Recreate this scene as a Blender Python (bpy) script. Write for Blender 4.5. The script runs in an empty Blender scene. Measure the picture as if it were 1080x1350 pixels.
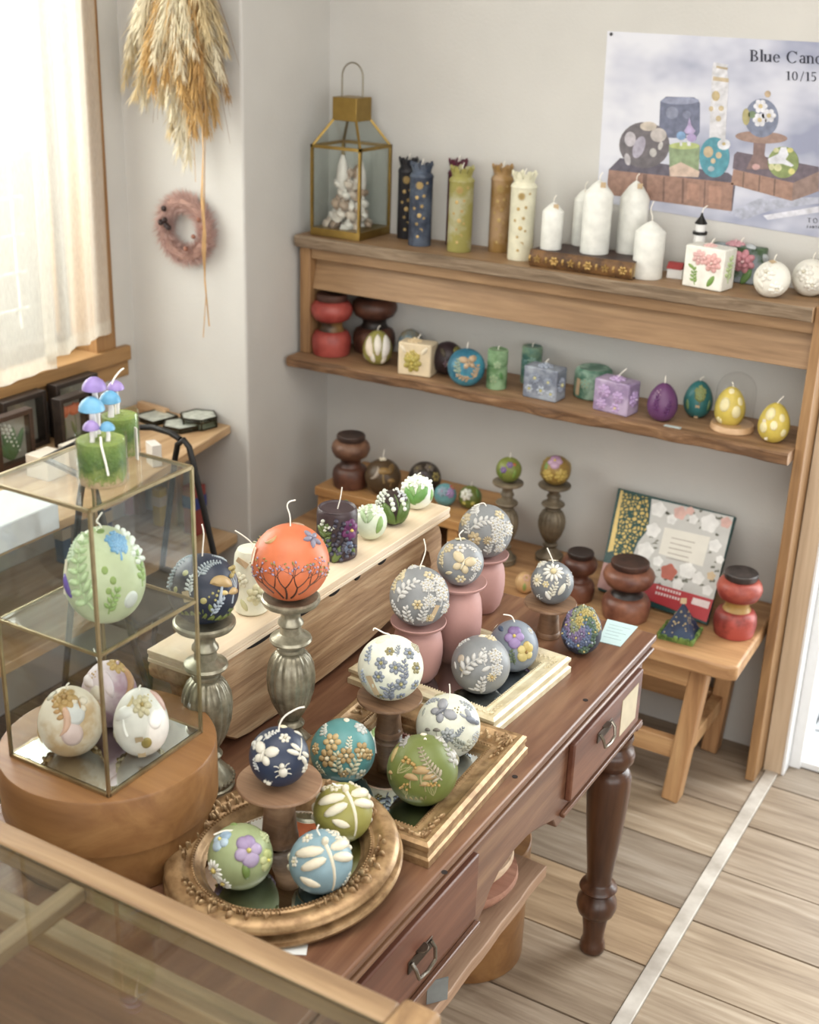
import bpy, bmesh, math, random
from mathutils import Vector, Matrix
random.seed(7)
PI = math.pi
C = bpy.context.scene.collection
sc = bpy.context.scene
# ------------------------------------------------------------------ camera (photograph frame 1080 x 1350)
F = 1698.55
CAM = Vector((0, 0, 1.8))
_p, _y, _r = .386192477, -.520717107, .0332700386
def _rot():
    cp, sp, cy, sy, cr, sr = math.cos(_p), math.sin(_p), math.cos(_y), math.sin(_y), math.cos(_r), math.sin(_r)
    Rz = Matrix(((cy, -sy, 0), (sy, cy, 0), (0, 0, 1)))
    B = Matrix(((1, 0, 0), (0, 0, -1), (0, 1, 0)))
    Pd = Matrix(((1, 0, 0), (0, cp, -sp), (0, sp, cp)))
    Rr = Matrix(((cr, -sr, 0), (sr, cr, 0), (0, 0, 1)))
    return Rr @ Pd @ B @ Rz
RM = _rot(); RT = RM.transposed()
def ray(x, y): return RT @ Vector(((x - 540) / F, (y - 675) / F, 1))
def at(px, py, z=None, y=None, x=None, plane=None):
    """the place in the room behind a point of the photograph, on a level, a wall or a given plane"""
    d = ray(px, py)
    if z is not None: t = (z - CAM.z) / d.z
    elif y is not None: t = (y - CAM.y) / d.y
    elif x is not None: t = (x - CAM.x) / d.x
    else:
        P0, n = plane; t = (P0 - CAM).dot(n) / d.dot(n)
    return CAM + d * t
def depth(p): return (RM @ (Vector(p) - CAM)).z
def mpp(p): return depth(p) / F            # metres per pixel at a place
def rest(px, py, rp, zs, k=.97):
    """centre and radius of a ball seen at px,py with radius rp that rests on level zs"""
    d = ray(px, py); t = (zs - CAM.z) / (d.z - k * rp / F)
    return CAM + d * t, t * rp / F
def over(px, py, rp, foot):
    """centre and radius of a ball whose axis stands above foot"""
    d = ray(px, py); h = Vector((d.x, d.y)); t = Vector((foot[0], foot[1])).dot(h) / h.dot(h)
    c = CAM + d * t
    return c, t * rp / F
# ------------------------------------------------------------------ materials
def lin(h):
    if isinstance(h, (tuple, list)): return (*h[:3], 1)
    h = h.lstrip('#'); v = [int(h[i:i + 2], 16) / 255 for i in (0, 2, 4)]
    l = [c / 12.92 if c <= .04045 else ((c + .055) / 1.055) ** 2.4 for c in v]; g = .3 * l[0] + .59 * l[1] + .11 * l[2]
    return tuple(g + (c - g) * .88 for c in l) + (1,)
_mc = {}
def newmat(name):
    m = bpy.data.materials.new(name); m.use_nodes = True; nt = m.node_tree
    return m, nt, nt.nodes['Principled BSDF'], nt.nodes['Material Output']
def N(nt, typ, **kw):
    n = nt.nodes.new(typ)
    for k, v in kw.items():
        if k.startswith('i_'): n.inputs[k[2:].replace('_', ' ')].default_value = v
        else: setattr(n, k, v)
    return n
def ramp(nt, fac, stops):
    r = nt.nodes.new('ShaderNodeValToRGB'); e = r.color_ramp.elements
    while len(e) < len(stops): e.new(.5)
    for el, (p, c) in zip(e, stops): el.position = p; el.color = c if len(c) == 4 else lin(c)
    nt.links.new(fac, r.inputs[0]); return r.outputs[0]
def mixc(nt, fac, a, b, typ='MIX'):
    m = nt.nodes.new('ShaderNodeMix'); m.data_type = 'RGBA'; m.blend_type = typ
    if hasattr(fac, 'links'): nt.links.new(fac, m.inputs[0])
    else: m.inputs[0].default_value = fac
    for i, s in ((6, a), (7, b)):
        if hasattr(s, 'links'): nt.links.new(s, m.inputs[i])
        else: m.inputs[i].default_value = s
    return m.outputs[2]
def bump(nt, b, h, s=.3, d=.002):
    n = N(nt, 'ShaderNodeBump', i_Strength=s, i_Distance=d); nt.links.new(h, n.inputs['Height']); nt.links.new(n.outputs[0], b.inputs['Normal'])
def coords(nt, scale=(1, 1, 1), kind='Object', rot=(0, 0, 0)):
    t = nt.nodes.new('ShaderNodeTexCoord'); mp = N(nt, 'ShaderNodeMapping'); mp.inputs['Scale'].default_value = scale; mp.inputs['Rotation'].default_value = rot
    nt.links.new(t.outputs[kind], mp.inputs[0]); return mp.outputs[0]
def plain(hexc, rough=.5, metal=0, var=.12, scale=40, bmp=0, bs=120, spec=.5, coat=0, trans=0):
    key = ('p', hexc, rough, metal, var, scale, bmp, bs, spec, coat)
    if key in _mc: return _mc[key]
    m, nt, b, o = newmat('surface ' + str(hexc)); c = lin(hexc)
    if var:
        n = N(nt, 'ShaderNodeTexNoise', i_Scale=scale, i_Detail=3); nt.links.new(coords(nt), n.inputs['Vector'])
        d = tuple(x * (1 - var) for x in c[:3]) + (1,); l = tuple(min(1, x * (1 + var)) for x in c[:3]) + (1,)
        nt.links.new(ramp(nt, n.outputs['Fac'], [(.3, d), (.7, l)]), b.inputs['Base Color'])
    else: b.inputs['Base Color'].default_value = c
    b.inputs['Roughness'].default_value = rough; b.inputs['Metallic'].default_value = metal
    b.inputs['Specular IOR Level'].default_value = spec; b.inputs['Coat Weight'].default_value = coat
    if bmp:
        n2 = N(nt, 'ShaderNodeTexNoise', i_Scale=bs, i_Detail=4); nt.links.new(coords(nt), n2.inputs['Vector']); bump(nt, b, n2.outputs['Fac'], bmp)
    _mc[key] = m; return m
def wax(hexc, var=.1, rough=.42): return plain(hexc, rough, 0, var, 40, .04, 60, .45)
def two(hexa, hexb, scale=14, lo=.42, hi=.58, rough=.45, detail=4, metal=0, bmp=.1):
    """two colours clouding into each other (marbled wax, verdigris, worn paint)"""
    key = ('t', hexa, hexb, scale, lo, hi, rough, metal)
    if key in _mc: return _mc[key]
    m, nt, b, o = newmat('clouded ' + hexa + hexb)
    n = N(nt, 'ShaderNodeTexNoise', i_Scale=scale, i_Detail=detail, i_Roughness=.6); nt.links.new(coords(nt), n.inputs['Vector'])
    nt.links.new(ramp(nt, n.outputs['Fac'], [(lo, lin(hexa)), (hi, lin(hexb))]), b.inputs['Base Color'])
    b.inputs['Roughness'].default_value = rough; b.inputs['Metallic'].default_value = metal
    if bmp: bump(nt, b, n.outputs['Fac'], bmp, .003)
    _mc[key] = m; return m
def wood(dark, mid, light, axis='x', scale=1., rough=.5, grain=1., isl=0., knots=True, bmp=.25):
    key = ('w', dark, mid, light, axis, scale, rough, grain, isl)
    if key in _mc: return _mc[key]
    m, nt, b, o = newmat('wood ' + mid)
    lng, acr = 1.6 * scale, 22 * scale
    s = {'x': (lng, acr, acr), 'y': (acr, lng, acr), 'z': (acr, acr, lng)}[axis]
    t = nt.nodes.new('ShaderNodeTexCoord'); vec = t.outputs['Object']
    geo = nt.nodes.new('ShaderNodeNewGeometry')
    off = N(nt, 'ShaderNodeVectorMath', operation='SCALE'); off.inputs[3].default_value = 37. if isl else 0.
    cb = nt.nodes.new('ShaderNodeCombineXYZ')
    for i in range(3): nt.links.new(geo.outputs['Random Per Island'], cb.inputs[i])
    nt.links.new(cb.outputs[0], off.inputs[0])
    ad = N(nt, 'ShaderNodeVectorMath', operation='ADD'); nt.links.new(vec, ad.inputs[0]); nt.links.new(off.outputs[0], ad.inputs[1])
    mp = N(nt, 'ShaderNodeMapping'); mp.inputs['Scale'].default_value = s; nt.links.new(ad.outputs[0], mp.inputs[0])
    n1 = N(nt, 'ShaderNodeTexNoise', i_Scale=1., i_Detail=6, i_Roughness=.62, i_Distortion=.9); nt.links.new(mp.outputs[0], n1.inputs['Vector'])
    mp2 = N(nt, 'ShaderNodeMapping'); mp2.inputs['Scale'].default_value = tuple(a * 5 for a in s); nt.links.new(ad.outputs[0], mp2.inputs[0])
    n2 = N(nt, 'ShaderNodeTexNoise', i_Scale=1., i_Detail=3); nt.links.new(mp2.outputs[0], n2.inputs['Vector'])
    base = ramp(nt, n1.outputs['Fac'], [(.28, lin(dark)), (.5, lin(mid)), (.72, lin(light))])
    fine = ramp(nt, n2.outputs['Fac'], [(.35, (.72, .68, .64, 1)), (.6, (1, 1, 1, 1))])
    col = mixc(nt, .55 * grain, base, fine, 'MULTIPLY')
    if isl:
        rr = ramp(nt, geo.outputs['Random Per Island'], [(0, (.95, .80, .62, 1)), (.3, (.66, .66, .68, 1)), (.5, (1, .95, .88, 1)), (.75, (.74, .70, .66, 1)), (1, (.9, .88, .88, 1))])
        col = mixc(nt, 1., col, rr, 'MULTIPLY')
    nt.links.new(col, b.inputs['Base Color']); b.inputs['Roughness'].default_value = rough
    bump(nt, b, n2.outputs['Fac'], bmp, .0015)
    _mc[key] = m; return m
def glassy(tint='#fbfdfc', refl=.09, rough=.0, edge=False):
    key = ('g', tint, refl, rough)
    if key in _mc: return _mc[key]
    m, nt, b, o = newmat('clear glass'); nt.nodes.remove(b)
    tr = N(nt, 'ShaderNodeBsdfTransparent'); tr.inputs[0].default_value = lin(tint)
    gl = N(nt, 'ShaderNodeBsdfGlossy'); gl.inputs['Roughness'].default_value = rough
    lw = N(nt, 'ShaderNodeLayerWeight'); lw.inputs['Blend'].default_value = .5
    pw = N(nt, 'ShaderNodeMath', operation='POWER'); pw.inputs[1].default_value = 4.; nt.links.new(lw.outputs['Facing'], pw.inputs[0])
    ma = N(nt, 'ShaderNodeMath', operation='MULTIPLY_ADD'); ma.inputs[1].default_value = .55; ma.inputs[2].default_value = refl * .38; ma.use_clamp = True
    nt.links.new(pw.outputs[0], ma.inputs[0])
    mx = nt.nodes.new('ShaderNodeMixShader'); nt.links.new(ma.outputs[0], mx.inputs[0]); nt.links.new(tr.outputs[0], mx.inputs[1]); nt.links.new(gl.outputs[0], mx.inputs[2])
    nt.links.new(mx.outputs[0], o.inputs[0]); _mc[key] = m; return m
def sheer(hexc, clear=.3, transl=.5):
    key = ('s', hexc, clear, transl)
    if key in _mc: return _mc[key]
    m, nt, b, o = newmat('sheer cloth'); nt.nodes.remove(b)
    di = N(nt, 'ShaderNodeBsdfDiffuse'); di.inputs[0].default_value = lin(hexc)
    tl = N(nt, 'ShaderNodeBsdfTranslucent'); tl.inputs[0].default_value = lin(hexc)
    tr = N(nt, 'ShaderNodeBsdfTransparent')
    w = N(nt, 'ShaderNodeTexNoise', i_Scale=60., i_Detail=3); nt.links.new(coords(nt, (1, 6, 1)), w.inputs['Vector'])
    a = nt.nodes.new('ShaderNodeMixShader'); a.inputs[0].default_value = transl; nt.links.new(di.outputs[0], a.inputs[1]); nt.links.new(tl.outputs[0], a.inputs[2])
    mr = N(nt, 'ShaderNodeMapRange'); mr.inputs[3].default_value = clear - .1; mr.inputs[4].default_value = clear + .1; nt.links.new(w.outputs['Fac'], mr.inputs[0])
    c = nt.nodes.new('ShaderNodeMixShader'); nt.links.new(mr.outputs[0], c.inputs[0]); nt.links.new(a.outputs[0], c.inputs[1]); nt.links.new(tr.outputs[0], c.inputs[2])
    nt.links.new(c.outputs[0], o.inputs[0]); _mc[key] = m; return m
# ------------------------------------------------------------------ mesh builder
class MB:
    def __init__(s): s.v = []; s.f = []; s.mi = []; s.k = 0
    def mat(s, k): s.k = k; return s
    def add(s, vs, fs):
        n = len(s.v); s.v += [tuple(v) for v in vs]
        for f in fs: s.f.append(tuple(i + n for i in f)); s.mi.append(s.k)
        return s
    def box(s, x0, x1, y0, y1, z0, z1, M=None):
        vs = [Vector((x, y, z)) for z in (z0, z1) for x, y in ((x0, y0), (x1, y0), (x1, y1), (x0, y1))]
        if M: vs = [M @ v for v in vs]
        return s.add(vs, [(3, 2, 1, 0), (4, 5, 6, 7), (0, 1, 5, 4), (1, 2, 6, 5), (2, 3, 7, 6), (3, 0, 4, 7)])
    def bar(s, a, b, w, h, up=(0, 0, 1)):
        a, b = Vector(a), Vector(b); d = (b - a).normalized(); u = Vector(up); r = d.cross(u)
        if r.length < 1e-5: r = d.cross(Vector((0, 1, 0)))
        r.normalize(); u = r.cross(d)
        q = [r * (-w / 2) + u * (-h / 2), r * (w / 2) + u * (-h / 2), r * (w / 2) + u * (h / 2), r * (-w / 2) + u * (h / 2)]
        return s.add([a + x for x in q] + [b + x for x in q], [(3, 2, 1, 0), (4, 5, 6, 7), (0, 1, 5, 4), (1, 2, 6, 5), (2, 3, 7, 6), (3, 0, 4, 7)])
    def lathe(s, prof, n=40, c=(0, 0, 0), flute=None, sx=1, sy=1):
        c = Vector(c); vs = []; fs = []
        for r, z in prof:
            for i in range(n):
                a = 2 * PI * i / n; rr = r
                if flute: rr = r * flute(a, z)
                vs.append(c + Vector((rr * math.cos(a) * sx, rr * math.sin(a) * sy, z)))
        m = len(prof)
        for j in range(m - 1):
            for i in range(n):
                k = (i + 1) % n; fs.append((j * n + i, j * n + k, (j + 1) * n + k, (j + 1) * n + i))
        if prof[0][0] > 1e-6: fs.append(tuple(reversed(range(n))))
        if prof[-1][0] > 1e-6: fs.append(tuple((m - 1) * n + i for i in range(n)))
        return s.add(vs, fs)
    def tube(s, pts, r, n=7, closed=False):
        pts = [Vector(p) for p in pts]; m = len(pts); rs = r if isinstance(r, (list, tuple)) else [r] * m
        vs = []; fs = []; u = None
        for i, p in enumerate(pts):
            if closed: d = pts[(i + 1) % m] - pts[i - 1]
            else: d = pts[min(i + 1, m - 1)] - pts[max(i - 1, 0)]
            d = d.normalized() if d.length > 1e-9 else Vector((0, 0, 1))
            if u is None:
                u = d.cross(Vector((0, 0, 1)))
                if u.length < 1e-3: u = d.cross(Vector((0, 1, 0)))
            u = (u - d * u.dot(d)); u.normalize(); w = d.cross(u)
            for k in range(n):
                a = 2 * PI * k / n; vs.append(p + (u * math.cos(a) + w * math.sin(a)) * rs[i])
        for i in range(m if closed else m - 1):
            j = (i + 1) % m
            for k in range(n):
                l = (k + 1) % n; fs.append((i * n + k, i * n + l, j * n + l, j * n + k))
        if not closed: fs += [tuple(reversed(range(n))), tuple((m - 1) * n + k for k in range(n))]
        return s.add(vs, fs)
    def ball(s, c, r, n=14, m=9, sc_=(1, 1, 1), fn=None):
        c = Vector(c); vs = []; fs = []
        for j in range(m + 1):
            t = PI * j / m
            for i in range(n):
                a = 2 * PI * i / n; d = Vector((math.sin(t) * math.cos(a), math.sin(t) * math.sin(a), -math.cos(t)))
                k = fn(d) if fn else 1
                vs.append(c + Vector((d.x * sc_[0], d.y * sc_[1], d.z * sc_[2])) * r * k)
        for j in range(m):
            for i in range(n):
                k = (i + 1) % n; fs.append((j * n + i, j * n + k, (j + 1) * n + k, (j + 1) * n + i))
        return s.add(vs, fs)
    def prism(s, poly, fn, a, b):
        """poly: 2d outline; fn(u, v, w) -> point; extruded from w = a to w = b"""
        n = len(poly); vs = [fn(u, v, a) for u, v in poly] + [fn(u, v, b) for u, v in poly]
        fs = [tuple(reversed(range(n))), tuple(range(n, 2 * n))] + [(i, (i + 1) % n, n + (i + 1) % n, n + i) for i in range(n)]
        return s.add(vs, fs)
    def build(s, name, mats, parent=None, loc=None, smooth=35, bevel=0, seg=2, kind=None, label=None):
        me = bpy.data.meshes.new(name)
        o0 = Vector(loc) if loc is not None else (Vector(parent['_o']) if parent is not None and '_o' in parent else Vector((0, 0, 0)))
        me.from_pydata([tuple(Vector(v) - o0) for v in s.v], [], s.f); me.update()
        if not isinstance(mats, (list, tuple)): mats = [mats]
        for m in mats: me.materials.append(m)
        if len(mats) > 1: me.polygons.foreach_set('material_index', [min(k, len(mats) - 1) for k in s.mi])
        bm = bmesh.new(); bm.from_mesh(me); bmesh.ops.recalc_face_normals(bm, faces=bm.faces[:]); bm.to_mesh(me); bm.free()
        if smooth:
            me.shade_smooth(); me.set_sharp_from_angle(angle=math.radians(smooth))
        o = bpy.data.objects.new(name, me); C.objects.link(o)
        o['_o'] = tuple(o0)
        if parent is not None: o.parent = parent
        else: o.location = o0
        if bevel:
            bv = o.modifiers.new('soft edges', 'BEVEL'); bv.width = bevel; bv.segments = seg; bv.limit_method = 'ANGLE'; bv.angle_limit = math.radians(40)
        if kind: o['kind'] = kind
        if label: o['label'] = label
        return o
def thing(name, label, cat, loc=(0, 0, 0), group=None):
    o = bpy.data.objects.new(name, None); C.objects.link(o); o.location = Vector(loc); o.empty_display_size = .02
    o['label'] = label; o['category'] = cat; o['_o'] = tuple(loc)
    if group: o['group'] = group
    return o
def tag(o, label, cat, group=None):
    o['label'] = label; o['category'] = cat
    if group: o['group'] = group
    return o
def struct(name, mb, m, **kw):
    kw.setdefault('smooth', 0); o = mb.build(name, m, **kw); o['kind'] = 'structure'; return o
def rz(a, c=(0, 0, 0)):
    return Matrix.Translation(Vector(c)) @ Matrix.Rotation(a, 4, 'Z')
# ------------------------------------------------------------------ palette
W_SHELF = wood('#80603e', '#9a7750', '#b08c60', 'x', 1, .5)
W_SHELFZ = wood('#7f5b38', '#a07849', '#b68d5c', 'z', 1, .5)
W_EDGE = wood('#4c3522', '#6d4f35', '#8d6d4c', 'x', 1.5, .7)
W_DESK = wood('#532f1f', '#775038', '#95704f', 'y', .8, .33, 1.1)
W_DESKZ = wood('#371f14', '#55341f', '#72492f', 'z', .8, .3, .8)
W_DESKD = wood('#4a2618', '#683b28', '#80523a', 'y', .9, .42, .8)
W_LOG = wood('#84603f', '#b28d63', '#cfb087', 'y', 1.9, .72, 1., bmp=.8)
W_PLY = wood('#d3b795', '#e2cbab', '#ecdac0', 'y', .8, .5, .35)
W_BENCH = wood('#8d6038', '#b48654', '#cda36e', 'x', .9, .5)
W_BENCHZ = wood('#8d6038', '#b88a58', '#cfa772', 'z', .9, .5)
W_FLOOR = wood('#887560', '#a99882', '#c0b19d', 'x', 1.1, .5, 1.1, isl=.301, bmp=.4)
W_PINE = wood('#9a6b38', '#b98748', '#cf9f5d', 'x', 1, .5, .5)
W_OAK = wood('#8f5a2a', '#a9713a', '#bb8549', 'y', 1, .45, .5)
W_OAKX = wood('#7c5126', '#8f6231', '#a3763f', 'x', .7, .42, .5)
W_SILL = wood('#86602f', '#a37a45', '#b89057', 'y', 1, .45, .6)
W_SILLZ = wood('#7c5628', '#9a6f3c', '#ae844c', 'z', 1, .45, .6)
W_COUNT = wood('#7f6040', '#987851', '#af8f66', 'x', 1, .5, .8)
W_COUNTZ = wood('#86643c', '#a27e50', '#b69363', 'z', 1, .5, .8)
W_WALNUT = wood('#6e5039', '#8d6b4e', '#a68464', 'x', 1.6, .45, .6)
W_PALE = wood('#b98f62', '#cfa77a', '#dcb98f', 'x', 1, .5, .5)
W_JAMB = wood('#b39a7c', '#c6ae90', '#d3bd9f', 'z', 1, .5, .4)
PLASTER = plain('#c6c4bf', .85, 0, .03, 6, .35, 130)
WHITE = plain('#e4e4e2', .5, 0, .02)
GLASS = glassy()
BRASS = plain('#9a7c34', .38, .85, .15, 30)
GOLD = two('#80603a', '#b59263', 40, .35, .62, .38, 4, .45)
GOLDD = two('#8a6942', '#c4a476', 60, .38, .6, .4, 4, .4)
CREAMF = two('#cdbd92', '#e3d8b6', 30, .35, .6, .42, 4, .15)
BLACK = plain('#151413', .4, .2, .1)
IRON = plain('#2a2622', .35, .8, .2)
WICK = plain('#efe9dc', .7, 0, .05)
TAGP = plain('#c3a983', .8, 0, .08)
TAGW = plain('#ded3ba', .8, 0, .06)
def mirror_mat():
    m, nt, b, o = newmat('mirror glass'); b.inputs['Base Color'].default_value = (.82, .86, .86, 1); b.inputs['Metallic'].default_value = 1; b.inputs['Roughness'].default_value = .02
    return m
MIRROR = mirror_mat()
# ------------------------------------------------------------------ levels and planes
T = .715          # desk top
YB = 2.955        # back wall
YS = 2.794        # shelf front
XC = -1.98        # pillar side face (left end of the back wall)
YA = 2.582        # alcove wall
XW = -2.363       # window wall face
ZU, ZL = 1.195, .876   # shelf boards
ZBN = .42         # bench top
ZCR = .54         # riser on the bench
# ------------------------------------------------------------------ room shell
b = MB(); b.box(XC, -.59, YB, YB + .12, 0, 2.6); b.box(-.59, .9, YB + .04, YB + .16, 2.15, 2.6); b.box(.9, 2.6, YB, YB + .12, 0, 2.6); struct('wall_back', b, PLASTER)
b = MB(); b.box(XC - .5, XC, YA, YB + .12, 0, 2.6); struct('wall_pillar', b, PLASTER, bevel=.006)
b = MB(); b.box(XW - .14, XW, 2.508, YA + .1, 0, 2.6); b.box(XW - .14, XW, -1.4, .9, 0, 2.6); b.box(XW - .14, XW, .9, 2.508, 0, .835); b.box(XW - .14, XW, .9, 2.508, 2.2, 2.6); struct('wall_left', b, PLASTER)
b = MB(); b.box(XW - .14, 2.6, -1.55, -1.4, 0, .6); b.box(XW - .14, 2.6, -1.55, -1.4, 2.3, 2.6); b.box(XW - .14, -1.6, -1.55, -1.4, .6, 2.3); b.box(1.9, 2.6, -1.55, -1.4, .6, 2.3); struct('wall_front', b, PLASTER)
b = MB(); b.box(2.6, 2.72, 1.3, YB + .12, 0, 2.6); b.box(2.6, 2.72, -1.55, 1.3, 0, .35); b.box(2.6, 2.72, -1.55, 1.3, 2.35, 2.6); struct('wall_right', b, PLASTER)
b = MB(); b.box(XW - .14, 2.72, -1.55, YB + .16, 2.6, 2.7); struct('ceiling', b, plain('#e4e2dd', .9, 0, .02))
# floor boards run along the back wall; a worn metal-grey strip divides them
b = MB(); gap = .0048
def boards(x0, x1, ys, off):
    for i in range(len(ys) - 1):
        cuts = [x0]; x = x0 + random.uniform(.5, 1.3) + off
        while x < x1 - .3: cuts.append(x); x += random.uniform(1.1, 1.9)
        cuts.append(x1)
        for a, c in zip(cuts, cuts[1:]): b.box(a + gap / 2, c - gap / 2, ys[i] + gap / 2, ys[i + 1] - gap / 2, -.03, random.uniform(-.0012, 0))
yl = [2.654 + .207 * k for k in range(-20, 3)]; yl = [y for y in yl if y < 2.96] + [2.98]
boards(XW, -.584, yl, 0)
yr = [2.61 + .196 * k for k in range(-21, 2)]; yr = [y for y in yr if y < 2.85] + [2.93]
boards(-.554, 2.6, yr, .4)
struct('floor', b, W_FLOOR)
b = MB(); b.box(XW - .1, 2.6, -1.5, 3.0, -.06, -.031); struct('floor_underlay', b, plain('#2a1d12', .9))
b = MB(); b.box(-.5845, -.5525, -1.4, 2.79, -.03, .004); b.box(-.5845, -.5525, 2.79, 2.955, -.03, .002)
struct('trim_1', b, two('#a49a8e', '#cdc6bb', 9, .35, .65, .5), bevel=.002)
# doorway at the right end of the back wall
b = MB(); b.box(-.590, -.546, 2.868, 3.06, 0, 2.15); struct('door_jamb', b, W_JAMB)
b = MB(); b.box(-.546, -.5385, 2.866, 3.05, 0, 2.15); b.box(-.5385, -.512, 2.918, 3.04, 0, 2.15); b.box(-.5385, .9, 2.93, 3.05, .0, .018); b.box(-.5385, .9, 2.93, 3.04, 2.1, 2.15); b.box(.86, .9, 2.93, 3.04, 0, 2.15)
struct('door_1', b, plain('#e6e8ea', .35, 0, .02), bevel=.002)
b = MB(); b.box(-.51, .86, 2.985, 2.991, .03, 2.1); struct('door_glass', b, GLASS)
b = MB(); k = 0
for i in range(12):
    for j in range(12):
        x, y = -1.6 + .3 * i + (.15 if j % 2 else 0), 3.07 + .15 * j
        b.box(x + .004, x + .296, y + .004, y + .146, -.10, -.05)
struct('ground_paving', b, plain('#b9bcc0', .8, 0, .2, 9))
b = MB(); b.box(-9, 9, 3.06, 12, -.2, -.09); b.box(-12, XW - .15, -6, 12, -.3, -.2); struct('ground_outside', b, plain('#8d9092', .9, 0, .1, 3))
# window on the left: wooden lining, sash, grille and pane
b = MB()
b.box(XW - .14, XW + .004, 2.435, 2.508, .835, 2.2); b.box(XW - .14, XW + .004, .9, .94, .835, 2.2); b.box(XW - .14, XW + .004, .9, 2.508, 2.16, 2.2)
struct('window_frame', b, W_SILLZ, bevel=.002)
b = MB(); b.box(XW - .14, XW + .018, .88, 2.55, .845, .885); b.box(XW - .002, XW + .006, .9, 2.55, .80, .846); struct('window_sill', b, W_SILL, bevel=.003)
b = MB()
for y in (.95, 1.72, 2.43): b.box(XW - .12, XW - .085, y, y + .035, .885, 2.16)
for z in (.885, 2.125): b.box(XW - .12, XW - .085, .94, 2.47, z, z + .04)
struct('window_1', b, plain('#3a3029', .6, 0, .1), bevel=.002)
b = MB(); b.box(XW - .105, XW - .1, .94, 2.47, .9, 2.15); struct('window_pane', b, GLASS)
b = MB()
for i in range(14): b.box(XW - .30, XW - .294, .94 + i * .117, .946 + i * .117, .9, 2.2)
for i in range(13): b.box(XW - .30, XW - .294, .9, 2.5, .95 + i * .1, .956 + i * .1)
struct('window_grille', b, plain('#9aa59a', .6))
b = MB(); b.box(-4.2, -4.1, .2, 6.5, -.2, 1.12); struct('exterior_wall', b, plain('#6d6a66', .9, 0, .2, 4))
# ------------------------------------------------------------------ daylight, plus an added overhead fill
w = bpy.data.worlds.new('daylight'); sc.world = w; w.use_nodes = True
bg = w.node_tree.nodes['Background']; bg.inputs[0].default_value = (.97, .98, 1, 1); bg.inputs[1].default_value = .75
def area(name, loc, to, sx, sy, power, col=(1, 1, 1)):
    l = bpy.data.lights.new(name, 'AREA'); l.shape = 'RECTANGLE'; l.size = sx; l.size_y = sy; l.energy = power; l.color = col
    o = bpy.data.objects.new(name, l); C.objects.link(o); o.location = loc
    o.rotation_euler = (Vector(to) - Vector(loc)).to_track_quat('-Z', 'Y').to_euler(); return o
area('door_daylight', (.3, 3.35, 1.2), (-.1, 1.0, .3), 1.2, 1.9, 60, (.97, .98, 1))
area('window_daylight', (-3.0, 1.75, 1.75), (-1.2, 1.85, .9), 1.5, 1.3, 95, (1, .98, .94))
area('shopfront_daylight', (2.55, -.1, 1.5), (-.6, 2.0, 1.0), 2.4, 1.8, 36, (1, .985, .96))
area('front_window_daylight', (.3, -1.5, 1.5), (-.8, 2.4, 1.0), 3.0, 1.7, 46, (1, .97, .92))
area('ceiling_fill', (-.8, 1.3, 2.57), (-1.0, 1.6, 0), 2.0, 2.0, 42, (1, .955, .89))  # added fill lamp to brighten upward faces; no known ceiling fixture
sc.cycles.transparent_max_bounces = 32; sc.cycles.max_bounces = 10; sc.cycles.glossy_bounces = 6; sc.cycles.caustics_reflective = False; sc.cycles.caustics_refractive = False
# ------------------------------------------------------------------ camera
cd = bpy.data.cameras.new('camera'); cam = bpy.data.objects.new('camera', cd); C.objects.link(cam); sc.camera = cam
r0, r1, r2 = (Vector(RM[i]) for i in range(3))
cam.matrix_world = Matrix(((r0.x, -r1.x, -r2.x, CAM.x), (r0.y, -r1.y, -r2.y, CAM.y), (r0.z, -r1.z, -r2.z, CAM.z), (0, 0, 0, 1)))
cd.sensor_fit = 'VERTICAL'; cd.sensor_height = 36; cd.lens = 36 * F / 1350; cd.clip_start = .05
cd.dof.use_dof = True; cd.dof.focus_distance = 2.0; cd.dof.aperture_fstop = 5.0
vs = sc.view_settings; vs.view_transform = 'Standard'; vs.look = 'None'; vs.exposure = .14; vs.gamma = 1; vs.use_curve_mapping = False
# ------------------------------------------------------------------ writing desk
DX0, DX1, DY0, DY1 = -1.25, -.65, .872, 2.064
desk = thing('writing_desk', 'long reddish brown antique wooden desk with turned legs and two drawers', 'desk', ((DX0 + DX1) / 2, (DY0 + DY1) / 2, 0))
b = MB(); b.box(DX0, DX1, DY0, DY1, T - .014, T); b.box(DX0 + .006, DX1 - .006, DY0 + .006, DY1 - .006, T - .026, T - .0145); b.box(DX0 + .003, DX1 - .001, DY0 + .003, DY1 - .003, T - .034, T - .0265)
top = b.build('desk_top', W_DESK, desk, bevel=.004, seg=3)
b = MB()
for px, py in ((793, 838), (772, 923), (679, 1024), (586, 1150)):
    c = at(px, py, z=T + .0003); b.lathe([(.0045, 0), (.0045, .0004)], 12, c)
b.build('peg_hole', plain('#1c0f0a', .7), top)
yb = T - .034
apr = [(2.05, yb), (2.05, .515), (2.035, .536), (2.0, .538), (1.985, .522), (1.965, .518), (1.95, .512), (1.72, .507), (1.691, .508), (1.675, .532), (1.634, .546), (1.6, .558), (1.574, .564), (1.52, .567), (1.474, .560), (1.446, .544), (1.429, .524), (1.412, .513), (1.39, .508), (.985, .508), (.97, .518), (.95, .522), (.935, .536), (.9, .538), (.885, .515), (.885, yb)]
b = MB(); b.prism(apr, lambda u, v, w: Vector((w, u, v)), -.687, -.667); b.build('front_apron', W_DESK, desk, bevel=.0025)
b = MB(); b.prism(apr, lambda u, v, w: Vector((w, u, v)), -1.235, -1.215); b.build('rear_apron', W_DESK, desk, bevel=.0025)
W_DX = wood('#4a2517', '#6a3b26', '#84503a', 'x', .8, .35)
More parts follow.
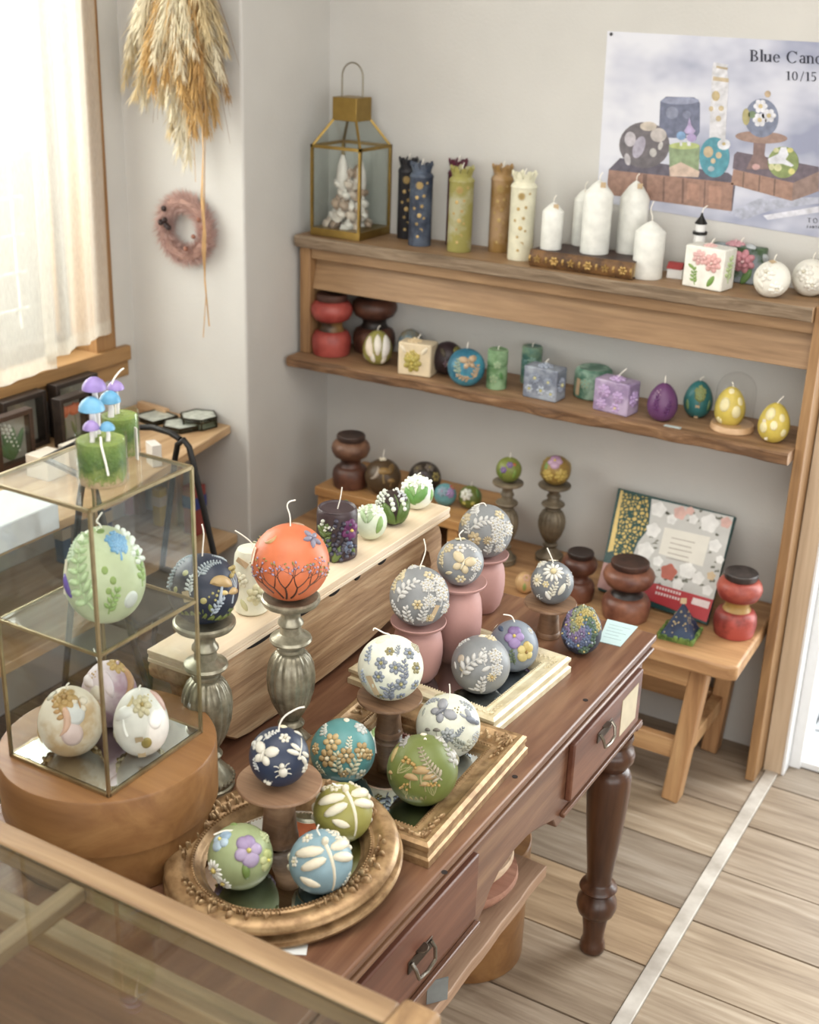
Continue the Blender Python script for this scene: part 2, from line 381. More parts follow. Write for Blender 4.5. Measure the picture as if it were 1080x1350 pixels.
for y0, nm in ((DY1 - .036, 'end_apron'), (DY0 + .014, 'end_apron')):
    b = MB(); b.box(DX0 + .03, -.688, y0, y0 + .02, .515, yb); b.build(nm, W_DX, desk, bevel=.002)
b = MB(); b.box(-.667, -.658, 1.70, 2.06, .524, .533); b.box(-.667, -.6575, 2.035, 2.062, .518, .527); b.build('drawer_ledge', W_DESK, desk, bevel=.002)
b = MB(); b.box(-.667, -.658, .93, 1.40, .514, .523); b.build('drawer_ledge', W_DESK, desk, bevel=.002)
def handle(parent, yc, zc):
    b = MB(); b.box(-.6555, -.6535, yc - .032, yc + .032, zc - .004, zc + .016); b.lathe([(.012, 0), (.012, .002)], 10, (-.655, yc, zc + .018))
    pl = b.build('handle_plate', plain('#4b3d30', .4, .8, .3), parent, bevel=.001)
    b = MB(); b.tube([(-.653, yc - .026, zc + .012), (-.646, yc - .026, zc + .004), (-.643, yc - .022, zc - .012), (-.642, yc, zc - .015), (-.643, yc + .022, zc - .012), (-.646, yc + .026, zc + .004), (-.653, yc + .026, zc + .012)], .0028, 8)
    b.build('bail_handle', plain('#8b8376', .25, .9, .2), parent)
for y0, y1, hy, hz, lab in ((1.715, 2.025, 1.845, .615, 'drawer front with cream label'), (1.045, 1.378, 1.21, .595, 'drawer front without label')):
    b = MB(); b.box(-.668, -.6555, y0, y1, .548, .66); d = b.build('drawer', W_DESKD, desk, bevel=.003, label=lab)
    handle(d, hy, hz)
    if y0 > 1.5:
        b = MB(); b.box(-.6555, -.6545, 1.925, 2.002, .567, .64); b.build('label_card', plain('#c4b698', .7, 0, .06), d)
def desk_leg(x, y):
    k = 1.0
    prof = [(.019, 0), (.025, .004), (.026, .012), (.024, .024), (.021, .03), (.022, .05), (.026, .085), (.0255, .088), (.036, .098), (.0405, .113), (.039, .128), (.030, .14), (.027, .144), (.033, .15), (.038, .157), (.035, .164), (.027, .169), (.0245, .175), (.026, .2), (.034, .28), (.0405, .36), (.042, .395), (.041, .42), (.036, .433), (.03, .438), (.034, .446), (.042, .457), (.0435, .468), (.040, .48), (.032, .487), (.032, .492), (.036, .497), (.038, .505), (.036, .512)]
    b = MB(); b.lathe(prof, 36, (x, y, 0)); b.box(x - .028, x + .028, y - .028, y + .028, .512, T - .034)
    b.build('leg', W_DESKZ, desk, smooth=50)
for x in (-.697, -1.205):
    for y in (2.02, .92): desk_leg(x, y)
# plank, round box and bowls below the desk
rb = thing('round_box', 'tall round bentwood box on the floor under the desk arch', 'box', (-.925, 1.895, 0))
b = MB(); b.lathe([(.116, 0), (.118, .003), (.118, .215), (.117, .217)], 56, (-.925, 1.895, 0)); b.build('box_body', W_OAKX, rb)
b = MB(); b.lathe([(.1175, .2175), (.1205, .219), (.1205, .267), (.118, .27), (0, .27)], 56, (-.925, 1.895, 0)); b.build('box_lid', W_OAKX, rb)
rb2 = thing('round_box', 'round bentwood box at the near end under the desk plank', 'box', (-.93, 1.12, 0))
b = MB(); b.lathe([(.126, 0), (.128, .003), (.128, .215), (.127, .217)], 48, (-.93, 1.12, 0)); b.build('box_body', W_OAKX, rb2)
b = MB(); b.lathe([(.1275, .2175), (.1305, .219), (.1305, .267), (.128, .27), (0, .27)], 48, (-.93, 1.12, 0)); b.build('box_lid', W_OAKX, rb2)
b = MB(); pl = []
for i in range(25):
    y = .95 + .9 * i / 24; pl.append((y, -.737 - .012 * (y - 1.4) + .0012 * math.sin(i * 1.9)))
poly = [(x, y) for y, x in pl] + [(-1.1, 1.86), (-1.1, .95)]
b.prism(poly, lambda u, v, w: Vector((u, v, w)), .272, .298)
pk = tag(b.build('plank', wood('#7d5c42', '#a07d60', '#b89678', 'y', 1, .6), bevel=.002), 'rough brown plank lying across the round boxes under the desk', 'plank')
def bowl_stack(x, y, z, n, cols, labs, grp):
    for i in range(n):
        r, h = ((.118, .04), (.108, .04), (.098, .038))[i]
        zz = z + .0405 * i
        b = MB(); b.lathe([(r * .55, 0), (r * .62, .002), (r * .93, h * .45), (r, h * .8), (r, h), (r * .95, h), (r * .85, h * .55), (r * .5, .006), (0, .006)] if i == n - 1 else [(r * .6, 0), (r * .93, h * .4), (r, h * .75), (r * .98, h), (0, h)], 44, (x, y, zz))
        tag(b.build('wooden_bowl', cols[i], loc=None, smooth=50), labs[i], 'bowl', grp)
W_PINK = wood('#b98a6f', '#cfa287', '#dcb79c', 'x', 1, .5, .5); W_PK2 = wood('#8f5f49', '#a87660', '#bb8a72', 'x', 1, .5, .6)
bowl_stack(-.868, 1.715, .2985, 3, [W_PK2, wood('#c9a583', '#dcbf9f', '#e6cfb2', 'x', 1, .5, .5), W_PK2], ['brown wooden bowl at the bottom of the stack under the desk arch', 'pale wooden bowl in the middle of the stack under the desk arch', 'brown wooden bowl on top of the stack under the desk arch'], 'stacked wooden bowls')
c = at(572, 1318, z=.31)
b = MB(); b.lathe([(.05, 0), (.075, .02), (.08, .035), (.07, .035), (0, .012)], 40, (c.x - .10, c.y - .03, .2985)); tag(b.build('wooden_bowl', W_PINK, smooth=50), 'pinkish wooden bowl alone at the near end of the plank', 'bowl')
c = at(577, 1300, z=.33)
sg = thing('price_sign', 'small grey upright price sign on the plank under the desk', 'sign', (c.x, c.y, .298))
b = MB(); M = rz(.9, (c.x, c.y, .2985)); b.box(-.018, .018, -.001, .001, .0, .045, M); b.build('sign_plate', plain('#8e9698', .35, .3), sg)
# ------------------------------------------------------------------ beam bench standing on the desk
BX0, BX1, BYa, BYb = -1.146, -1.05, 1.246, 1.985
lg = thing('beam_stand', 'carved old timber beam with pale plywood top standing on the desk', 'stand', (-1.1, 1.6, T))
prof = [(1.262, .8795), (1.255, .868), (1.256, .853), (1.266, .842), (1.285, .836), (1.298, .824), (1.303, .80), (1.306, .77), (1.32, .74), (1.345, .722), (1.38, T), (1.45, T + .001), (1.53, T + .003), (1.607, .722), (1.66, .724), (1.719, .727), (1.78, .735), (1.83, .742), (1.86, .757), (1.885, .786), (1.893, .815), (1.9, .83), (1.915, .838), (1.932, .826), (1.938, .80), (1.94, .76), (1.938, T), (1.98, T), (1.982, .76), (1.981, .81), (1.978, .845), (1.965, .868), (1.945, .8795)]
b = MB(); n = len(prof); rows = []
for k, (x, s) in enumerate(((-1.155, .94), (-1.148, 1), (-1.11, 1), (-1.075, 1.0), (-1.066, .985), (-1.062, .95))):
    cy, cz = 1.62, .80; ring = []
    for i, (y, z) in enumerate(prof):
        wob = .002 * math.sin(y * 40 + z * 70)
        dz = 0 if z < T + .002 else 0
        ring.append((x + (wob if k > 2 else 0), cy + (y - cy) * (1 - (1 - s) * .12), max(T + .0002, min(.8795, cz + (z - cz) * s))))
    rows += ring
fs = [tuple(range(n - 1, -1, -1)), tuple(range(5 * n, 6 * n))]
for k in range(5):
    for i in range(n): fs.append((k * n + i, k * n + (i + 1) % n, (k + 1) * n + (i + 1) % n, (k + 1) * n + i))
b.add(rows, [tuple(reversed(f)) for f in fs]); log = b.build('beam', W_LOG, lg, smooth=50)
for y, l in ((1.61, .035), (1.53, .075), (1.76, .03), (1.41, .08), (1.68, .02)):   # black gaps in the worn upper edge
    b = MB(); b.ball((-1.0615, y, .871), 1, 12, 8, (.0025, l / 2, .0065)); b.build('worn_hollow', plain('#1a120c', .9), log)
b = MB(); b.box(BX0, BX1, BYa, BYb, .880, .8865); b.box(BX0 + .001, BX1 - .001, BYa + .001, BYb - .001, .8868, .8925); b.box(BX0, BX1, BYa, BYb, .8928, .90)
b.build('plywood_top', W_PLY, lg, bevel=.001)
# ------------------------------------------------------------------ round bentwood box and glass case
RBX, RBY, ZB = -1.0695, 1.0799, .86
rbx = thing('round_box', 'large round honey brown bentwood box under the glass case', 'box', (RBX, RBY, T))
b = MB(); b.lathe([(.137, T), (.139, T + .003), (.139, T + .062)], 72, (RBX, RBY, 0)); b.build('box_body', W_OAKX, rbx)
b = MB(); b.lathe([(.139, T + .0625), (.143, T + .064), (.143, ZB - .004), (.1415, ZB - .0005), (.139, ZB), (0, ZB)], 72, (RBX, RBY, 0)); b.build('box_lid', W_OAKX, rbx)
p = at(150, 1050, z=ZB); q = at(262, 965, z=ZB); l = at(12, 999, z=ZB)
GX1, GY0, GY1, GX0 = (p.x + q.x) / 2, (p.y + l.y) / 2, q.y, l.x
GZ0, GZS, GZ1 = ZB + .0005, ZB + .198, ZB + .382
gc = thing('glass_case', 'two level glass display case with thin brass edges on a round box', 'display case', ((GX0 + GX1) / 2, (GY0 + GY1) / 2, ZB))
b = MB(); e = .002
for x in (GX0, GX1):
    for y in (GY0, GY1): b.box(x - e, x + e, y - e, y + e, GZ0, GZ1)
for z in (GZ0 + e, GZ1):
    for y in (GY0, GY1): b.box(GX0, GX1, y - e, y + e, z - e, z + e)
    for x in (GX0, GX1): b.box(x - e, x + e, GY0, GY1, z - e, z + e)
for y in (GY0, GY1): b.box(GX0, GX1, y - e * .7, y + e * .7, GZS - e, GZS + e)
for x in (GX0, GX1): b.box(x - e * .7, x + e * .7, GY0, GY1, GZS - e, GZS + e)
b.build('brass_edging', plain('#a3926c', .3, .85, .2), gc)
for x0, x1, y0, y1, nm in ((GX0, GX1, GY0, GY0, 'front_pane'), (GX0, GX1, GY1, GY1, 'rear_pane'), (GX0, GX0, GY0, GY1, 'side_pane'), (GX1, GX1, GY0, GY1, 'side_pane')):
    b = MB(); h = .0009; b.box(x0 - h if x0 == x1 else x0 + .003, x1 + h if x0 == x1 else x1 - .003, y0 - h if y0 == y1 else y0 + .003, y1 + h if y0 == y1 else y1 - .003, GZ0 + .006, GZ1 - .003); b.build(nm, GLASS, gc)
b = MB(); b.box(GX0 + .003, GX1 - .003, GY0 + .003, GY1 - .003, GZ1 - .0015, GZ1 + .0015); b.build('top_pane', GLASS, gc)
b = MB(); b.box(GX0 + .003, GX1 - .003, GY0 + .003, GY1 - .003, GZS - .002, GZS + .002); b.build('glass_shelf', GLASS, gc)
b = MB(); b.box(GX0 + .003, GX1 - .003, GY0 + .003, GY1 - .003, GZ0 + .001, GZ0 + .0045); b.build('mirror_base', MIRROR, gc)
# ------------------------------------------------------------------ front display counter
ZC = .90; CY1 = .842; CX1 = -.4425
ct = thing('display_counter', 'glass topped wooden display counter in front of the desk', 'counter', (-1.2, .55, 0))
b = MB(); b.box(-2.1, CX1 - .032, CY1 - .031, CY1, ZC - .028, ZC); b.build('top_rail', W_COUNT, ct, bevel=.003)
b = MB(); b.box(-2.1, CX1, .30, .331, ZC - .028, ZC); b.build('top_rail', W_COUNT, ct, bevel=.003)
b = MB(); b.box(CX1 - .0315, CX1 + .010, CY1 - .045, CY1 + .008, .74, ZC + .003); b.build('corner_post', W_COUNTZ, ct, bevel=.006, seg=3)
W_CY = wood('#75583a', '#8e6f4b', '#a58660', 'y', 1, .5, .8)
for x in (-2.1, CX1 - .032): 
    b = MB(); b.box(x, x + .0315, .331, CY1 - (.0315 if x < -1 else .0455), ZC - .028, ZC); b.build('end_rail', W_CY, ct, bevel=.003)
b = MB(); b.box(-.873, -.851, .331, CY1 - .031, ZC - .024, ZC - .0066); b.build('cross_bar', W_CY, ct, bevel=.002)
b = MB(); b.box(-2.068, CX1 - .032, .331, CY1 - .031, ZC - .0062, ZC - .0012); b.build('glass_top', glassy('#f4f8f6', .12), ct)
b = MB(); b.box(-2.068, CX1 - .032, CY1 - .018, CY1 - .013, .80, ZC - .028); b.build('rear_pane', glassy('#fafcfb', .06), ct)
b = MB(); b.box(-2.1, CX1 - .032, CY1 - .031, CY1, .772, .80); b.build('lower_rail', W_COUNT, ct, bevel=.002)
b = MB()
for k in range(6): b.box(-2.09, CX1 - .02, .305 + .085 * k, .305 + .085 * k + .083, .50, .515)
b.build('inner_shelf', wood('#75543a', '#957050', '#ab8562', 'x', 1, .6), ct)
for x in (-2.1, -1.28, CX1 - .034):
    for y in (CY1 - .034, .30):
        b = MB(); b.box(x, x + .034, y, y + .034, 0, ZC - .0285 if y < .5 else (.7715 if x < -.6 else .7395)); b.build('leg', W_COUNTZ, ct, bevel=.002)
b = MB(); b.box(-2.066, CX1 - .034, CY1 - .026, CY1 - .012, .516, .7715); b.build('back_panel', wood('#6d4a31', '#8a6344', '#a27a58', 'x', 1, .6), ct)
for x in (-1.02, -.72):
    b = MB(); b.box(x, x + .003, .36, CY1 - .035, .516, .70); b.build('glass_divider', glassy('#f8fbf9', .08), ct)
    b = MB(); b.box(x - .001, x + .004, .357, .36, .516, .703); b.box(x - .001, x + .004, .36, CY1 - .035, .70, .703); b.build('divider_edge', plain('#7b5a2c', .4, .5), ct)
def jar(x, y, z, r, h, lab):
    t = thing('glass_jar', lab, 'jar', (x, y, z))
    b = MB(); b.lathe([(0, z + .001), (r, z + .001), (r, z + h * .8), (r * .7, z + h * .9), (r * .7, z + h)], 28, (x, y, 0)); b.build('jar_body', glassy('#e9e6d4', .1), t)
    b = MB(); b.lathe([(r * .75, z + h), (r * .75, z + h + .012), (0, z + h + .012)], 24, (x, y, 0)); b.build('jar_lid', W_PALE, t)
    b = MB(); b.ball((x, y, z + h * .35), r * .8, 12, 8, (1, 1, h * .33 / r / .8)); b.build('contents', two('#5d4a2e', '#9a8a62', 60), t)
jar(-.80, .72, .515, .035, .11, 'short glass jar inside the counter beside the divider')
jar(-1.13, .66, .515, .04, .12, 'wide glass jar inside the counter near its cross bar')
# ------------------------------------------------------------------ wall shelf
sh = thing('wall_shelf', 'two tier wooden wall shelf with live edge boards and tall right post', 'shelf', (-1.3, YB, ZL - .03))
def live(x0, x1, y0, y1, z0, z1, amp, seed, n=60):
    rnd = random.Random(seed); ph = [rnd.uniform(0, 6) for _ in range(5)]; b = MB(); vs = []; fs = []
    for i in range(n + 1):
        x = x0 + (x1 - x0) * i / n
        d = amp * (.5 * math.sin(i * .21 + ph[0]) + .35 * math.sin(i * .53 + ph[1]) + .25 * math.sin(i * 1.3 + ph[2]))
        m = amp * .6 * math.sin(i * .9 + ph[3])
        zt = z1 - abs(.1 * d)
        vs += [(x, y1, z0), (x, y1, z1), (x, y0 + d + .004, zt), (x, y0 + d - .002, zt - .004), (x, y0 + d + m, (z0 + z1) / 2), (x, y0 + d + .3 * m + .003, z0 + .003), (x, y0 + d + .008, z0)]
    q = 7
    for i in range(n):
        for k in range(q):
            fs.append((i * q + k, (i + 1) * q + k, (i + 1) * q + (k + 1) % q, i * q + (k + 1) % q))
    fs += [tuple(reversed(range(q))), tuple(n * q + k for k in range(q))]
    b.add(vs, [tuple(reversed(f)) for f in fs])
    for f in range(n * q):
        if f % q in (2, 3, 4, 5): b.mi[f] = 1
    return b
live(-1.9635, -.6165, 2.769, YB - .002, ZU - .032, ZU, .004, 3).build('upper_board', [W_SHELF, wood('#5c4b38', '#857058', '#a59177', 'x', 2.2, .7, bmp=.6)], sh, smooth=30)
live(-1.9655, -.6165, 2.745, YB - .002, ZL - .03, ZL, .009, 5).build('lower_board', [wood('#79583a', '#99744f', '#b38d65', 'x', 1, .6), wood('#4c3522', '#7d5a3a', '#a17a52', 'x', 3, .75, bmp=.7)], sh, smooth=30)
b = MB(); b.box(-1.962, -1.93, YS, YB - .002, ZL + .0003, ZU - .0325); b.build('left_post', W_SHELFZ, sh, bevel=.002)
b = MB(); b.box(-.6155, -.5925, YS - .003, YB - .002, 0.0045, ZU + .001); b.build('right_post', W_SHELFZ, sh, bevel=.002)
yf, ybk = YS + .012, YS + .042
b = MB(); vs = []
for x in (-1.9295, -.616):
    vs += [(x, yf, 1.052), (x, yf + .018, 1.052), (x, ybk + .018, ZU - .0325), (x, ybk, ZU - .0325)]
b.add(vs, [(3, 2, 1, 0), (4, 5, 6, 7), (0, 1, 5, 4), (1, 2, 6, 5), (2, 3, 7, 6), (3, 0, 4, 7)]); b.build('apron_board', W_SHELF, sh, bevel=.001)
b = MB(); b.box(-1.9295, -.616, YS + .006, YS + .036, ZU - .062, ZU - .0325); b.build('front_rail', W_SHELF, sh, bevel=.002)
# ------------------------------------------------------------------ bench below the shelf with a riser on it
bn = thing('low_bench', 'low rustic wooden bench with splayed legs under the wall shelf', 'bench', (-1.25, 2.75, 0))
b = MB(); b.prism([(-1.93, 2.565), (-.64, 2.562), (-.618, 2.575), (-.622, 2.70), (-.628, 2.945), (-1.93, 2.945)], lambda u, v, w: Vector((u, v, w)), ZBN - .038, ZBN); b.build('bench_top', W_BENCH, bn, bevel=.006, seg=3)
def bleg(x0, y0, x1, y1): 
    b = MB(); b.bar((x0, y0, ZBN - .039), (x1, y1, 0.001), .042, .046, (0, 1, 0)); b.build('leg', W_BENCHZ, bn, bevel=.004)
bleg(-.71, 2.62, -.745, 2.625); bleg(-.71, 2.885, -.735, 2.89); bleg(-1.86, 2.62, -1.88, 2.625); bleg(-1.86, 2.885, -1.88, 2.89)
for y, z in ((2.622, .115), (2.888, .22), (2.888, .12)):
    b = MB(); b.box(-1.87, -.745, y - .012, y + .012, z, z + .05); b.build('stretcher', W_BENCH, bn, bevel=.002)
b = MB(); b.box(-1.85, -.72, 2.60, 2.618, ZBN - .10, ZBN - .0385); b.build('front_rail', W_BENCH, bn, bevel=.002)
b = MB(); b.box(-.745, -.715, 2.648, 2.868, .13, .17); b.build('end_stretcher', W_BENCHZ, bn, bevel=.002)
rs = thing('shelf_riser', 'orange toned wooden riser standing on the left end of the bench', 'riser', (-1.62, 2.82, ZBN))
for x0, x1, y0, y1, nm in ((-1.845, -1.82, 2.71, 2.945, 'riser_leg'), (-1.44, -1.41, 2.71, 2.945, 'riser_leg'), (-1.8195, -1.6, 2.705, 2.72, 'front_panel')):
    b = MB(); b.box(x0, x1, y0, y1, ZBN + .0005, ZCR - .0255); b.build(nm, W_PINE, rs, bevel=.002)
b = MB(); b.box(-1.848, -1.375, 2.70, 2.948, ZCR - .025, ZCR); b.build('riser_top', W_PINE, rs, bevel=.002)
# ------------------------------------------------------------------ relief motifs, drawn in metres on a surface map M(u, v, h)
def rot2(u, v, a): return u * math.cos(a) - v * math.sin(a), u * math.sin(a) + v * math.cos(a)
def blade(mb, M, cu, cv, ang, L, W, H, pt=.6, n=10):
    H *= 1.45
    vs = [M(*(cu + rot2(L / 2, 0, ang)[0], cv + rot2(L / 2, 0, ang)[1]), H)]
    for f, h in ((.62, .82), (.93, .38), (1.0, -.35)):
        for i in range(n):
            t = 2 * PI * i / n; x = L / 2 * (1 + f * math.cos(t)); y = f * W / 2 * math.sin(t) * abs(math.sin(t)) ** pt
            a, c = rot2(x, y, ang); vs.append(M(cu + a, cv + c, H * h))
    fs = [(0, 1 + i, 1 + (i + 1) % n) for i in range(n)]
    for k in range(2):
        for i in range(n):
            j = (i + 1) % n; fs.append((1 + k * n + i, 1 + (k + 1) * n + i, 1 + (k + 1) * n + j, 1 + k * n + j))
    mb.add(vs, fs)
def dot(mb, M, cu, cv, r, H, n=8): blade(mb, M, cu - r, cv, 0, 2 * r, 2 * r, H, 0, n)
def stroke(mb, M, pts, r0, r1=None):
    r1 = r0 if r1 is None else r1; m = len(pts); vs = []; fs = []; q = 5
    for i, (u, v) in enumerate(pts):
        a = pts[min(i + 1, m - 1)]; c = pts[max(i - 1, 0)]; du, dv = a[0] - c[0], a[1] - c[1]; l = math.hypot(du, dv) or 1; nu, nv = -dv / l, du / l
        r = r0 + (r1 - r0) * i / max(1, m - 1)
        for k in range(q):
            t = PI * (k / (q - 1)); vs.append(M(u + nu * r * math.cos(t), v + nv * r * math.cos(t), r * 1.1 * math.sin(t) - .0003))
    for i in range(m - 1):
        for k in range(q - 1): fs.append((i * q + k, i * q + k + 1, (i + 1) * q + k + 1, (i + 1) * q + k))
    mb.add(vs, [tuple(reversed(f)) for f in fs])
def curve(a, b, bend=0, n=7):
    (x0, y0), (x1, y1) = a, b; nx, ny = -(y1 - y0), x1 - x0
    return [(x0 + (x1 - x0) * t + nx * bend * 4 * t * (1 - t), y0 + (y1 - y0) * t + ny * bend * 4 * t * (1 - t)) for t in [i / (n - 1) for i in range(n)]]
def along(pts, t):
    f = t * (len(pts) - 1); i = min(int(f), len(pts) - 2); f -= i
    a, b = pts[i], pts[i + 1]; return a[0] + (b[0] - a[0]) * f, a[1] + (b[1] - a[1]) * f, math.atan2(b[1] - a[1], b[0] - a[0])
# each motif: fn(mb, M, s, a) with s = overall size, a = turn; material slots 0, 1, 2
def m_flower(mb, M, s, a, n=6):
    for i in range(n): t = a + 2 * PI * i / n; blade(mb.mat(0), M, .12 * s * math.cos(t), .12 * s * math.sin(t), t, s * .40, s * .34, s * .085, .1)
    dot(mb.mat(1), M, 0, 0, s * .13, s * .13)
def m_daisy(mb, M, s, a, n=11):
    for i in range(n): t = a + 2 * PI * i / n; blade(mb.mat(0), M, .12 * s * math.cos(t), .12 * s * math.sin(t), t, s * .42, s * .17, s * .07, .2, 8)
    dot(mb.mat(1), M, 0, 0, s * .15, s * .12)
def m_rosette(mb, M, s, a):
    for k, (r, n) in enumerate(((.32, 7), (.18, 5))):
        for i in range(n): t = a + k + 2 * PI * i / n; blade(mb.mat(0), M, r * s * .3 * math.cos(t), r * s * .3 * math.sin(t), t, s * (.46 - .16 * k), s * .34, s * (.08 + .06 * k), .1)
    dot(mb.mat(1), M, 0, 0, s * .1, s * .2)
def m_cluster(mb, M, s, a):
    for x, y in ((0, .1), (-.27, .2), (.27, .22), (0, .38), (-.18, -.12), (.2, -.1)):
        for i in range(5): t = a + x * 7 + 2 * PI * i / 5; blade(mb.mat(0), M, s * x, s * y, t, s * .22, s * .17, s * .07, .1, 8)
        dot(mb.mat(1), M, s * x, s * y, s * .05, s * .11, 6)
    stroke(mb.mat(2), M, curve(rot2(0, -.1 * s, 0), (0, -.55 * s), .05), s * .03)
def m_sprig(mb, M, s, a, n=4, w=.42, top=True):
    p = [rot2(x, y, a) for x, y in curve((0, -.5 * s), (.05 * s, .34 * s), .1)]
    stroke(mb.mat(0), M, p, s * .032, s * .018)
    for i in range(n):
        t = .22 + .68 * i / max(1, n - 1)
        for sd in (-1, 1):
            x, y, an = along(p, min(.99, t + .06 * sd)); l = s * .30 * (1.05 - .35 * t); blade(mb.mat(0), M, x, y, an + sd * .95, l, l * w * 1.3, s * .05, .5)
    if top: x, y, an = along(p, .99); blade(mb.mat(0), M, x, y, an, s * .22, s * .13, s * .05, .5)
def m_fern(mb, M, s, a, n=9):
    p = [rot2(x, y, a) for x, y in curve((0, -.5 * s), (0, .5 * s), .12, 9)]; stroke(mb.mat(0), M, p, s * .022, s * .012)
    for i in range(n):
        t = .1 + .85 * i / (n - 1)
        for sd in (-1, 1): x, y, an = along(p, t); l = s * .21 * (1.1 - .75 * t); blade(mb.mat(0), M, x, y, an + sd * 1.15, l, l * .42, s * .04, .1, 8)
def m_butterfly(mb, M, s, a):
    for sd in (-1, 1):
        blade(mb.mat(0), M, *rot2(sd * .03 * s, .05 * s, a), a + PI / 2 - sd * 1.0, s * .52, s * .38, s * .07, .1); blade(mb.mat(0), M, *rot2(sd * .03 * s, -.02 * s, a), a - PI / 2 + sd * .75, s * .36, s * .28, s * .06, .1)
        stroke(mb.mat(1), M, [rot2(x, y, a) for x, y in curve((0, .12 * s), (sd * .16 * s, .36 * s), .1 * sd, 5)], s * .014)
    blade(mb.mat(1), M, *rot2(0, -.24 * s, a), a + PI / 2, s * .42, s * .09, s * .1, .2)
def m_dragonfly(mb, M, s, a):
    for sd in (-1, 1):
        blade(mb.mat(0), M, *rot2(sd * .04 * s, .16 * s, a), a + PI / 2 - sd * 1.42, s * .52, s * .19, s * .05, .0); blade(mb.mat(0), M, *rot2(sd * .04 * s, .03 * s, a), a + PI / 2 - sd * 1.75, s * .46, s * .17, s * .05, .0)
    stroke(mb.mat(0), M, [rot2(x, y, a) for x, y in curve((0, .24 * s), (.03 * s, -.55 * s), .03)], s * .035, s * .02); dot(mb.mat(0), M, *rot2(0, .28 * s, a), s * .06, s * .08)
def m_beetle(mb, M, s, a):
    blade(mb.mat(0), M, *rot2(0, -.32 * s, a), a + PI / 2, s * .52, s * .44, s * .16, .0); dot(mb.mat(0), M, *rot2(0, .26 * s, a), s * .14, s * .12)
    for sd in (-1, 1):
        for y in (-.2, 0, .18): stroke(mb.mat(0), M, [rot2(x, yy, a) for x, yy in curve((sd * .15 * s, y * s), (sd * .38 * s, (y * 1.6) * s), .15 * sd, 4)], s * .03)
def m_mushroom(mb, M, s, a):
    stroke(mb.mat(1), M, [rot2(x, y, a) for x, y in curve((.03 * s, -.5 * s), (0, .12 * s), .06)], s * .07, s * .045)
    p = [rot2(x * s, y * s, a) for x, y in ((0, .10),)]; vs = []
    n = 12; out = [(.5 * math.cos(PI * i / (n - 1)), .08 + .38 * math.sin(PI * i / (n - 1))) for i in range(n)] + [(-.25, .02), (0, 0), (.25, .02)]
    q = len(out); vs = [M(*rot2(0, .2 * s, a), s * .13)] + [M(*rot2(x * s * .7, (.2 + (y - .2) * .7) * s, a), s * .1) for x, y in out] + [M(*rot2(x * s, y * s, a), -s * .02) for x, y in out]
    mb.mat(0).add(vs, [(0, 1 + i, 1 + (i + 1) % q) for i in range(q)] + [(1 + i, 1 + q + i, 1 + q + (i + 1) % q, 1 + (i + 1) % q) for i in range(q)])
def m_shrooms(mb, M, s, a):
    for x, y, k in ((-.28, -.05, .5), (.05, .15, .62), (.33, -.02, .48), (.18, -.22, .36)):
        m_mushroom(mb, lambda u, v, h, x=x, y=y: M(u + x * s, v + y * s, h), s * k, a + x * .4)
def m_berries(mb, M, s, a, n=7):
    rnd = random.Random(int(s * 1e6) + n); base = rot2(0, -.5 * s, a)
    for i in range(n):
        t = rot2(s * .42 * math.sin(i * 2.4) * (.4 + .6 * i / n), s * (-.05 + .45 * rnd.random()), a); stroke(mb.mat(1), M, curve(base, t, .12 * (-1) ** i, 5), s * .016); dot(mb.mat(0), M, *t, s * .085, s * .1)
def m_lily(mb, M, s, a):
    for sd in (-1, 1): blade(mb.mat(1), M, *rot2(sd * .03 * s, -.5 * s, a), a + PI / 2 - sd * .42, s * .85, s * .27, s * .06, .35, 12)
    p = [rot2(x, y, a) for x, y in curve((0, -.45 * s), (.06 * s, .48 * s), -.1, 9)]; stroke(mb.mat(1), M, p, s * .02)
    for i in range(6): x, y, an = along(p, .52 + .075 * i); q = rot2((-1) ** i * .15 * s, -.05 * s, a); stroke(mb.mat(1), M, [(x, y), (x + q[0], y + q[1])], s * .01); dot(mb.mat(0), M, x + q[0] * 1.2, y + q[1] * 1.5, s * .085, s * .09)
def m_bells(mb, M, s, a, n=9):
    rnd = random.Random(5)
    for i in range(n): t = i * 2.4; r = s * .5 * math.sqrt((i + .5) / n); dot(mb.mat(0), M, r * math.cos(t), r * math.sin(t) * .8, s * .1, s * .1)
def m_pansy(mb, M, s, a):
    for t, l, w, k in ((100, .5, .46, 0), (62, .5, .46, 0), (185, .46, .42, 2), (-10, .46, .42, 2), (-95, .52, .58, 2)): blade(mb.mat(k), M, 0, 0, a + math.radians(t), s * l, s * w, s * .07, .05, 12)
    dot(mb.mat(1), M, 0, 0, s * .08, s * .12)
def m_bird(mb, M, s, a):
    blade(mb.mat(0), M, *rot2(-.35 * s, 0, a), a + .1, s * .62, s * .28, s * .12, .0, 12); dot(mb.mat(0), M, *rot2(.28 * s, .09 * s, a), s * .11, s * .12); blade(mb.mat(1), M, *rot2(-.1 * s, .04 * s, a), a + 2.3, s * .5, s * .24, s * .11, .2); blade(mb.mat(1), M, *rot2(-.3 * s, .0, a), a + PI - .2, s * .36, s * .14, s * .06, .2); blade(mb.mat(1), M, *rot2(.38 * s, .1 * s, a), a, s * .13, s * .05, s * .05, .3)
def m_star(mb, M, s, a):
    for i in range(5): t = a + PI / 2 + 2 * PI * i / 5; blade(mb.mat(0), M, 0, 0, t, s * .5, s * .26, s * .1, .8)
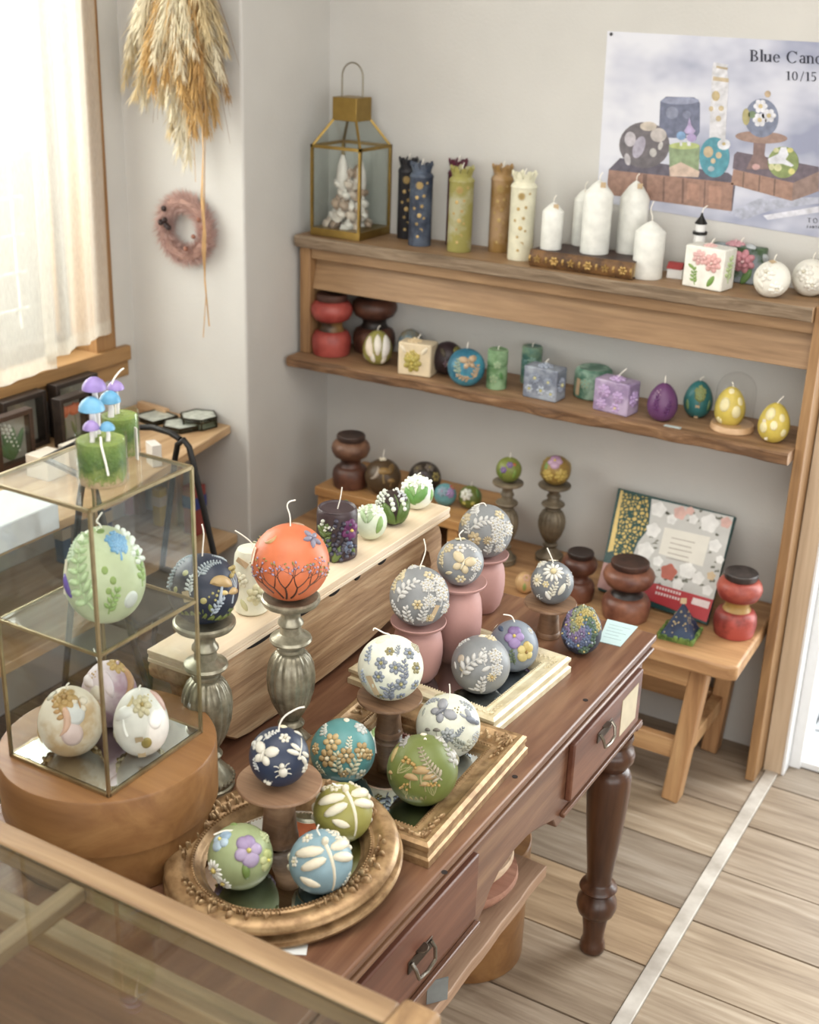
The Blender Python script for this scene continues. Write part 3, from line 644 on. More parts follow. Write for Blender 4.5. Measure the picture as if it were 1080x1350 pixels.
def m_moon(mb, M, s, a):
    p = [rot2(.5 * s * math.cos(math.radians(200 + 14 * i)), s * (.3 + .5 * math.sin(math.radians(200 + 14 * i))), a) for i in range(11)]; m = len(p)
    rs = [s * .13 * math.sin(PI * (i + .25) / (m - .5)) + .0002 for i in range(m)]
    vs = []; fs = []; q = 5
    for i, (u, v) in enumerate(p):
        c, e = p[max(0, i - 1)], p[min(m - 1, i + 1)]; du, dv = e[0] - c[0], e[1] - c[1]; l = math.hypot(du, dv)
        for k in range(q): t = PI * k / (q - 1); vs.append(M(u - dv / l * rs[i] * math.cos(t), v + du / l * rs[i] * math.cos(t), rs[i] * math.sin(t)))
    for i in range(m - 1):
        for k in range(q - 1): fs.append((i * q + k, (i + 1) * q + k, (i + 1) * q + k + 1, i * q + k + 1))
    mb.mat(0).add(vs, fs)
def m_tree(mb, M, s, a, seed=1):
    rnd = random.Random(seed)
    def grow(p, ang, l, r, d):
        q = (p[0] + l * math.cos(ang), p[1] + l * math.sin(ang)); stroke(mb.mat(0), M, curve(p, q, rnd.uniform(-.08, .08), 5), r, r * .7)
        if d: 
            for sd in (-1, 1): grow(q, ang + sd * rnd.uniform(.25, .6), l * rnd.uniform(.6, .85), r * .65, d - 1)
        if d < 2:
            blade(mb.mat(1 if rnd.random() < .6 else 2), M, q[0] + rnd.uniform(-.03, .03) * s, q[1] + rnd.uniform(-.02, .04) * s, rnd.uniform(0, 6), s * .075, s * .045, s * .025, .4, 7)
    grow(rot2(0, -.5 * s, a), a + PI / 2, s * .36, s * .026, 3)
def m_grass(mb, M, s, a):
    for i in range(12): x = s * (-.5 + i / 11); blade(mb.mat(0), M, x, -.15 * s, PI / 2 + .3 * math.sin(i * 2.1), s * .28, s * .07, s * .04, .4, 7)
def m_dots(mb, M, s, a):
    for i in range(6): t = i * 2.4 + a; r = s * .5 * math.sqrt((i + .3) / 6); dot(mb.mat(0), M, r * math.cos(t), r * math.sin(t), s * (.11 - .008 * i), s * .06)
def m_disc(mb, M, s, a): dot(mb.mat(0), M, 0, 0, s * .5, s * .07, 16)
def m_leaf(mb, M, s, a): blade(mb.mat(0), M, *rot2(0, -.5 * s, a), a + PI / 2, s, s * .42, s * .07, .4, 12)
MOT = dict(flower=(m_flower, 'flower'), daisy=(m_daisy, 'flower'), rosette=(m_rosette, 'flower'), cluster=(m_cluster, 'flower_cluster'), sprig=(m_sprig, 'leaf_sprig'), fern=(m_fern, 'fern_frond'), butterfly=(m_butterfly, 'butterfly_motif'), dragonfly=(m_dragonfly, 'dragonfly_motif'), beetle=(m_beetle, 'beetle_motif'), mushroom=(m_mushroom, 'mushroom_motif'), shrooms=(m_shrooms, 'mushroom_group'), berries=(m_berries, 'berry_sprig'), lily=(m_lily, 'lily_sprig'), bells=(m_bells, 'bell_flowers'), pansy=(m_pansy, 'pansy'), bird=(m_bird, 'bird_motif'), star=(m_star, 'star_motif'), moon=(m_moon, 'moon_motif'), tree=(m_tree, 'branch_motif'), grass=(m_grass, 'grass_edge'), dots=(m_dots, 'raised_dots'), disc=(m_disc, 'spot'), leaf=(m_leaf, 'leaf'))
KS = dict(flower=1.18, daisy=1.15, rosette=1.3, cluster=1.18, sprig=1.35, butterfly=1.15, mushroom=1.02, dragonfly=1.12, pansy=1.15, leaf=1.2, dots=1.3, berries=1.3, shrooms=1.1, lily=1.3, bells=1.3, tree=1.3, fern=1.15, star=1.1, beetle=1.15, bird=1.1)
# ------------------------------------------------------------------ candles
class Body:
    """a ball or egg of wax: centre c, radius R, height factor kz, narrowing toward the top"""
    def __init__(s, c, R, kz=1., nar=0.): s.c, s.R, s.kz, s.nar = Vector(c), R, kz, nar
    def pt(s, d, h=0):
        w = 1 - s.nar * d.z - .35 * s.nar * (1 - d.z * d.z) * 0
        p = Vector((d.x * w, d.y * w, d.z * s.kz)) * s.R + d * h
        p.z = max(p.z, -s.kz * s.R * .97); return s.c + p
    def view(s):
        v = (CAM - s.c).normalized(); r = Vector((0, 0, 1)).cross(v).normalized(); return r, v.cross(r), v
    def spot(s, dx, dy, back=False):
        r, u, v = s.view(); q = math.hypot(dx, dy)
        if q > .985: dx, dy = dx * .985 / q, dy * .985 / q
        n = (r * dx + u * dy + v * math.sqrt(max(0, 1 - dx * dx - dy * dy)) * (-1 if back else 1)).normalized(); return n, u
    def map(s, n, up, roll=0):
        t = up - n * up.dot(n)
        if t.length < 1e-3: t = Vector((0, 0, 1)).cross(n)
        t.normalize(); e = t.cross(n)
        if roll: e, t = e * math.cos(roll) + t * math.sin(roll), t * math.cos(roll) - e * math.sin(roll)
        R = s.R
        def M(u, v, h):
            l = math.hypot(u, v)
            if l < 1e-9: return s.pt(n, h)
            a = l / R; return s.pt(n * math.cos(a) + (e * (u / l) + t * (v / l)) * math.sin(a), h)
        return M
    def mesh(s, n=48, m=28):
        b = MB(); vs = []; fs = []
        for j in range(m + 1):
            t = PI * j / m
            for i in range(n): a = 2 * PI * i / n; vs.append(s.pt(Vector((math.sin(t) * math.cos(a), math.sin(t) * math.sin(a), -math.cos(t)))))
        for j in range(m):
            for i in range(n): k = (i + 1) % n; fs.append((j * n + i, j * n + k, (j + 1) * n + k, (j + 1) * n + i))
        b.add(vs, fs); return b
    def top(s): return s.pt(Vector((0, 0, 1)))
def wick(parent, base, pts, r=.0011, pxs=None):
    """pts: offsets in photograph pixels from the wick's foot (right, up)"""
    v = (CAM - base).normalized(); rr = Vector((0, 0, 1)).cross(v).normalized(); k = mpp(base)
    P = [base - Vector((0, 0, .003))] + [base + rr * (x * k) + Vector((0, 0, y * k * 1.08)) for x, y in pts]
    # smooth
    Q = []
    for i in range(len(P) - 1):
        a, b_, c, d = P[max(0, i - 1)], P[i], P[i + 1], P[min(len(P) - 1, i + 2)]
        for t in (0, .33, .66): Q.append(.5 * ((2 * b_) + (c - a) * t + (2 * a - 5 * b_ + 4 * c - d) * t * t + (3 * b_ - a - 3 * c + d) * t ** 3))
    Q.append(P[-1]); b = MB(); b.tube(Q, r, 6); return b.build('wick', WICK, parent)
def hangtag(parent, M, u, v, ang, w=.008, l=.021, m=None, leaf=False):
    """a small paper tag lying on the wax, with its thread"""
    b = MB(); 
    if leaf: blade(b, M, u, v, ang, l, w * 1.2, .0012, .3, 12)
    else:
        q = [(-w / 2, 0), (w / 2, 0), (w / 2, l), (-w / 2, l)]; q = [rot2(x, y, ang - PI / 2) for x, y in q]
        g = [(0, 0)]; vs = [M(u + x, v + y, .0028) for x, y in q] + [M(u + x, v + y, .0022) for x, y in q]
        b.add(vs, [(0, 1, 2, 3), (7, 6, 5, 4), (0, 4, 5, 1), (1, 5, 6, 2), (2, 6, 7, 3), (3, 7, 4, 0)])
    o = b.build('paper_tag', m or TAGP, parent); return o
def motif(parent, M, kind, s, a, mats, name=None):
    fn, nm = MOT[kind]; b = MB()
    fn(b, M, s, a)
    ms = [wax(c) if isinstance(c, str) else c for c in mats]
    return b.build(name or nm, ms, parent, smooth=60)
def ball(label, px, py, rp, col, motifs=(), z=None, foot=None, kz=1., nar=0., zoom=None, back=(), wk=((0, 12), (3, 22)), tags=(), group=None, name='ball_candle', cat='candle', mat=None, seg=(48, 28), rowless=False):
    if foot is not None: c, R = over(px, py, rp, foot)
    else:
        zf = z if callable(z) else (lambda y: z)
        c, R = rest(px, py, rp, zf(1.13), kz * .97)
        for _ in range(4): c, R = rest(px, py, rp, zf(c.y), kz * .97)
    if c.y + R > YB - .004: f_ = (YB - .005 - R) / c.y; c = Vector((c.x * f_, c.y * f_, c.z))
    B = Body(c, R, kz, nar)
    base = Vector((c.x, c.y, c.z - kz * R * .97)); t = thing(name, label, cat, base, group)
    B.mesh(*seg).build('wax_body', mat or wax(col), t, smooth=60)
    ox, oy, zs = zoom or (0, 0, 1); k = R / rp
    def disc(zx, zy): return ((ox + zx / zs - px) / rp, -((oy + zy / zs) - py) / (rp * (1 if kz == 1 else (.25 + .75 * kz))))
    for kind, zx, zy, s, a, *mats in motifs:
        n, up = B.spot(*disc(zx, zy)); M = B.map(n, up); motif(t, M, kind, s * k * KS.get(kind, 1), math.radians(a), mats)
    rnd = random.Random(int(px * 7 + py))
    if back:
        N_ = 9
        for i in range(N_):
            kind, s, *mats = back[i % len(back)]; f = (i + .5) / N_; dy = 1.5 * f - .7; ph = i * 2.4
            q = math.sqrt(max(0, 1 - dy * dy)); dx = q * .8 * math.sin(ph); n, up = B.spot(dx, dy * .95, True); M = B.map(n, up); motif(t, M, kind, s * k * KS.get(kind, 1), rnd.uniform(-.4, .4), mats)
    if wk: wick(t, B.top() , wk)
    for zx, zy, a, w_, l_, m, leaf in tags:
        n, up = B.spot(*disc(zx, zy)); hangtag(t, B.map(n, up), 0, 0, math.radians(a), w_ * k, l_ * k, m, leaf)
    return t, B
def pedestal(label, c, z0, z1, rd, rs=.018, rf=.024, mat=None, group=None, name='pedestal'):
    """turned wooden cake stand: round plate on a flared stem"""
    t = thing(name, label, 'stand', (c[0], c[1], z0), group); h = z1 - z0
    b = MB(); b.lathe([(rf * .96, z0), (rf, z0 + .003), (rf * .98, z0 + h * .12), (rf * .9, z0 + h * .16), (rf * .92, z0 + h * .19), (rs * 1.08, z0 + h * .5), (rs, z0 + h * .75), (rs * 1.05, z1 - .0068)], 40, (c[0], c[1], 0)); b.build('stem', mat or W_WALNUT, t, smooth=40)
    b = MB(); b.lathe([(rs * 1.1, z1 - .0066), (rd * .9, z1 - .0058), (rd, z1 - .0038), (rd, z1 - .0012), (rd * .985, z1), (0, z1)], 56, (c[0], c[1], 0)); b.build('plate', mat or W_WALNUT, t, smooth=40)
    return t
PEWT = two('#6a6452', '#aaa38b', 26, .35, .65, .32, 4, .5)
PEWB = two('#5a4f3d', '#8a7c64', 22, .35, .65, .45, 4, .2)
def candlestick(label, c, z0, z1, k=1., mat=None, group=None):
    mat = mat or PEWT; h = z1 - z0; t = thing('candlestick', label, 'candlestick', (c[0], c[1], z0), group)
    S = lambda pr: [(r * k, z0 + z * h) for r, z in pr]
    fl = lambda a, z: 1 + .085 * abs(math.cos(a * 8)) ** .7 - .06
    b = MB(); b.lathe(S([(.035, 0), (.0365, .01), (.0365, .025), (.0335, .032), (.035, .05), (.036, .065), (.032, .085), (.026, .115), (.018, .15), (.014, .175)]), 44, (c[0], c[1], 0)); fo = b.build('foot', mat, t, smooth=40)
    b = MB()
    for i in range(28): a = 2 * PI * i / 28; b.ball((c[0] + .0345 * k * math.cos(a), c[1] + .0345 * k * math.sin(a), z0 + .062 * h), .0037 * k, 7, 5)
    b.build('bead_ring', mat, fo)
    b = MB(); b.lathe(S([(.0142, .1755), (.019, .19), (.0205, .205), (.017, .222), (.0125, .235)]), 36, (c[0], c[1], 0)); b.build('collar', mat, t, smooth=40)
    b = MB(); b.lathe(S([(.013, .236), (.019, .27), (.028, .34), (.0345, .43), (.036, .50), (.034, .575), (.028, .63), (.022, .655), (.019, .662)]), 112, (c[0], c[1], 0), fl); b.build('fluted_body', mat, t, smooth=50)
    b = MB(); b.lathe(S([(.0188, .6625), (.021, .675), (.0205, .69), (.017, .70), (.019, .712), (.029, .722), (.0315, .737), (.030, .752), (.022, .765), (.0165, .78), (.0155, .82), (.019, .835), (.0185, .85), (.0145, .87), (.0145, .905), (.018, .93), (.028, .95)]), 44, (c[0], c[1], 0)); b.build('neck', mat, t, smooth=40)
    b = MB(); b.lathe(S([(.029, .9505), (.041, .962), (.0435, .978), (.043, .992), (.040, 1.0), (.0, .985)]), 44, (c[0], c[1], 0)); b.build('drip_cup', mat, t, smooth=40)
    return t
PINKC = plain('#b98a83', .62, 0, .07, 18, .15, 120)
def pink_pot(label, c, z0, z1, rb, rs_, group='pink clay pots'):
    t = thing('clay_pot', label, 'pot', (c[0], c[1], z0), group); h = z1 - z0
    b = MB(); b.lathe([(rb * .62, z0), (rb * .66, z0 + .002), (rb * .84, z0 + h * .12), (rb * .96, z0 + h * .3), (rb, z0 + h * .48), (rb * .985, z0 + h * .66), (rb * .92, z0 + h * .8), (rb * .80, z0 + h * .9), (rb * .66, z0 + h * .945)], 52, (c[0], c[1], 0)); b.build('pot_body', PINKC, t, smooth=50)
    b = MB(); b.lathe([(rb * .66, z0 + h * .946), (rs_ * .8, z1 - .0045), (rs_ * .97, z1 - .001), (rs_, z1 + .0035), (rs_ * .98, z1 + .0045), (rs_ * .88, z1 + .0012), (rs_ * .6, z1 - .0005), (0, z1 - .0008)], 52, (c[0], c[1], 0)); b.build('saucer', PINKC, t, smooth=50)
    return t
def barrel(label, px, py, rp, h, z, cols, group='turned wooden holders', name='wooden_holder'):
    """turned wooden spool holder: round foot, narrow waist, round cushion, dark cap"""
    c = at(px, py, z=z); r = rp * mpp(c); t = thing(name, label, 'candle holder', (c.x, c.y, z), group)
    H = h * mpp(c) * 1.08
    a, bb, cc, dd = cols
    P = lambda pr: [(q * r, z + w * H) for q, w in pr]
    b = MB(); b.lathe(P([(.86, 0), (.92, .012), (.97, .10), (1, .2), (.97, .3), (.86, .37), (.7, .40)]), 44, (c.x, c.y, 0)); b.build('foot', a, t, smooth=40)
    b = MB(); b.lathe(P([(.66, .4005), (.6, .43), (.54, .47), (.56, .52), (.66, .56)]), 36, (c.x, c.y, 0)); b.build('waist', bb, t, smooth=40)
    b = MB(); b.lathe(P([(.7, .5605), (.9, .60), (1.02, .68), (1.06, .745), (1.0, .82), (.86, .875), (.7, .89)]), 44, (c.x, c.y, 0)); b.build('cushion', cc, t, smooth=40)
    b = MB(); b.lathe(P([(.72, .8905), (.78, .93), (.78, .985), (.74, 1.0), (.3, .985), (0, .985)]), 40, (c.x, c.y, 0)); b.build('cap', dd, t, smooth=40)
    return t
# ------------------------------------------------------------------ mirror frames lying on the desk
def frame_rect(mb, W, H, prof, base):
    vs = []; fs = []
    for d, z in prof:
        for sx, sy in ((-1, -1), (1, -1), (1, 1), (-1, 1)): vs.append(base @ Vector((sx * (W / 2 - d), sy * (H / 2 - d), z)))
    m = len(prof)
    for k in range(m - 1):
        for i in range(4): j = (i + 1) % 4; fs.append((k * 4 + i, k * 4 + j, (k + 1) * 4 + j, (k + 1) * 4 + i))
    mb.add(vs, fs)
def frame_surf(prof, W, H, base):
    P = [(d, z) for d, z in prof]
    def zof(d):
        for (a, za), (b_, zb) in zip(P[2:], P[3:]):
            if a <= d <= b_ and b_ > a: return za + (zb - za) * (d - a) / (b_ - a)
        return P[-1][1]
    def at_(x0, y0, ang=0):
        def M(u, v, h):
            a, c = rot2(u, v, ang); x, y = x0 + a, y0 + c; d = min(W / 2 - abs(x), H / 2 - abs(y)); return base @ Vector((x, y, zof(max(d, .0)) + h))
        return M
    return at_
def rect_mirror(label, cor_near, cor_far, W, prof, mat, matd, orn, side=-1):
    """cor_near, cor_far: the two ends of the right-hand outer edge; the frame lies to the left of it"""
    a, c = Vector((cor_near.x, cor_near.y)), Vector((cor_far.x, cor_far.y)); e = (c - a); H = e.length; e.normalize(); lft = Vector((-e.y, e.x))
    ctr = (a + c) / 2 + lft * (W / 2); ang = math.atan2(e.y, e.x) - PI / 2
    t = thing('picture_mirror', label, 'mirror', (ctr.x, ctr.y, T)); base = Matrix.Translation((ctr.x, ctr.y, T + .0004)) @ Matrix.Rotation(ang, 4, 'Z')
    b = MB(); frame_rect(b, W, H, prof, base); b.build('frame_moulding', mat, t, smooth=25)
    dl = prof[-1][0]
    b = MB(); w, h = W / 2 - dl + .004, H / 2 - dl + .004; b.box(-w, w, -h, h, .006, prof[-1][1] + .0005, base); b.build('mirror_glass', MIRROR, t)
    b = MB(); w, h = W / 2 - .006, H / 2 - .006; b.box(-w, w, -h, h, 0, .0055, base); b.build('backing', plain('#3a2c1e', .8), t)
    S = frame_surf(prof, W, H, base)
    db = orn['bead']; b = MB(); n = 0
    for s0, s1, fx in ((-1, 1, 0), (-1, 1, 1)):
        L = (W if fx == 0 else H) / 2 - db
        k = int(2 * L / orn['step'])
        for i in range(k):
            q = -L + 2 * L * (i + .5) / k
            for sg in (-1, 1):
                x, y = (q, sg * (H / 2 - db)) if fx == 0 else (sg * (W / 2 - db), q)
                p = S(x, y)(0, 0, 0); b.ball(p, orn['step'] * .42, 6, 4)
    b.build('bead_edge', mat, t)
    for sx in (-1, 1):
        for sy in (-1, 1):
            b = MB(); x0, y0 = sx * (W / 2 - orn['dc']), sy * (H / 2 - orn['dc']); aa = math.atan2(sy, sx)
            M = S(x0, y0, aa); s = orn['size']
            for i in range(7): tt = PI + (i - 3) * .42; blade(b, M, .2 * s, 0, tt, s * (1 - .1 * abs(i - 3)), s * .26, s * .2, .3)
            for i in range(5): blade(b, M, 0, 0, 2 * PI * i / 5, s * .3, s * .22, s * .26, .1)
            for sd in (-1, 1):
                for i in range(6):
                    u = -.35 * s - i * s * .34; M2 = S(x0, y0, aa); ang2 = sd * PI * .75
                    uu, vv = rot2(.5 * s + i * s * .36, 0, ang2); blade(b, M2, uu, vv, ang2 + (-1) ** i * .7, s * .5, s * .24, s * .18, .2); 
                    if i % 2: dot(b, M2, uu, vv, s * .1, s * .13, 7)
            b.build('corner_ornament', matd, t, smooth=50)
    return t
gilt = [(0, 0), (0, .011), (.003, .014), (.004, .02), (.002, .024), (.002, .031), (.007, .035), (.013, .034), (.018, .030), (.028, .0255), (.035, .0235), (.040, .0245), (.044, .022), (.047, .0165), (.051, .0155), (.054, .010)]
rect_mirror('gold ornate rectangular mirror lying on the desk with the green ball on it', at(566, 1118, z=T + .034), at(697.5, 969, z=T + .034), .285, gilt, GOLD, GOLDD, dict(bead=.042, step=.0048, dc=.024, size=.021))
crm = [(0, 0), (0, .010), (.004, .013), (.004, .018), (.001, .022), (.001, .027), (.006, .031), (.012, .030), (.016, .0255), (.030, .022), (.034, .0235), (.039, .021), (.042, .0155), (.047, .0105)]
a_ = at(652, 951, z=T + .03); c_ = at(754.5, 866, z=T + .03)
rect_mirror('cream painted rectangular mirror lying on the desk under a pink clay pot', a_, c_, .285, crm, CREAMF, CREAMF, dict(bead=.037, step=.005, dc=.021, size=.013))
# oval gilt mirror
# it leans: near edge on the desk, far edge on the moulding of the gold rectangular mirror
OSL = .15; OC = Vector((-.818, 1.128)); OA, OB, OANG = .152, .138, math.radians(45)
def ZMO(y): return .7252 + OSL * (y - 1.0)
ov = thing('oval_mirror', 'oval gilt mirror with moulded rim at the near end of the desk', 'mirror', (OC.x, OC.y, ZMO(OC.y) - .0132))
base = Matrix.Translation((OC.x, OC.y, ZMO(OC.y) - .0128)) @ Matrix.Rotation(math.atan(OSL), 4, 'X') @ Matrix.Rotation(OANG, 4, 'Z')
def oval(mb, prof, n=96):
    vs = []; fs = []
    for d, z in prof:
        for i in range(n): a = 2 * PI * i / n; vs.append(base @ Vector(((OA - d) * math.cos(a), (OB - d) * math.sin(a), z)))
    for k in range(len(prof) - 1):
        for i in range(n): j = (i + 1) % n; fs.append((k * n + i, k * n + j, (k + 1) * n + j, (k + 1) * n + i))
    mb.add(vs, fs)
ovp = [(.001, 0), (-.0035, .003), (-.005, .008), (-.003, .0125), (.004, .014), (.009, .0155), (.006, .0185), (.001, .021), (-.001, .025), (.0005, .029), (.005, .0325), (.012, .0345), (.018, .0345), (.022, .0325), (.025, .0285), (.031, .0265), (.034, .028), (.0375, .0275), (.040, .0235), (.0435, .022), (.046, .018), (.048, .015), (.051, .0125)]
b = MB(); oval(b, ovp[:6]); b.build('lower_rim', GOLD, ov, smooth=40)
b = MB(); oval(b, ovp[5:]); b.build('upper_rim', GOLD, ov, smooth=40)
b = MB(); n = 80; b.add([base @ Vector(((OA - .048) * math.cos(2 * PI * i / n), (OB - .048) * math.sin(2 * PI * i / n), .013)) for i in range(n)] + [base @ Vector(((OA - .048) * math.cos(2 * PI * i / n), (OB - .048) * math.sin(2 * PI * i / n), .006)) for i in range(n)], [tuple(range(n)), tuple(range(2 * n - 1, n - 1, -1))] + [(n + i, n + (i + 1) % n, (i + 1) % n, i) for i in range(n)])
b.build('mirror_glass', MIRROR, ov)
b = MB()
for i in range(150):
    a = 2 * PI * i / 150; b.ball(base @ Vector(((OA - .0355) * math.cos(a), (OB - .0355) * math.sin(a), .0285)), .0022, 6, 4)
b.build('bead_edge', GOLD, ov)
def osurf(a0):
    def M(u, v, h):
        a = a0 + u / .15; d = .022 - v
        z = .035 - max(0, d - .016) * .45
        return base @ Vector(((OA - d) * math.cos(a), (OB - d) * math.sin(a), z + h))
    return M
for q in range(4):
    b = MB()
    for i in range(15):
        M = osurf(PI / 4 + q * PI / 2 + (i - 7) * .085); k = 1 - abs(i - 7) / 11
        blade(b, M, 0, 0, (-1) ** i * 1.1 + PI * (i > 7), .017 * k, .0085 * k, .0055, .2); blade(b, M, 0, 0, -(-1) ** i * 1.9, .013 * k, .007 * k, .005, .2); dot(b, M, .003, -.004, .003 * k, .006, 7)
    b.build('rim_ornament', GOLDD, ov, smooth=50)
c = at(390, 1250, z=T)
b = MB(); b.box(-.02, .014, -.012, .012, .0003, .001, rz(.5, (c.x, c.y, T))); tag(b.build('paper_slip', plain('#dfe3e2', .7, 0, .02)), 'small white paper slip peeking out below the oval mirror', 'paper')
b = MB(); vs = [at(*p, z=T) for p in ((801, 817), (841, 827), (818, 853), (789, 846))]
b.add([v + Vector((0, 0, .0004)) for v in vs] + [v + Vector((0, 0, .0016)) for v in vs], [(3, 2, 1, 0), (4, 5, 6, 7), (0, 1, 5, 4), (1, 2, 6, 5), (2, 3, 7, 6), (3, 0, 4, 7)]); 
cd_ = thing('price_card', 'pale blue price card at the far corner of the desk', 'card', vs[0]); b.build('card', plain('#b9d3d4', .35, 0, .03), cd_)
b = MB()
for i in range(5):
    p0 = vs[0].lerp(vs[3], .2 + .14 * i); p1 = vs[1].lerp(vs[2], .2 + .14 * i); b.bar(p0.lerp(p1, .12) + Vector((0, 0, .0017)), p0.lerp(p1, .86 - .2 * (i % 2)) + Vector((0, 0, .0017)), .0012, .0002)
b.build('printed_lines', plain('#8fa9ad', .5), cd_)
# ------------------------------------------------------------------ candles on the desk
zA, zB, zC_, zD, zE, zF, zG, zH = (460, 820, 5.4), (500, 650, 5.4), (320, 640, 8.3077), (220, 690, 7.945), (220, 880, 2.7), (400, 600, 5.4), (440, 640, 2.571), (0, 640, 3.068)
ZMG, ZMC = T + .0109, T + .0114
GW, GC = '#bdbcb8', '#c2b48f'      # pale grey-white relief, cream relief
GREY = '#7f8284'
BLUF, OLV = '#7f8792', '#8a8258'
def foot(px, py, z=T): p = at(px, py, z=z); return (p.x, p.y)
# -- white ball with grey-blue flowers on a walnut stand
f = foot(513, 968, ZMG)
t, B = ball('cream ball candle with grey blue flowers on the larger walnut stand', 515, 880, 43.5, '#d6d8c6', [
    ('flower', 230, 295, 15, 10, BLUF, '#9a9460'), ('flower', 330, 325, 15, 40, BLUF, '#9a9460'), ('flower', 215, 390, 14, 0, BLUF, '#9a9460'), ('flower', 372, 437, 16, 20, BLUF, '#9a9460'), ('flower', 425, 222, 15, 0, BLUF, OLV), ('flower', 478, 322, 14, 0, OLV, BLUF), ('flower', 288, 212, 11, 0, OLV, BLUF), ('sprig', 345, 205, 13, -10, '#868d98'), ('flower', 236, 526, 10, 0, OLV, BLUF), ('sprig', 140, 240, 20, 20, '#929ca8'), ('leaf', 250, 470, 10, 60, '#767e8c'), ('leaf', 330, 470, 10, -50, '#767e8c'), ('sprig', 300, 505, 26, 5, '#7a818e'), ('sprig', 400, 345, 22, 12, '#7a818e'), ('flower', 472, 440, 13, 0, BLUF, OLV), ('sprig', 110, 400, 16, 8, '#929ca8'), ('flower', 375, 520, 11, 0, '#767e8c', OLV), ('rosette', 470, 180, 12, 0, '#a9a38a')],
    foot=f, zoom=zA, back=[('flower', 15, BLUF, OLV), ('sprig', 20, '#929ca8')], wk=((-3, 5), (-10, 7), (-22, 13), (-24, 10)), tags=[(150, 385, -85, 9, 28, TAGP, 0), (255, 130, 200, 9, 14, TAGW, 1)])
pedestal('larger walnut stand on the gold mirror under the cream ball', (B.c.x, B.c.y), ZMG, B.c.z - B.R * .97 - .0002, .0505, .0165, .022)
# -- grey balls on pink pots
def greyball(label, px, py, rp, ft, mots, **k):
    return ball(label, px, py, rp, GREY, mots, foot=ft, back=[('cluster', 20, GW, GC, GW), ('sprig', 22, GW), ('rosette', 14, GC, GW)], **k)
t, B = greyball('grey ball candle with white leaf sprigs on the nearest pink pot', 553, 786, 39.5, foot(552, 893, ZMC), [
    ('sprig', 190, 690, 30, -38, GW), ('sprig', 215, 880, 24, 5, GW), ('flower', 275, 795, 12, 0, GC, '#b79a5c'), ('cluster', 345, 670, 19, 10, GW, GC, GW), ('cluster', 360, 780, 18, 20, GW, GC, GW), ('daisy', 362, 885, 12, 0, GC, '#a88f58'), ('sprig', 320, 870, 22, 5, GW), ('flower', 350, 585, 13, 0, GC, GW), ('cluster', 445, 720, 24, 0, GW, GC, GW), ('cluster', 430, 640, 20, 30, GW, GC, GW), ('sprig', 110, 660, 18, 20, GC), ('sprig', 125, 830, 18, 30, GW), ('sprig', 160, 590, 20, 40, GC), ('leaf', 150, 870, 9, 40, GW), ('rosette', 230, 520, 11, 0, GW, GC), ('cluster', 470, 820, 18, 0, GW, GC, GW)],
    zoom=zB, wk=((0, 4), (2, 10), (6, 26), (3, 40)), tags=[(412, 790, -92, 7, 24, TAGP, 0), (322, 500, 85, 7, 13, TAGW, 1)])
pink_pot('nearest pink clay pot with flat saucer top on the cream mirror', (B.c.x, B.c.y), ZMC, B.c.z - B.R * .97 - .0002, .0425, .0465)
t, B = greyball('small grey ball candle with a pale butterfly on the middle pink pot', 607, 741, 31, foot(611, 868, ZMC), [
    ('butterfly', 595, 505, 31, -20, '#c4b48f', '#cfc6ac'), ('flower', 573, 392, 13, 0, GW, GC), ('sprig', 445, 480, 16, 10, '#b9ab86'), ('leaf', 500, 572, 10, 100, GC), ('cluster', 690, 520, 18, 0, GW, GC, GW), ('flower', 585, 612, 12, 0, GC, GW), ('sprig', 670, 600, 12, 0, GW), ('sprig', 660, 390, 14, 60, GW), ('rosette', 490, 395, 11, 0, '#b9ab86', GW)],
    zoom=zB, wk=((-2, 4), (-3, 8), (2, 14)), tags=[(600, 330, 170, 8, 12, plain('#b9ad84', .7), 0)])
pink_pot('middle pink clay pot between the two other pink pots', (B.c.x, B.c.y), ZMC, B.c.z - B.R * .97 - .0002, .042, .047)
t, B = greyball('grey ball candle with white clusters on the farthest pink pot', 640, 700, 35.5, foot(643, 803), [
    ('sprig', 730, 215, 26, -60, GW), ('cluster', 840, 240, 21, 0, GW, GC, GW), ('cluster', 850, 320, 20, 0, GW, GC, GW), ('daisy', 776, 338, 11, 0, '#b5a27c', GC), ('cluster', 860, 390, 16, 0, GW, GC, GW), ('sprig', 790, 390, 18, 0, GW), ('rosette', 680, 330, 14, 0, '#b5a27c', GW), ('rosette', 610, 195, 14, 0, '#b9ab8a', GW), ('sprig', 680, 120, 22, 40, GW), ('cluster', 920, 260, 20, 0, GW, GC, GW), ('flower', 850, 150, 13, 0, GC, GW), ('sprig', 630, 260, 16, 20, GW)],
    zoom=zB, wk=((-3, 3), (-8, 3), (-16, -1)))
pink_pot('farthest pink clay pot beside the end of the timber beam', (B.c.x, B.c.y), T + .0005, B.c.z - B.R * .97 - .0002, .042, .0465)
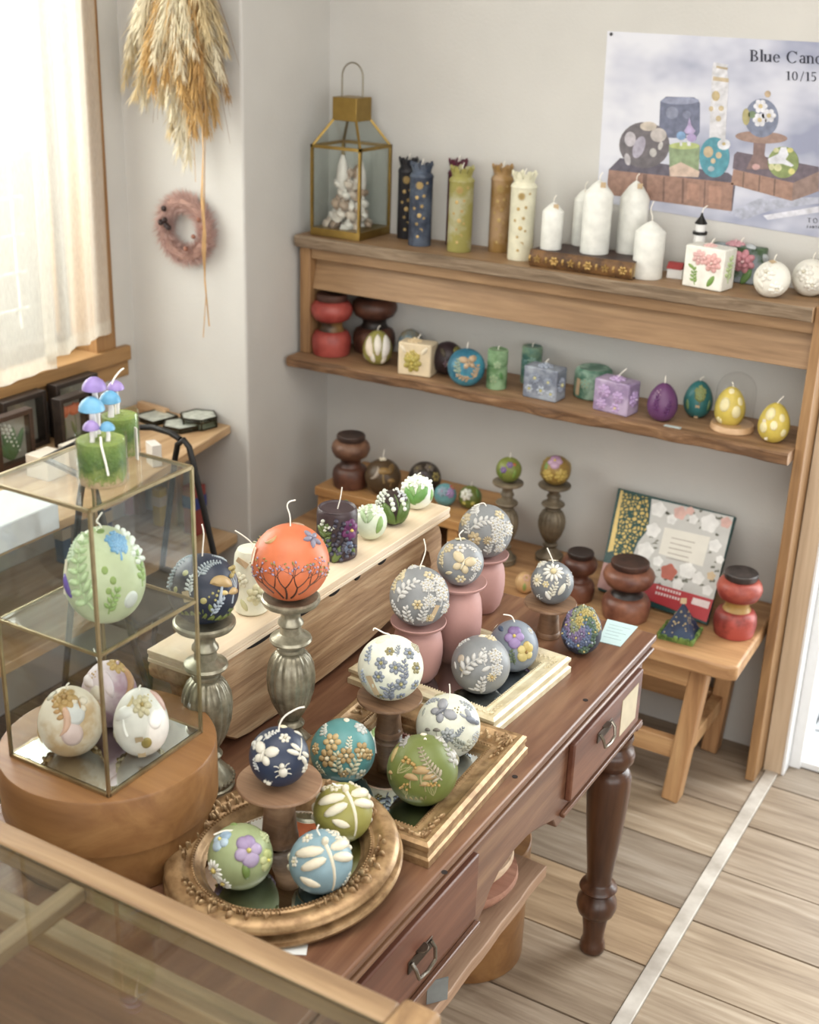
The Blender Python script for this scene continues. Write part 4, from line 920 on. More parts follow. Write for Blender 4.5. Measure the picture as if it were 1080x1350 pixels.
# -- balls standing on the cream and gold mirrors
greyball('grey ball candle with white leaves resting on the cream mirror', 634, 876, 39, None, [
    ('sprig', 870, 310, 34, -42, GW), ('sprig', 955, 455, 24, 4, GW), ('sprig', 960, 245, 18, 10, GW), ('cluster', 1040, 250, 20, 0, GW, GC, GW), ('cluster', 1050, 340, 18, 0, GW, GC, GW), ('daisy', 1022, 385, 12, 0, GC, '#b79a5c'), ('disc', 797, 272, 12, 0, '#b7aa98'), ('daisy', 810, 340, 7, 0, GC, GW), ('leaf', 760, 320, 9, 20, GW), ('leaf', 890, 480, 10, 70, GW), ('sprig', 800, 160, 16, -30, GW), ('rosette', 1000, 110, 12, 0, GC, GW), ('leaf', 980, 330, 12, -60, GW)],
    zoom=zA, z=ZMC, wk=None, tags=[(985, 85, 160, 9, 15, TAGW, 1)])
ball('grey blue egg shaped ball with purple and yellow pansies behind the grey ball', 677, 851, 33, '#77808c', [
    ('pansy', 610, 515, 27, 10, '#745c8c', '#c4b352', '#8f78a8'), ('pansy', 652, 562, 24, -20, '#b9a254', '#8a6a2a', '#c4b36c'), ('sprig', 610, 585, 16, 20, '#5f6f52'), ('leaf', 560, 490, 14, 60, '#40506a'), ('daisy', 665, 490, 9, 0, '#bcbfc0', GC)],
    z=ZMC, zoom=zG, kz=1.05, nar=.06, back=[('pansy', 22, '#745c8c', '#c4b352', '#8f78a8')], wk=((-2, 3), (-6, 8), (-16, 9)), tags=[(540, 478, 200, 7, 14, TAGW, 0)])
ball('cream ball candle with grey birds and mushrooms on the gold mirror', 591, 957, 42.5, '#d3d5c4', [
    ('butterfly', 655, 645, 34, -50, '#8e9096', '#777a82'), ('bird', 868, 700, 28, -25, '#7a818e', '#979ca4'), ('dots', 762, 625, 10, 0, OLV), ('rosette', 710, 805, 15, 0, '#9da3a6', '#8d8f8c'), ('sprig', 790, 780, 13, -30, '#7e8690'), ('sprig', 790, 850, 22, 70, '#8f948a'), ('rosette', 848, 870, 15, 0, '#a4a493', '#8f8a72'), ('mushroom', 565, 785, 10, 0, '#77736a', '#9d9b90'), ('mushroom', 628, 785, 11, 0, '#77736a', '#9d9b90'), ('sprig', 580, 575, 18, -60, '#8d939a'), ('sprig', 840, 590, 18, 60, '#9da3a6'), ('cluster', 900, 820, 16, 0, '#a7aaa8', GC, '#8f948a'), ('leaf', 530, 650, 10, 10, '#8f948a')],
    z=ZMG, zoom=zA, back=[('bird', 24, '#7a818e', '#979ca4'), ('sprig', 20, '#8f948a')], wk=((0, 4), (0, 10), (-1, 19)), tags=[(660, 520, 180, 9, 18, plain('#a8a078', .7), 1)])
ball('olive green ball candle with gold mushrooms and a fern on the gold mirror', 557, 1015, 47, '#66722f', [
    ('fern', 590, 1000, 46, 35, '#9d9278'), ('shrooms', 505, 1120, 38, 0, '#a08352', '#8d8455'), ('berries', 400, 1030, 24, -50, '#a5833f', '#a09a6a'), ('mushroom', 300, 1095, 12, 0, '#a08352', '#8d8455'), ('sprig', 390, 860, 22, 40, '#8f8c86'), ('rosette', 640, 835, 12, 0, '#a9a79c', '#8f8c86'), ('sprig', 720, 940, 26, 10, '#a8a79f'), ('butterfly', 760, 960, 26, 10, '#b3b1a8', '#8a8465'), ('leaf', 320, 950, 20, 0, '#a08a4e'), ('berries', 600, 1180, 18, 20, '#a5833f', '#a09a6a'), ('grass', 480, 1250, 26, 0, '#8d8455'), ('berries', 400, 1190, 16, 0, '#a5833f', '#a09a6a')],
    z=ZMG, zoom=zA, back=[('sprig', 24, '#9d9278'), ('shrooms', 28, '#a08352', '#8d8455')], wk=((2, 2), (5, -6), (6, -16)), tags=[(520, 815, 90, 8, 15, TAGW, 1)])
ball('teal ball candle with cream gold flowers in the near left corner of the gold mirror', 452, 990, 43, '#4d8a8a', [
    ('flower', 588, 266, 21, 0, '#b79d68', '#d0c3a0'), ('flower', 573, 323, 22, 0, '#a68b58', '#d0c3a0'), ('flower', 638, 314, 19, 0, '#a68b58', '#d0c3a0'), ('flower', 694, 296, 20, 0, '#a68b58', '#c7b88e'), ('rosette', 690, 218, 15, 0, '#b9bdb8', '#a9aca6'), ('sprig', 650, 275, 16, 0, '#c3c2ae'), ('sprig', 610, 345, 26, 10, '#b7b596'), ('sprig', 670, 350, 28, -8, '#b7b596'), ('flower', 690, 378, 15, 0, '#a9ad9c', '#c7b88e'), ('sprig', 560, 225, 20, 40, '#b7b9ae'), ('rosette', 530, 290, 12, 0, '#a68b58', '#c7b88e'), ('sprig', 550, 360, 16, 20, '#b7b596'), ('flower', 630, 375, 12, 0, '#b79d68', '#d0c3a0'), ('flower', 720, 310, 13, 0, '#a68b58', '#c7b88e')],
    z=ZMG, zoom=zE, back=[('flower', 18, '#a68b58', '#d0c3a0'), ('sprig', 22, '#b7b596')], wk=None, tags=[(640, 178, 235, 7, 15, TAGW, 1)])
# -- oval mirror group
f = foot(370, 1104, ZMO(1.17))
t, B = ball('navy blue ball candle with white insects on the walnut stand at the near end', 368, 997, 39.5, '#232f47', [
    ('butterfly', 345, 310, 34, -20, '#c9c5b6', '#c9c5b6'), ('beetle', 412, 367, 24, 12, '#c3bfb0'), ('dragonfly', 478, 300, 34, 150, '#cbc7b8'), ('sprig', 370, 240, 18, -40, '#c3c2ba'), ('flower', 420, 253, 13, 0, '#c9c5b6', '#b9b29a'), ('sprig', 318, 345, 14, 20, '#aeb0ae'), ('beetle', 360, 405, 14, 40, '#c3bfb0'), ('flower', 490, 360, 12, 0, '#c9c5b6', '#b9b29a'), ('leaf', 480, 225, 16, 60, '#c3bfb0'), ('butterfly', 320, 270, 20, 30, '#b9b8b0', '#b9b8b0')],
    foot=f, zoom=zE, back=[('butterfly', 24, '#c9c5b6', '#c9c5b6'), ('beetle', 18, '#c3bfb0')], wk=((1, 8), (8, 20), (24, 30), (34, 32)), tags=[(412, 218, 68, 10, 19, plain('#cfc7a4', .7), 1)])
pedestal('walnut stand with wide plate in the middle of the oval mirror', (B.c.x, B.c.y), ZMO(B.c.y) - .002, B.c.z - B.R * .97 - .0002, .056, .0195, .0255)
ball('pale green ball candle with a purple pansy in the oval mirror', 317, 1129, 43, '#97a574', [
    ('pansy', 290, 655, 38, 20, '#9480a6', '#c9c05c', '#a594b5'), ('daisy', 170, 715, 24, 0, '#d8d8cf', '#c9b45c'), ('daisy', 200, 760, 20, 0, '#d8d8cf', '#c9b45c'), ('pansy', 195, 612, 28, -20, '#8aa6bd', '#e0d060', '#a5bccc'), ('leaf', 280, 725, 22, 10, '#6f8a40'), ('pansy', 355, 690, 26, 0, '#a7b06a', '#d9cf57', '#b8be82'), ('rosette', 350, 610, 14, 0, '#a9b282', '#bfc593'), ('leaf', 240, 560, 16, 70, '#7f9a55')],
    z=ZMO, zoom=zE, back=[('pansy', 30, '#9480a6', '#c9c05c', '#a594b5'), ('daisy', 22, '#d8d8cf', '#c9b45c')], wk=((-8, -2), (-20, -1), (-34, -6)))
ball('pale blue ball candle with a cream dragonfly in the oval mirror', 423, 1136, 42, '#7d9da9', [
    ('dragonfly', 580, 685, 76, 12, '#d6ceb6'), ('leaf', 510, 762, 26, 60, '#d6ceb6'), ('flower', 500, 610, 14, 0, '#c9c6b6', '#d0c79d'), ('sprig', 600, 600, 22, 20, '#cdc9b7'), ('flower', 640, 625, 14, 0, '#d0ccba', '#d0c79d'), ('flower', 455, 690, 12, 0, '#c9c6b6', '#d0c79d'), ('sprig', 640, 760, 18, 20, '#c4c3b4')],
    z=ZMO, zoom=zE, back=[('dragonfly', 50, '#d6ceb6'), ('flower', 16, '#d0ccba', '#d0c79d')], wk=((-3, 3), (-5, 9), (-3, 15)))
ball('olive yellow ball candle with a cream dragonfly at the back of the oval mirror', 452, 1071, 39, '#8f8a3a', [
    ('dragonfly', 655, 490, 72, 12, '#d6ceb6'), ('flower', 600, 430, 14, 0, '#d0c9ad', '#c9c08d'), ('sprig', 690, 430, 22, 20, '#d0c9ad'), ('leaf', 620, 555, 22, 70, '#d6ceb6'), ('flower', 560, 420, 12, 0, '#d0c9ad', '#c9c08d')],
    z=ZMO, zoom=zE, back=[('dragonfly', 50, '#d6ceb6')], wk=((-1, 3), (-8, 2), (-14, 6)))
# -- small grey ball on a small stand, plaid egg
f = foot(726, 838)
t, B = ball('dark grey ball candle with white daisies on the far small stand', 728, 768, 28.5, '#6d7174', [
    ('daisy', 742, 292, 24, 0, '#d2d1c8', '#c6b788'), ('daisy', 690, 325, 15, 0, '#c9c3ae', '#c6b788'), ('sprig', 748, 355, 18, -10, '#c8c4b2'), ('leaf', 775, 350, 16, -20, '#c8c4b2'), ('flower', 720, 337, 8, 0, '#c6b788', '#d2d1c8'), ('leaf', 730, 375, 13, 20, '#d2d1c8'), ('dots', 700, 380, 8, 0, '#c9c8c0'), ('sprig', 795, 320, 14, 10, '#bdbab0'), ('rosette', 700, 270, 12, 0, '#b5b3a8', GC)],
    foot=f, zoom=zG, back=[('daisy', 20, '#d2d1c8', '#c6b788'), ('sprig', 16, '#c8c4b2')], wk=((-2, 4), (-5, 10), (-10, 19)), tags=[(748, 258, 120, 9, 9, TAGW, 0)])
pedestal('small walnut stand at the far end of the desk', (B.c.x, B.c.y), T + .0005, B.c.z - B.R * .97 - .0002, .0475, .0165, .022)
rn = random.Random(4); mm = []
for i in range(26):
    a, r = i * 2.4, math.sqrt((i + .4) / 26) * .92; mm.append(('rosette' if i % 3 else 'flower', 767 + 26 * r * math.cos(a), 829 - 33 * r * math.sin(a), 11, i * 30, ('#566584', '#a3934e', '#6f6285', '#4a6350', '#7d8464')[i % 5], ('#8f98a5', '#b5a765')[i % 2]))
ball('blue and yellow flowered egg candle standing beside the pale card', 767, 830, 26.5, '#2f3846', mm, z=T, kz=1.27, nar=.1, back=[('rosette', 12, '#6f7f9e', '#a9b0b8'), ('flower', 12, '#b5a24e', '#d0c070')], wk=((0, 3), (-4, -4), (-12, -20)))
# -- orange ball and navy mushroom ball on pewter candlesticks
f = foot(382, 993)
t, B = ball('large orange ball candle with dark branches on a pewter candlestick', 383, 741, 51.5, '#cc6836', [
    ('tree', 320, 1060, 46, 8, '#4a2a1c', '#8f7f95', '#8a7a3a'), ('tree', 465, 1060, 50, -4, '#4a2a1c', '#9a8ba5', '#8a7a3a'), ('tree', 620, 1060, 48, -10, '#4a2a1c', '#8f7f95', '#8a7a3a'), ('tree', 190, 1010, 42, 22, '#4a2a1c', '#8f7f95', '#8a7a3a'), ('tree', 770, 1040, 42, -24, '#55321f', '#a597ad', '#8a7a3a'), ('tree', 850, 960, 38, -34, '#55321f', '#a597ad', '#8a7a3a'), ('star', 755, 590, 27, 20, '#7d7a8c'), ('moon', 310, 595, 19, 32, '#b08a52')],
    foot=f, zoom=zC_, back=[('tree', 44, '#4a2a1c', '#8f7f95', '#8a7a3a')], wk=((0, 8), (-1, 16), (-4, 26), (-1, 32), (7, 34)), tags=[(540, 385, 15, 12, 20, plain('#a98467', .75), 1), (165, 680, -102, 5, 22, TAGW, 0)])
candlestick('pewter fluted candlestick under the orange ball in front of the beam', (B.c.x, B.c.y), T + .0005, B.c.z - B.R * .97 + .0008)
f = foot(295, 1035)
t, B = ball('navy ball candle with cream mushrooms and ferns on a pewter candlestick', 268, 776, 47, '#20283a', [
    ('mushroom', 575, 680, 36, -8, '#a98c58', '#98a3ad'), ('mushroom', 690, 760, 22, 4, '#a98c58', '#98a3ad'), ('mushroom', 592, 760, 14, 0, '#c0a867', '#98a3ad'), ('fern', 460, 470, 36, -58, '#98a3a8'), ('fern', 560, 350, 22, 60, '#98a3a8'), ('dots', 500, 760, 15, 0, '#a39a5c'), ('disc', 380, 810, 9, 0, '#a39a5c'), ('sprig', 520, 880, 22, -20, '#8f9ba5'), ('leaf', 450, 890, 12, 20, '#6f7a33'), ('berries', 700, 570, 26, 4, '#a08d50', '#a2abb2'), ('grass', 520, 990, 42, 0, '#5f6a2c'), ('fern', 90, 520, 40, -10, '#93a0a6'), ('disc', 205, 515, 9, 0, '#a9a66c'), ('disc', 100, 680, 8, 0, '#a9a66c'), ('fern', 190, 370, 26, -40, '#93a0a6'), ('sprig', 250, 640, 20, 0, '#c4c9c9'), ('grass', 250, 930, 30, 0, '#5f6a2c'), ('grass', 670, 920, 22, 20, '#5f6a2c')],
    foot=f, zoom=zD, back=[('fern', 30, '#98a3a8'), ('mushroom', 26, '#a98c58', '#98a3ad')], wk=((1, 10), (3, 30), (1, 42)), tags=[(205, 700, -84, 9, 14, TAGP, 0)])
candlestick('pewter fluted candlestick under the navy mushroom ball beside the glass case', (B.c.x, B.c.y), T + .0005, B.c.z - B.R * .97 + .0008)
# -- candles on the plywood top of the beam
ZP = .9002
class Cyl(Body):
    """an upright cylinder candle: base centre, radius, height"""
    def __init__(s, base, R, H): s.b, s.R, s.H = Vector(base), R, H; s.c = s.b + Vector((0, 0, H / 2)); s.kz = H / 2 / R; s.nar = 0
    def cmap(s, dx, dz, roll=0, back=False):
        r, u, v = s.view(); th0 = math.atan2(v.y, v.x) + (PI if back else 0) + math.asin(max(-.98, min(.98, dx))); z0 = dz
        def M(u_, v_, h):
            a, c = rot2(u_, v_, roll); th = th0 + a / s.R; return s.b + Vector(((s.R + h) * math.cos(th), (s.R + h) * math.sin(th), max(.001, min(s.H - .0005, z0 + c))))
        return M
def pillar(label, px, base_y, top_y, wpx, col, motifs=(), z=None, zoom=None, back=(), wk=((0, 8), (1, 14)), prof=None, mat=None, group=None, cat='candle', name='pillar_candle', tags=()):
    p = at(px, base_y, z=z); k = mpp(p); R = wpx * k / 2; d = ray(px, base_y); hz = Vector((d.x, d.y, 0)).normalized()
    p = p + hz * R * .8; R = wpx * mpp(p) / 2; k = mpp(p)
    if p.y + R > YB - .004: f_ = (YB - .005 - R) / p.y; p = Vector((p.x * f_, p.y * f_, p.z))
    # height so that the front of the top rim lands at top_y
    q = at(px, top_y, plane=(p, Vector((hz.x, hz.y, 0)))); H = q.z - z - (R * .0)
    base = Vector((p.x, p.y, z + .0003)); t = thing(name, label, cat, base, group); B = Cyl(base, R, H)
    b = MB(); pr = prof or [(.96, 0), (1, .012), (1, .985), (.96, 1.0), (.6, .992), (0, .99)]
    b.lathe([(R * a, H * h_) for a, h_ in pr], 44, base); b.build('wax_body', mat or wax(col), t, smooth=40)
    ox, oy, zs = zoom or (0, 0, 1)
    for kind, zx, zy, s, a, *mats in motifs:
        X, Y = ox + zx / zs, oy + zy / zs; dx = (X - px) / (wpx / 2); dz = H * (base_y - Y) / max(1, base_y - top_y)
        motif(t, B.cmap(dx, dz), kind, s * k * KS.get(kind, 1), math.radians(a), mats)
    for i in range(6 if back else 0):
        kind, s, *mats = back[i % len(back)]; motif(t, B.cmap(.8 * math.sin(i * 2.4), H * (i + .7) / 6.4, back=True), kind, s * k, 0, mats)
    for zx, zy, a, w_, l_, m in tags:
        X, Y = ox + zx / zs, oy + zy / zs; hangtag(t, B.cmap((X - px) / (wpx / 2), H * (base_y - Y) / max(1, base_y - top_y)), 0, 0, math.radians(a), w_ * k, l_ * k, m)
    if wk: wick(t, base + Vector((0, 0, H * (pr[-1][1]))), wk)
    return t, B
rim = [(.9, 0), (.98, .02), (1, .08), (.99, .9), (.95, .975), (.9, 1.0), (.84, .985), (.80, .965), (0, .955)]
pillar('white flowered pillar candle on the plywood top behind the orange ball', 332, 812, 722, 46, '#dcdcc6', [('rosette', 340, 780, 22, 0, '#cfcaa0', '#d9d6bc'), ('leaf', 322, 795, 16, 30, '#b8b78a'), ('cluster', 345, 745, 22, 0, '#dcd9c4', '#cfc58e', '#b8b78a'), ('rosette', 318, 760, 16, 0, '#d9d6bc', '#cfc58e')], z=ZP, back=[('rosette', 20, '#d9d6bc', '#cfc58e')], prof=[(.86, 0), (.97, .03), (1, .3), (.98, .7), (.9, .9), (.74, .985), (.6, 1.0), (0, .985)], wk=((2, 6), (-8, 16), (-20, 24)), tags=[(328, 738, 150, 8, 16, TAGP)])
pv = []
pillar('dark brown pillar candle with a big purple flower on the plywood top', 444, 740, 668, 54, '#3c2c30', [
    ('pansy', 332, 505, 27, 20, '#5b1f54', '#c9b04e', '#6b2c62'), ('pansy', 332, 505, 23, 56, '#642658', '#c9b04e', '#5b1f54'), ('leaf', 240, 690, 24, -25, '#5d7034'), ('leaf', 350, 670, 14, 30, '#5d7034'), ('sprig', 165, 590, 34, 10, '#55662f'), ('berries', 165, 500, 22, 0, '#c3c6b8', '#55662f'), ('bells', 270, 600, 24, 0, '#3f3b46'), ('bells', 200, 640, 26, 0, '#454454'), ('bells', 300, 670, 24, 0, '#444452'), ('bells', 250, 480, 24, 0, '#3c3848'), ('pansy', 320, 640, 16, 0, '#5d6a85', '#c9b04e', '#6d7a92'), ('leaf', 130, 520, 18, 60, '#5d7034')], z=ZP, zoom=zF, back=[('bells', 24, '#3f3b46'), ('leaf', 22, '#5d7034')], prof=rim, wk=((2, 6), (4, 14), (6, 28)), tags=[(165, 330, 12, 9, 17, TAGW)])
ball('pale green round candle with a carved sprig, second from the far end of the plywood', 489, 688, 21.5, '#cdd8bf', [('lily', 455, 420, 20, 0, '#d8decb', '#9fb98a'), ('leaf', 545, 500, 20, -10, '#86a95e'), ('sprig', 455, 400, 20, 0, '#b5c8a2'), ('bells', 400, 390, 14, 0, '#dfe4d6'), ('bells', 520, 390, 16, 0, '#dfe4d6')], z=ZP, zoom=zF, kz=1.1, back=[('leaf', 18, '#86a95e')], wk=None)
ball('dark brown round candle with white lily of the valley on the plywood', 518, 669, 21, '#30211d', [('lily', 655, 390, 30, 10, '#d8dccf', '#55702c'), ('bells', 560, 300, 16, 0, '#d3d8cc'), ('bells', 700, 290, 14, 0, '#b9bcbf'), ('leaf', 720, 420, 30, -20, '#55702c'), ('leaf', 600, 440, 30, 30, '#55702c'), ('bells', 545, 350, 12, 0, '#d3d8cc')], z=ZP, zoom=zF, kz=1.14, back=[('lily', 28, '#d8dccf', '#55702c')], wk=((0, 2), (3, -5), (4, -10)))
ball('white round candle with broad green leaves at the far end of the plywood', 550, 649, 22, '#dfe4d6', [('leaf', 757, 300, 24, 28, '#5f9440'), ('leaf', 835, 290, 28, -38, '#5f9440'), ('lily', 800, 230, 20, 0, '#e6e9de', '#7fa860'), ('bells', 740, 200, 18, 0, '#e6e9de'), ('bells', 860, 190, 20, 0, '#e6e9de'), ('leaf', 915, 280, 14, 10, '#7fa860'), ('bells', 800, 165, 16, 0, '#e6e9de')], z=ZP, zoom=zF, kz=1.02, back=[('leaf', 24, '#5f9440')], wk=((0, 2), (4, 5)))
# -- inside the glass case
zc = GZS + .0022
ball('big pale green egg candle with a blue flower on the glass shelf', 138, 757, 53, '#b4bf96', [
    ('fern', 350, 330, 88, 0, '#a9c08c'), ('cluster', 485, 260, 30, 0, '#5f9bc4', '#79add0', '#5f9bc4'), ('cluster', 490, 268, 26, 60, '#6aa3ca', '#79add0', '#6aa3ca'), ('leaf', 275, 400, 26, 20, '#5b3f9a'), ('disc', 518, 475, 22, 0, '#c3c8c2'), ('disc', 425, 362, 9, 0, '#7f9a45'), ('disc', 455, 402, 9, 0, '#7f9a45'), ('disc', 435, 440, 8, 0, '#7f9a45'), ('disc', 418, 200, 12, 0, '#6f8a40'), ('sprig', 450, 480, 26, -15, '#7f9f4e'), ('bells', 530, 200, 30, 0, '#dfe4da'), ('bells', 560, 290, 26, 0, '#dfe4da'), ('sprig', 570, 350, 30, 10, '#8fae62'), ('fern', 310, 240, 40, 20, '#c3d4b4')], z=zc, zoom=zH, kz=1.26, nar=.09, back=[('fern', 60, '#a9c08c'), ('flower', 24, '#5f9bc4', '#cfd38a')], wk=((-2, 4), (-6, 9), (2, 20)), tags=[(280, 300, -105, 9, 36, TAGW, 0)], name='egg_candle')
zc = GZ0 + .0047
SHELL, PNK = '#cdb891', '#c9a6a6'
ball('beige shell like egg candle at the left inside the glass case', 93, 950, 42, '#c9b79c', [('rosette', 430, 510, 26, 0, '#b08d50', '#a5824a'), ('disc', 485, 610, 30, 0, '#c8c8c6'), ('moon', 400, 640, 40, 90, '#d0a58c'), ('disc', 460, 740, 30, 0, '#d2b9b4'), ('sprig', 400, 570, 30, 40, '#b58a52'), ('disc', 345, 470, 18, 0, '#b7ad98'), ('butterfly', 520, 560, 26, 0, '#d5c8b4', '#b58a52')], z=zc, zoom=(0, 820, 4.909), kz=1.14, nar=.08, back=[('rosette', 26, '#b08d50', '#a5824a')], wk=((-2, 4), (2, 8)), name='egg_candle', mat=two('#d9cdb8', '#b99a6e', 18))
ball('mauve pink egg candle at the back inside the glass case', 144, 914, 37, '#c3a6b2', [('disc', 620, 475, 18, 0, '#d9cfc0'), ('disc', 622, 475, 10, 0, '#8f7340'), ('rosette', 770, 300, 20, 0, '#b8964e', '#c7a9b5'), ('moon', 820, 390, 40, 90, '#b5875a'), ('dots', 605, 350, 10, 0, '#b8964e'), ('leaf', 700, 420, 30, 20, '#d4c2c8'), ('leaf', 570, 380, 26, 60, '#dccfd2')], z=zc, zoom=(0, 820, 4.909), kz=1.25, nar=.1, back=[('rosette', 20, '#b8964e', '#c7a9b5')], wk=((-10, 0), (-14, 12), (-16, 20)), name='egg_candle', mat=two('#d3c3c9', '#a88495', 16))
ball('white egg candle with gold trimmed cameos at the right inside the glass case', 186, 951, 36, '#dcd8cf', [('mushroom', 800, 650, 34, 5, '#e0ddd6', '#e3e0d9'), ('rosette', 925, 570, 20, 0, '#c9bd97', '#b39a55'), ('disc', 1005, 660, 22, 0, '#e3e0d9'), ('disc', 1022, 660, 12, 0, '#a58c4e'), ('disc', 940, 800, 14, 0, '#8f7f3a'), ('dots', 960, 520, 12, 0, '#c9b784'), ('moon', 840, 535, 18, 60, '#c3b07f'), ('leaf', 1040, 520, 26, 20, '#d0a9a0')], z=zc, zoom=(0, 820, 4.909), kz=1.33, nar=.1, back=[('rosette', 20, '#c9bd97', '#b39a55')], wk=((0, 3), (2, 6)), tags=[(895, 760, -90, 10, 30, TAGP, 0)], name='egg_candle')
# -- mushroom candles in glasses on top of the case
def shroom_glass(label, px, by, ty, wp, caps, wks, zt):
    p = at(px, by, z=zt); R = wp / 2 * mpp(p); d = Vector((p.x, p.y, 0)).normalized(); p = p + d * R * .9; k = mpp(p); R = wp / 2 * k
    q = at(px, ty, plane=(p - d * R, d)); H = q.z - zt; t = thing('mushroom_candle', label, 'candle', (p.x, p.y, zt))
    o = Vector((p.x, p.y, zt + .0004))
    m, nt, b_, _o = newmat('moss and sand wax'); tc = coords(nt); sx = nt.nodes.new('ShaderNodeSeparateXYZ'); nt.links.new(tc, sx.inputs[0])
    nn = N(nt, 'ShaderNodeTexNoise', i_Scale=70., i_Detail=5, i_Roughness=.7); nt.links.new(tc, nn.inputs['Vector']); mm_ = N(nt, 'ShaderNodeMath', operation='MULTIPLY_ADD'); mm_.inputs[1].default_value = .05; nt.links.new(nn.outputs['Fac'], mm_.inputs[0]); nt.links.new(sx.outputs[2], mm_.inputs[2])
    mr = N(nt, 'ShaderNodeMapRange'); mr.inputs[1].default_value = 0; mr.inputs[2].default_value = H + .03; nt.links.new(mm_.outputs[0], mr.inputs[0])
    nt.links.new(ramp(nt, mr.outputs[0], [(.0, lin('#c9a985')), (.36, lin('#c3a27a')), (.43, lin('#84913a')), (.58, lin('#47661f')), (.74, lin('#64822a')), (.95, lin('#86983a'))]), b_.inputs['Base Color']); b_.inputs['Roughness'].default_value = .6; bump(nt, b_, nn.outputs['Fac'], .9, .006)
    b = MB(); b.lathe([(R * .9, .001), (R * .93, .006), (R * .93, H * .90), (R * .8, H * .93), (0, H * .92)], 40, o); b.build('moss_wax', m, t, smooth=50)
    b = MB(); b.lathe([(R * .97, 0), (R, .003), (R, H), (R * .975, H), (R * .95, .004)], 48, o); b.build('glass_cup', GLASS, t, smooth=40)
    r, u, v = Body(o, R).view(); hz = Vector((v.x, v.y, 0)).normalized(); mo = []
    for x, y, hh, rr, col, fwd in caps:
        mo.append(1); a = o + r * ((x - px) * k) + hz * fwd * R + Vector((0, 0, H * .92)); e_ = a + Vector((0, 0, hh * k)); b = MB()
        b.tube([a, a.lerp(e_, .5) + r * .001, e_], [.3 * rr * k, .27 * rr * k, .22 * rr * k], 9); st = b.build('mushroom_stem', wax('#dad7d6'), t)
        b = MB(); b.lathe([(0, -.1 * rr * k), (.75 * rr * k, -.16 * rr * k), (rr * k, -.05 * rr * k), (.95 * rr * k, .25 * rr * k), (.72 * rr * k, .62 * rr * k), (.35 * rr * k, .9 * rr * k), (0, 1.0 * rr * k)], 24, e_); cp = b.build('mushroom_cap', wax(col, .25), t, smooth=60)
    for pts, at_ in wks: wick(t, o + r * ((at_ - px) * k) + Vector((0, 0, H * .92)), pts, .0012)
    return t, o, R, H, k
ZT = GZ1 + .0017
t, o, R, H, k = shroom_glass('mossy glass candle with purple and blue mushrooms, nearer on the case top', 137, 646, 584, 67, [(126, 0, 19, 11, '#8a74ae', .45), (146, 0, 17, 10, '#5492b5', .4), (128, 0, 38, 17, '#5a9abd', -.2), (133, 0, 62, 16, '#8570b0', -.55)], [], ZT)
hz_ = Vector((-o.x, -o.y, 0)).normalized(); rr_ = Vector((-hz_.y, hz_.x, 0)); a_ = o + Vector((0, 0, H * .925)); b = MB(); b.tube([a_, a_ + Vector((0, 0, .006)) + hz_ * R * .5, a_ + hz_ * R * .97 + Vector((0, 0, .01)), a_ + hz_ * R * 1.05 + Vector((0, 0, .002)), a_ + hz_ * R * 1.05 + rr_ * .004 + Vector((0, 0, -H * .35)), a_ + hz_ * R * 1.05 + rr_ * .006 + Vector((0, 0, -H * .6))], .0013, 6); b.build('wick', WICK, t)
t, o, R, H, k = shroom_glass('mossy glass candle with blue and purple mushrooms behind it on the case top', 161, 606, 550, 50, [(150, 0, 22, 14, '#4a8fb5', .4), (158, 0, 34, 11, '#8a74ae', -.2)], [(((0, 20), (-2, 40), (8, 54), (14, 58)), 156)], ZT)
b = MB(); p = at(181, 606, z=ZT); b.box(-.004, .004, -.0008, .0008, 0.0005, .042, rz(-.5, (p.x, p.y, ZT))); b.build('hanging_tag', plain('#ddd9d2', .6), t, loc=None)
# ------------------------------------------------------------------ upper shelf
c = at(483, 316, z=ZU); LS = .152; lx1 = c.x + .0; ly0 = YS + .004; lx0 = lx1 - LS; ly1 = ly0 + LS
lx = (lx0 + lx1) / 2; ly = (ly0 + ly1) / 2
ln = thing('lantern', 'tall brass and glass lantern filled with shells at the left end of the shelf', 'lantern', (lx, ly, ZU))
z0, z1, z2, z3 = ZU + .0005, ZU + .225, ZU + .29, ZU + .345; hw, hc = LS / 2, .034
b = MB(); b.box(lx0, lx1, ly0, ly1, z0, z0 + .02); b.build('lantern_base', BRASS, ln, bevel=.001)
b = MB(); e = .0035
for x in (-1, 1):
    for y in (-1, 1):
        b.bar((lx + x * (hw - e), ly + y * (hw - e), z0 + .02), (lx + x * (hw - e), ly + y * (hw - e), z1), .007, .007); b.bar((lx + x * (hw - e), ly + y * (hw - e), z1), (lx + x * hc, ly + y * hc, z2), .006, .006)
for s in (-1, 1):
    b.bar((lx - hw, ly + s * (hw - e), z1), (lx + hw, ly + s * (hw - e), z1), .007, .008); b.bar((lx + s * (hw - e), ly - hw, z1), (lx + s * (hw - e), ly + hw, z1), .007, .008)
b.build('brass_frame', BRASS, ln)
b = MB(); b.box(lx - hc - .002, lx + hc + .002, ly - hc - .002, ly + hc + .002, z2 - .002, z3); b.build('lantern_cap', BRASS, ln, bevel=.001)
b = MB(); b.tube([(lx + .031, ly, z3 - .01), (lx + .031, ly, z3 + .02)] + [(lx + .031 * math.cos(t), ly, z3 + .048 + .034 * math.sin(t)) for t in [PI * i / 16 for i in range(17)]] + [(lx - .031, ly, z3 + .02), (lx - .031, ly, z3 - .01)], .0022, 8); b.build('carrying_handle', plain('#8d8674', .4, .7), ln)
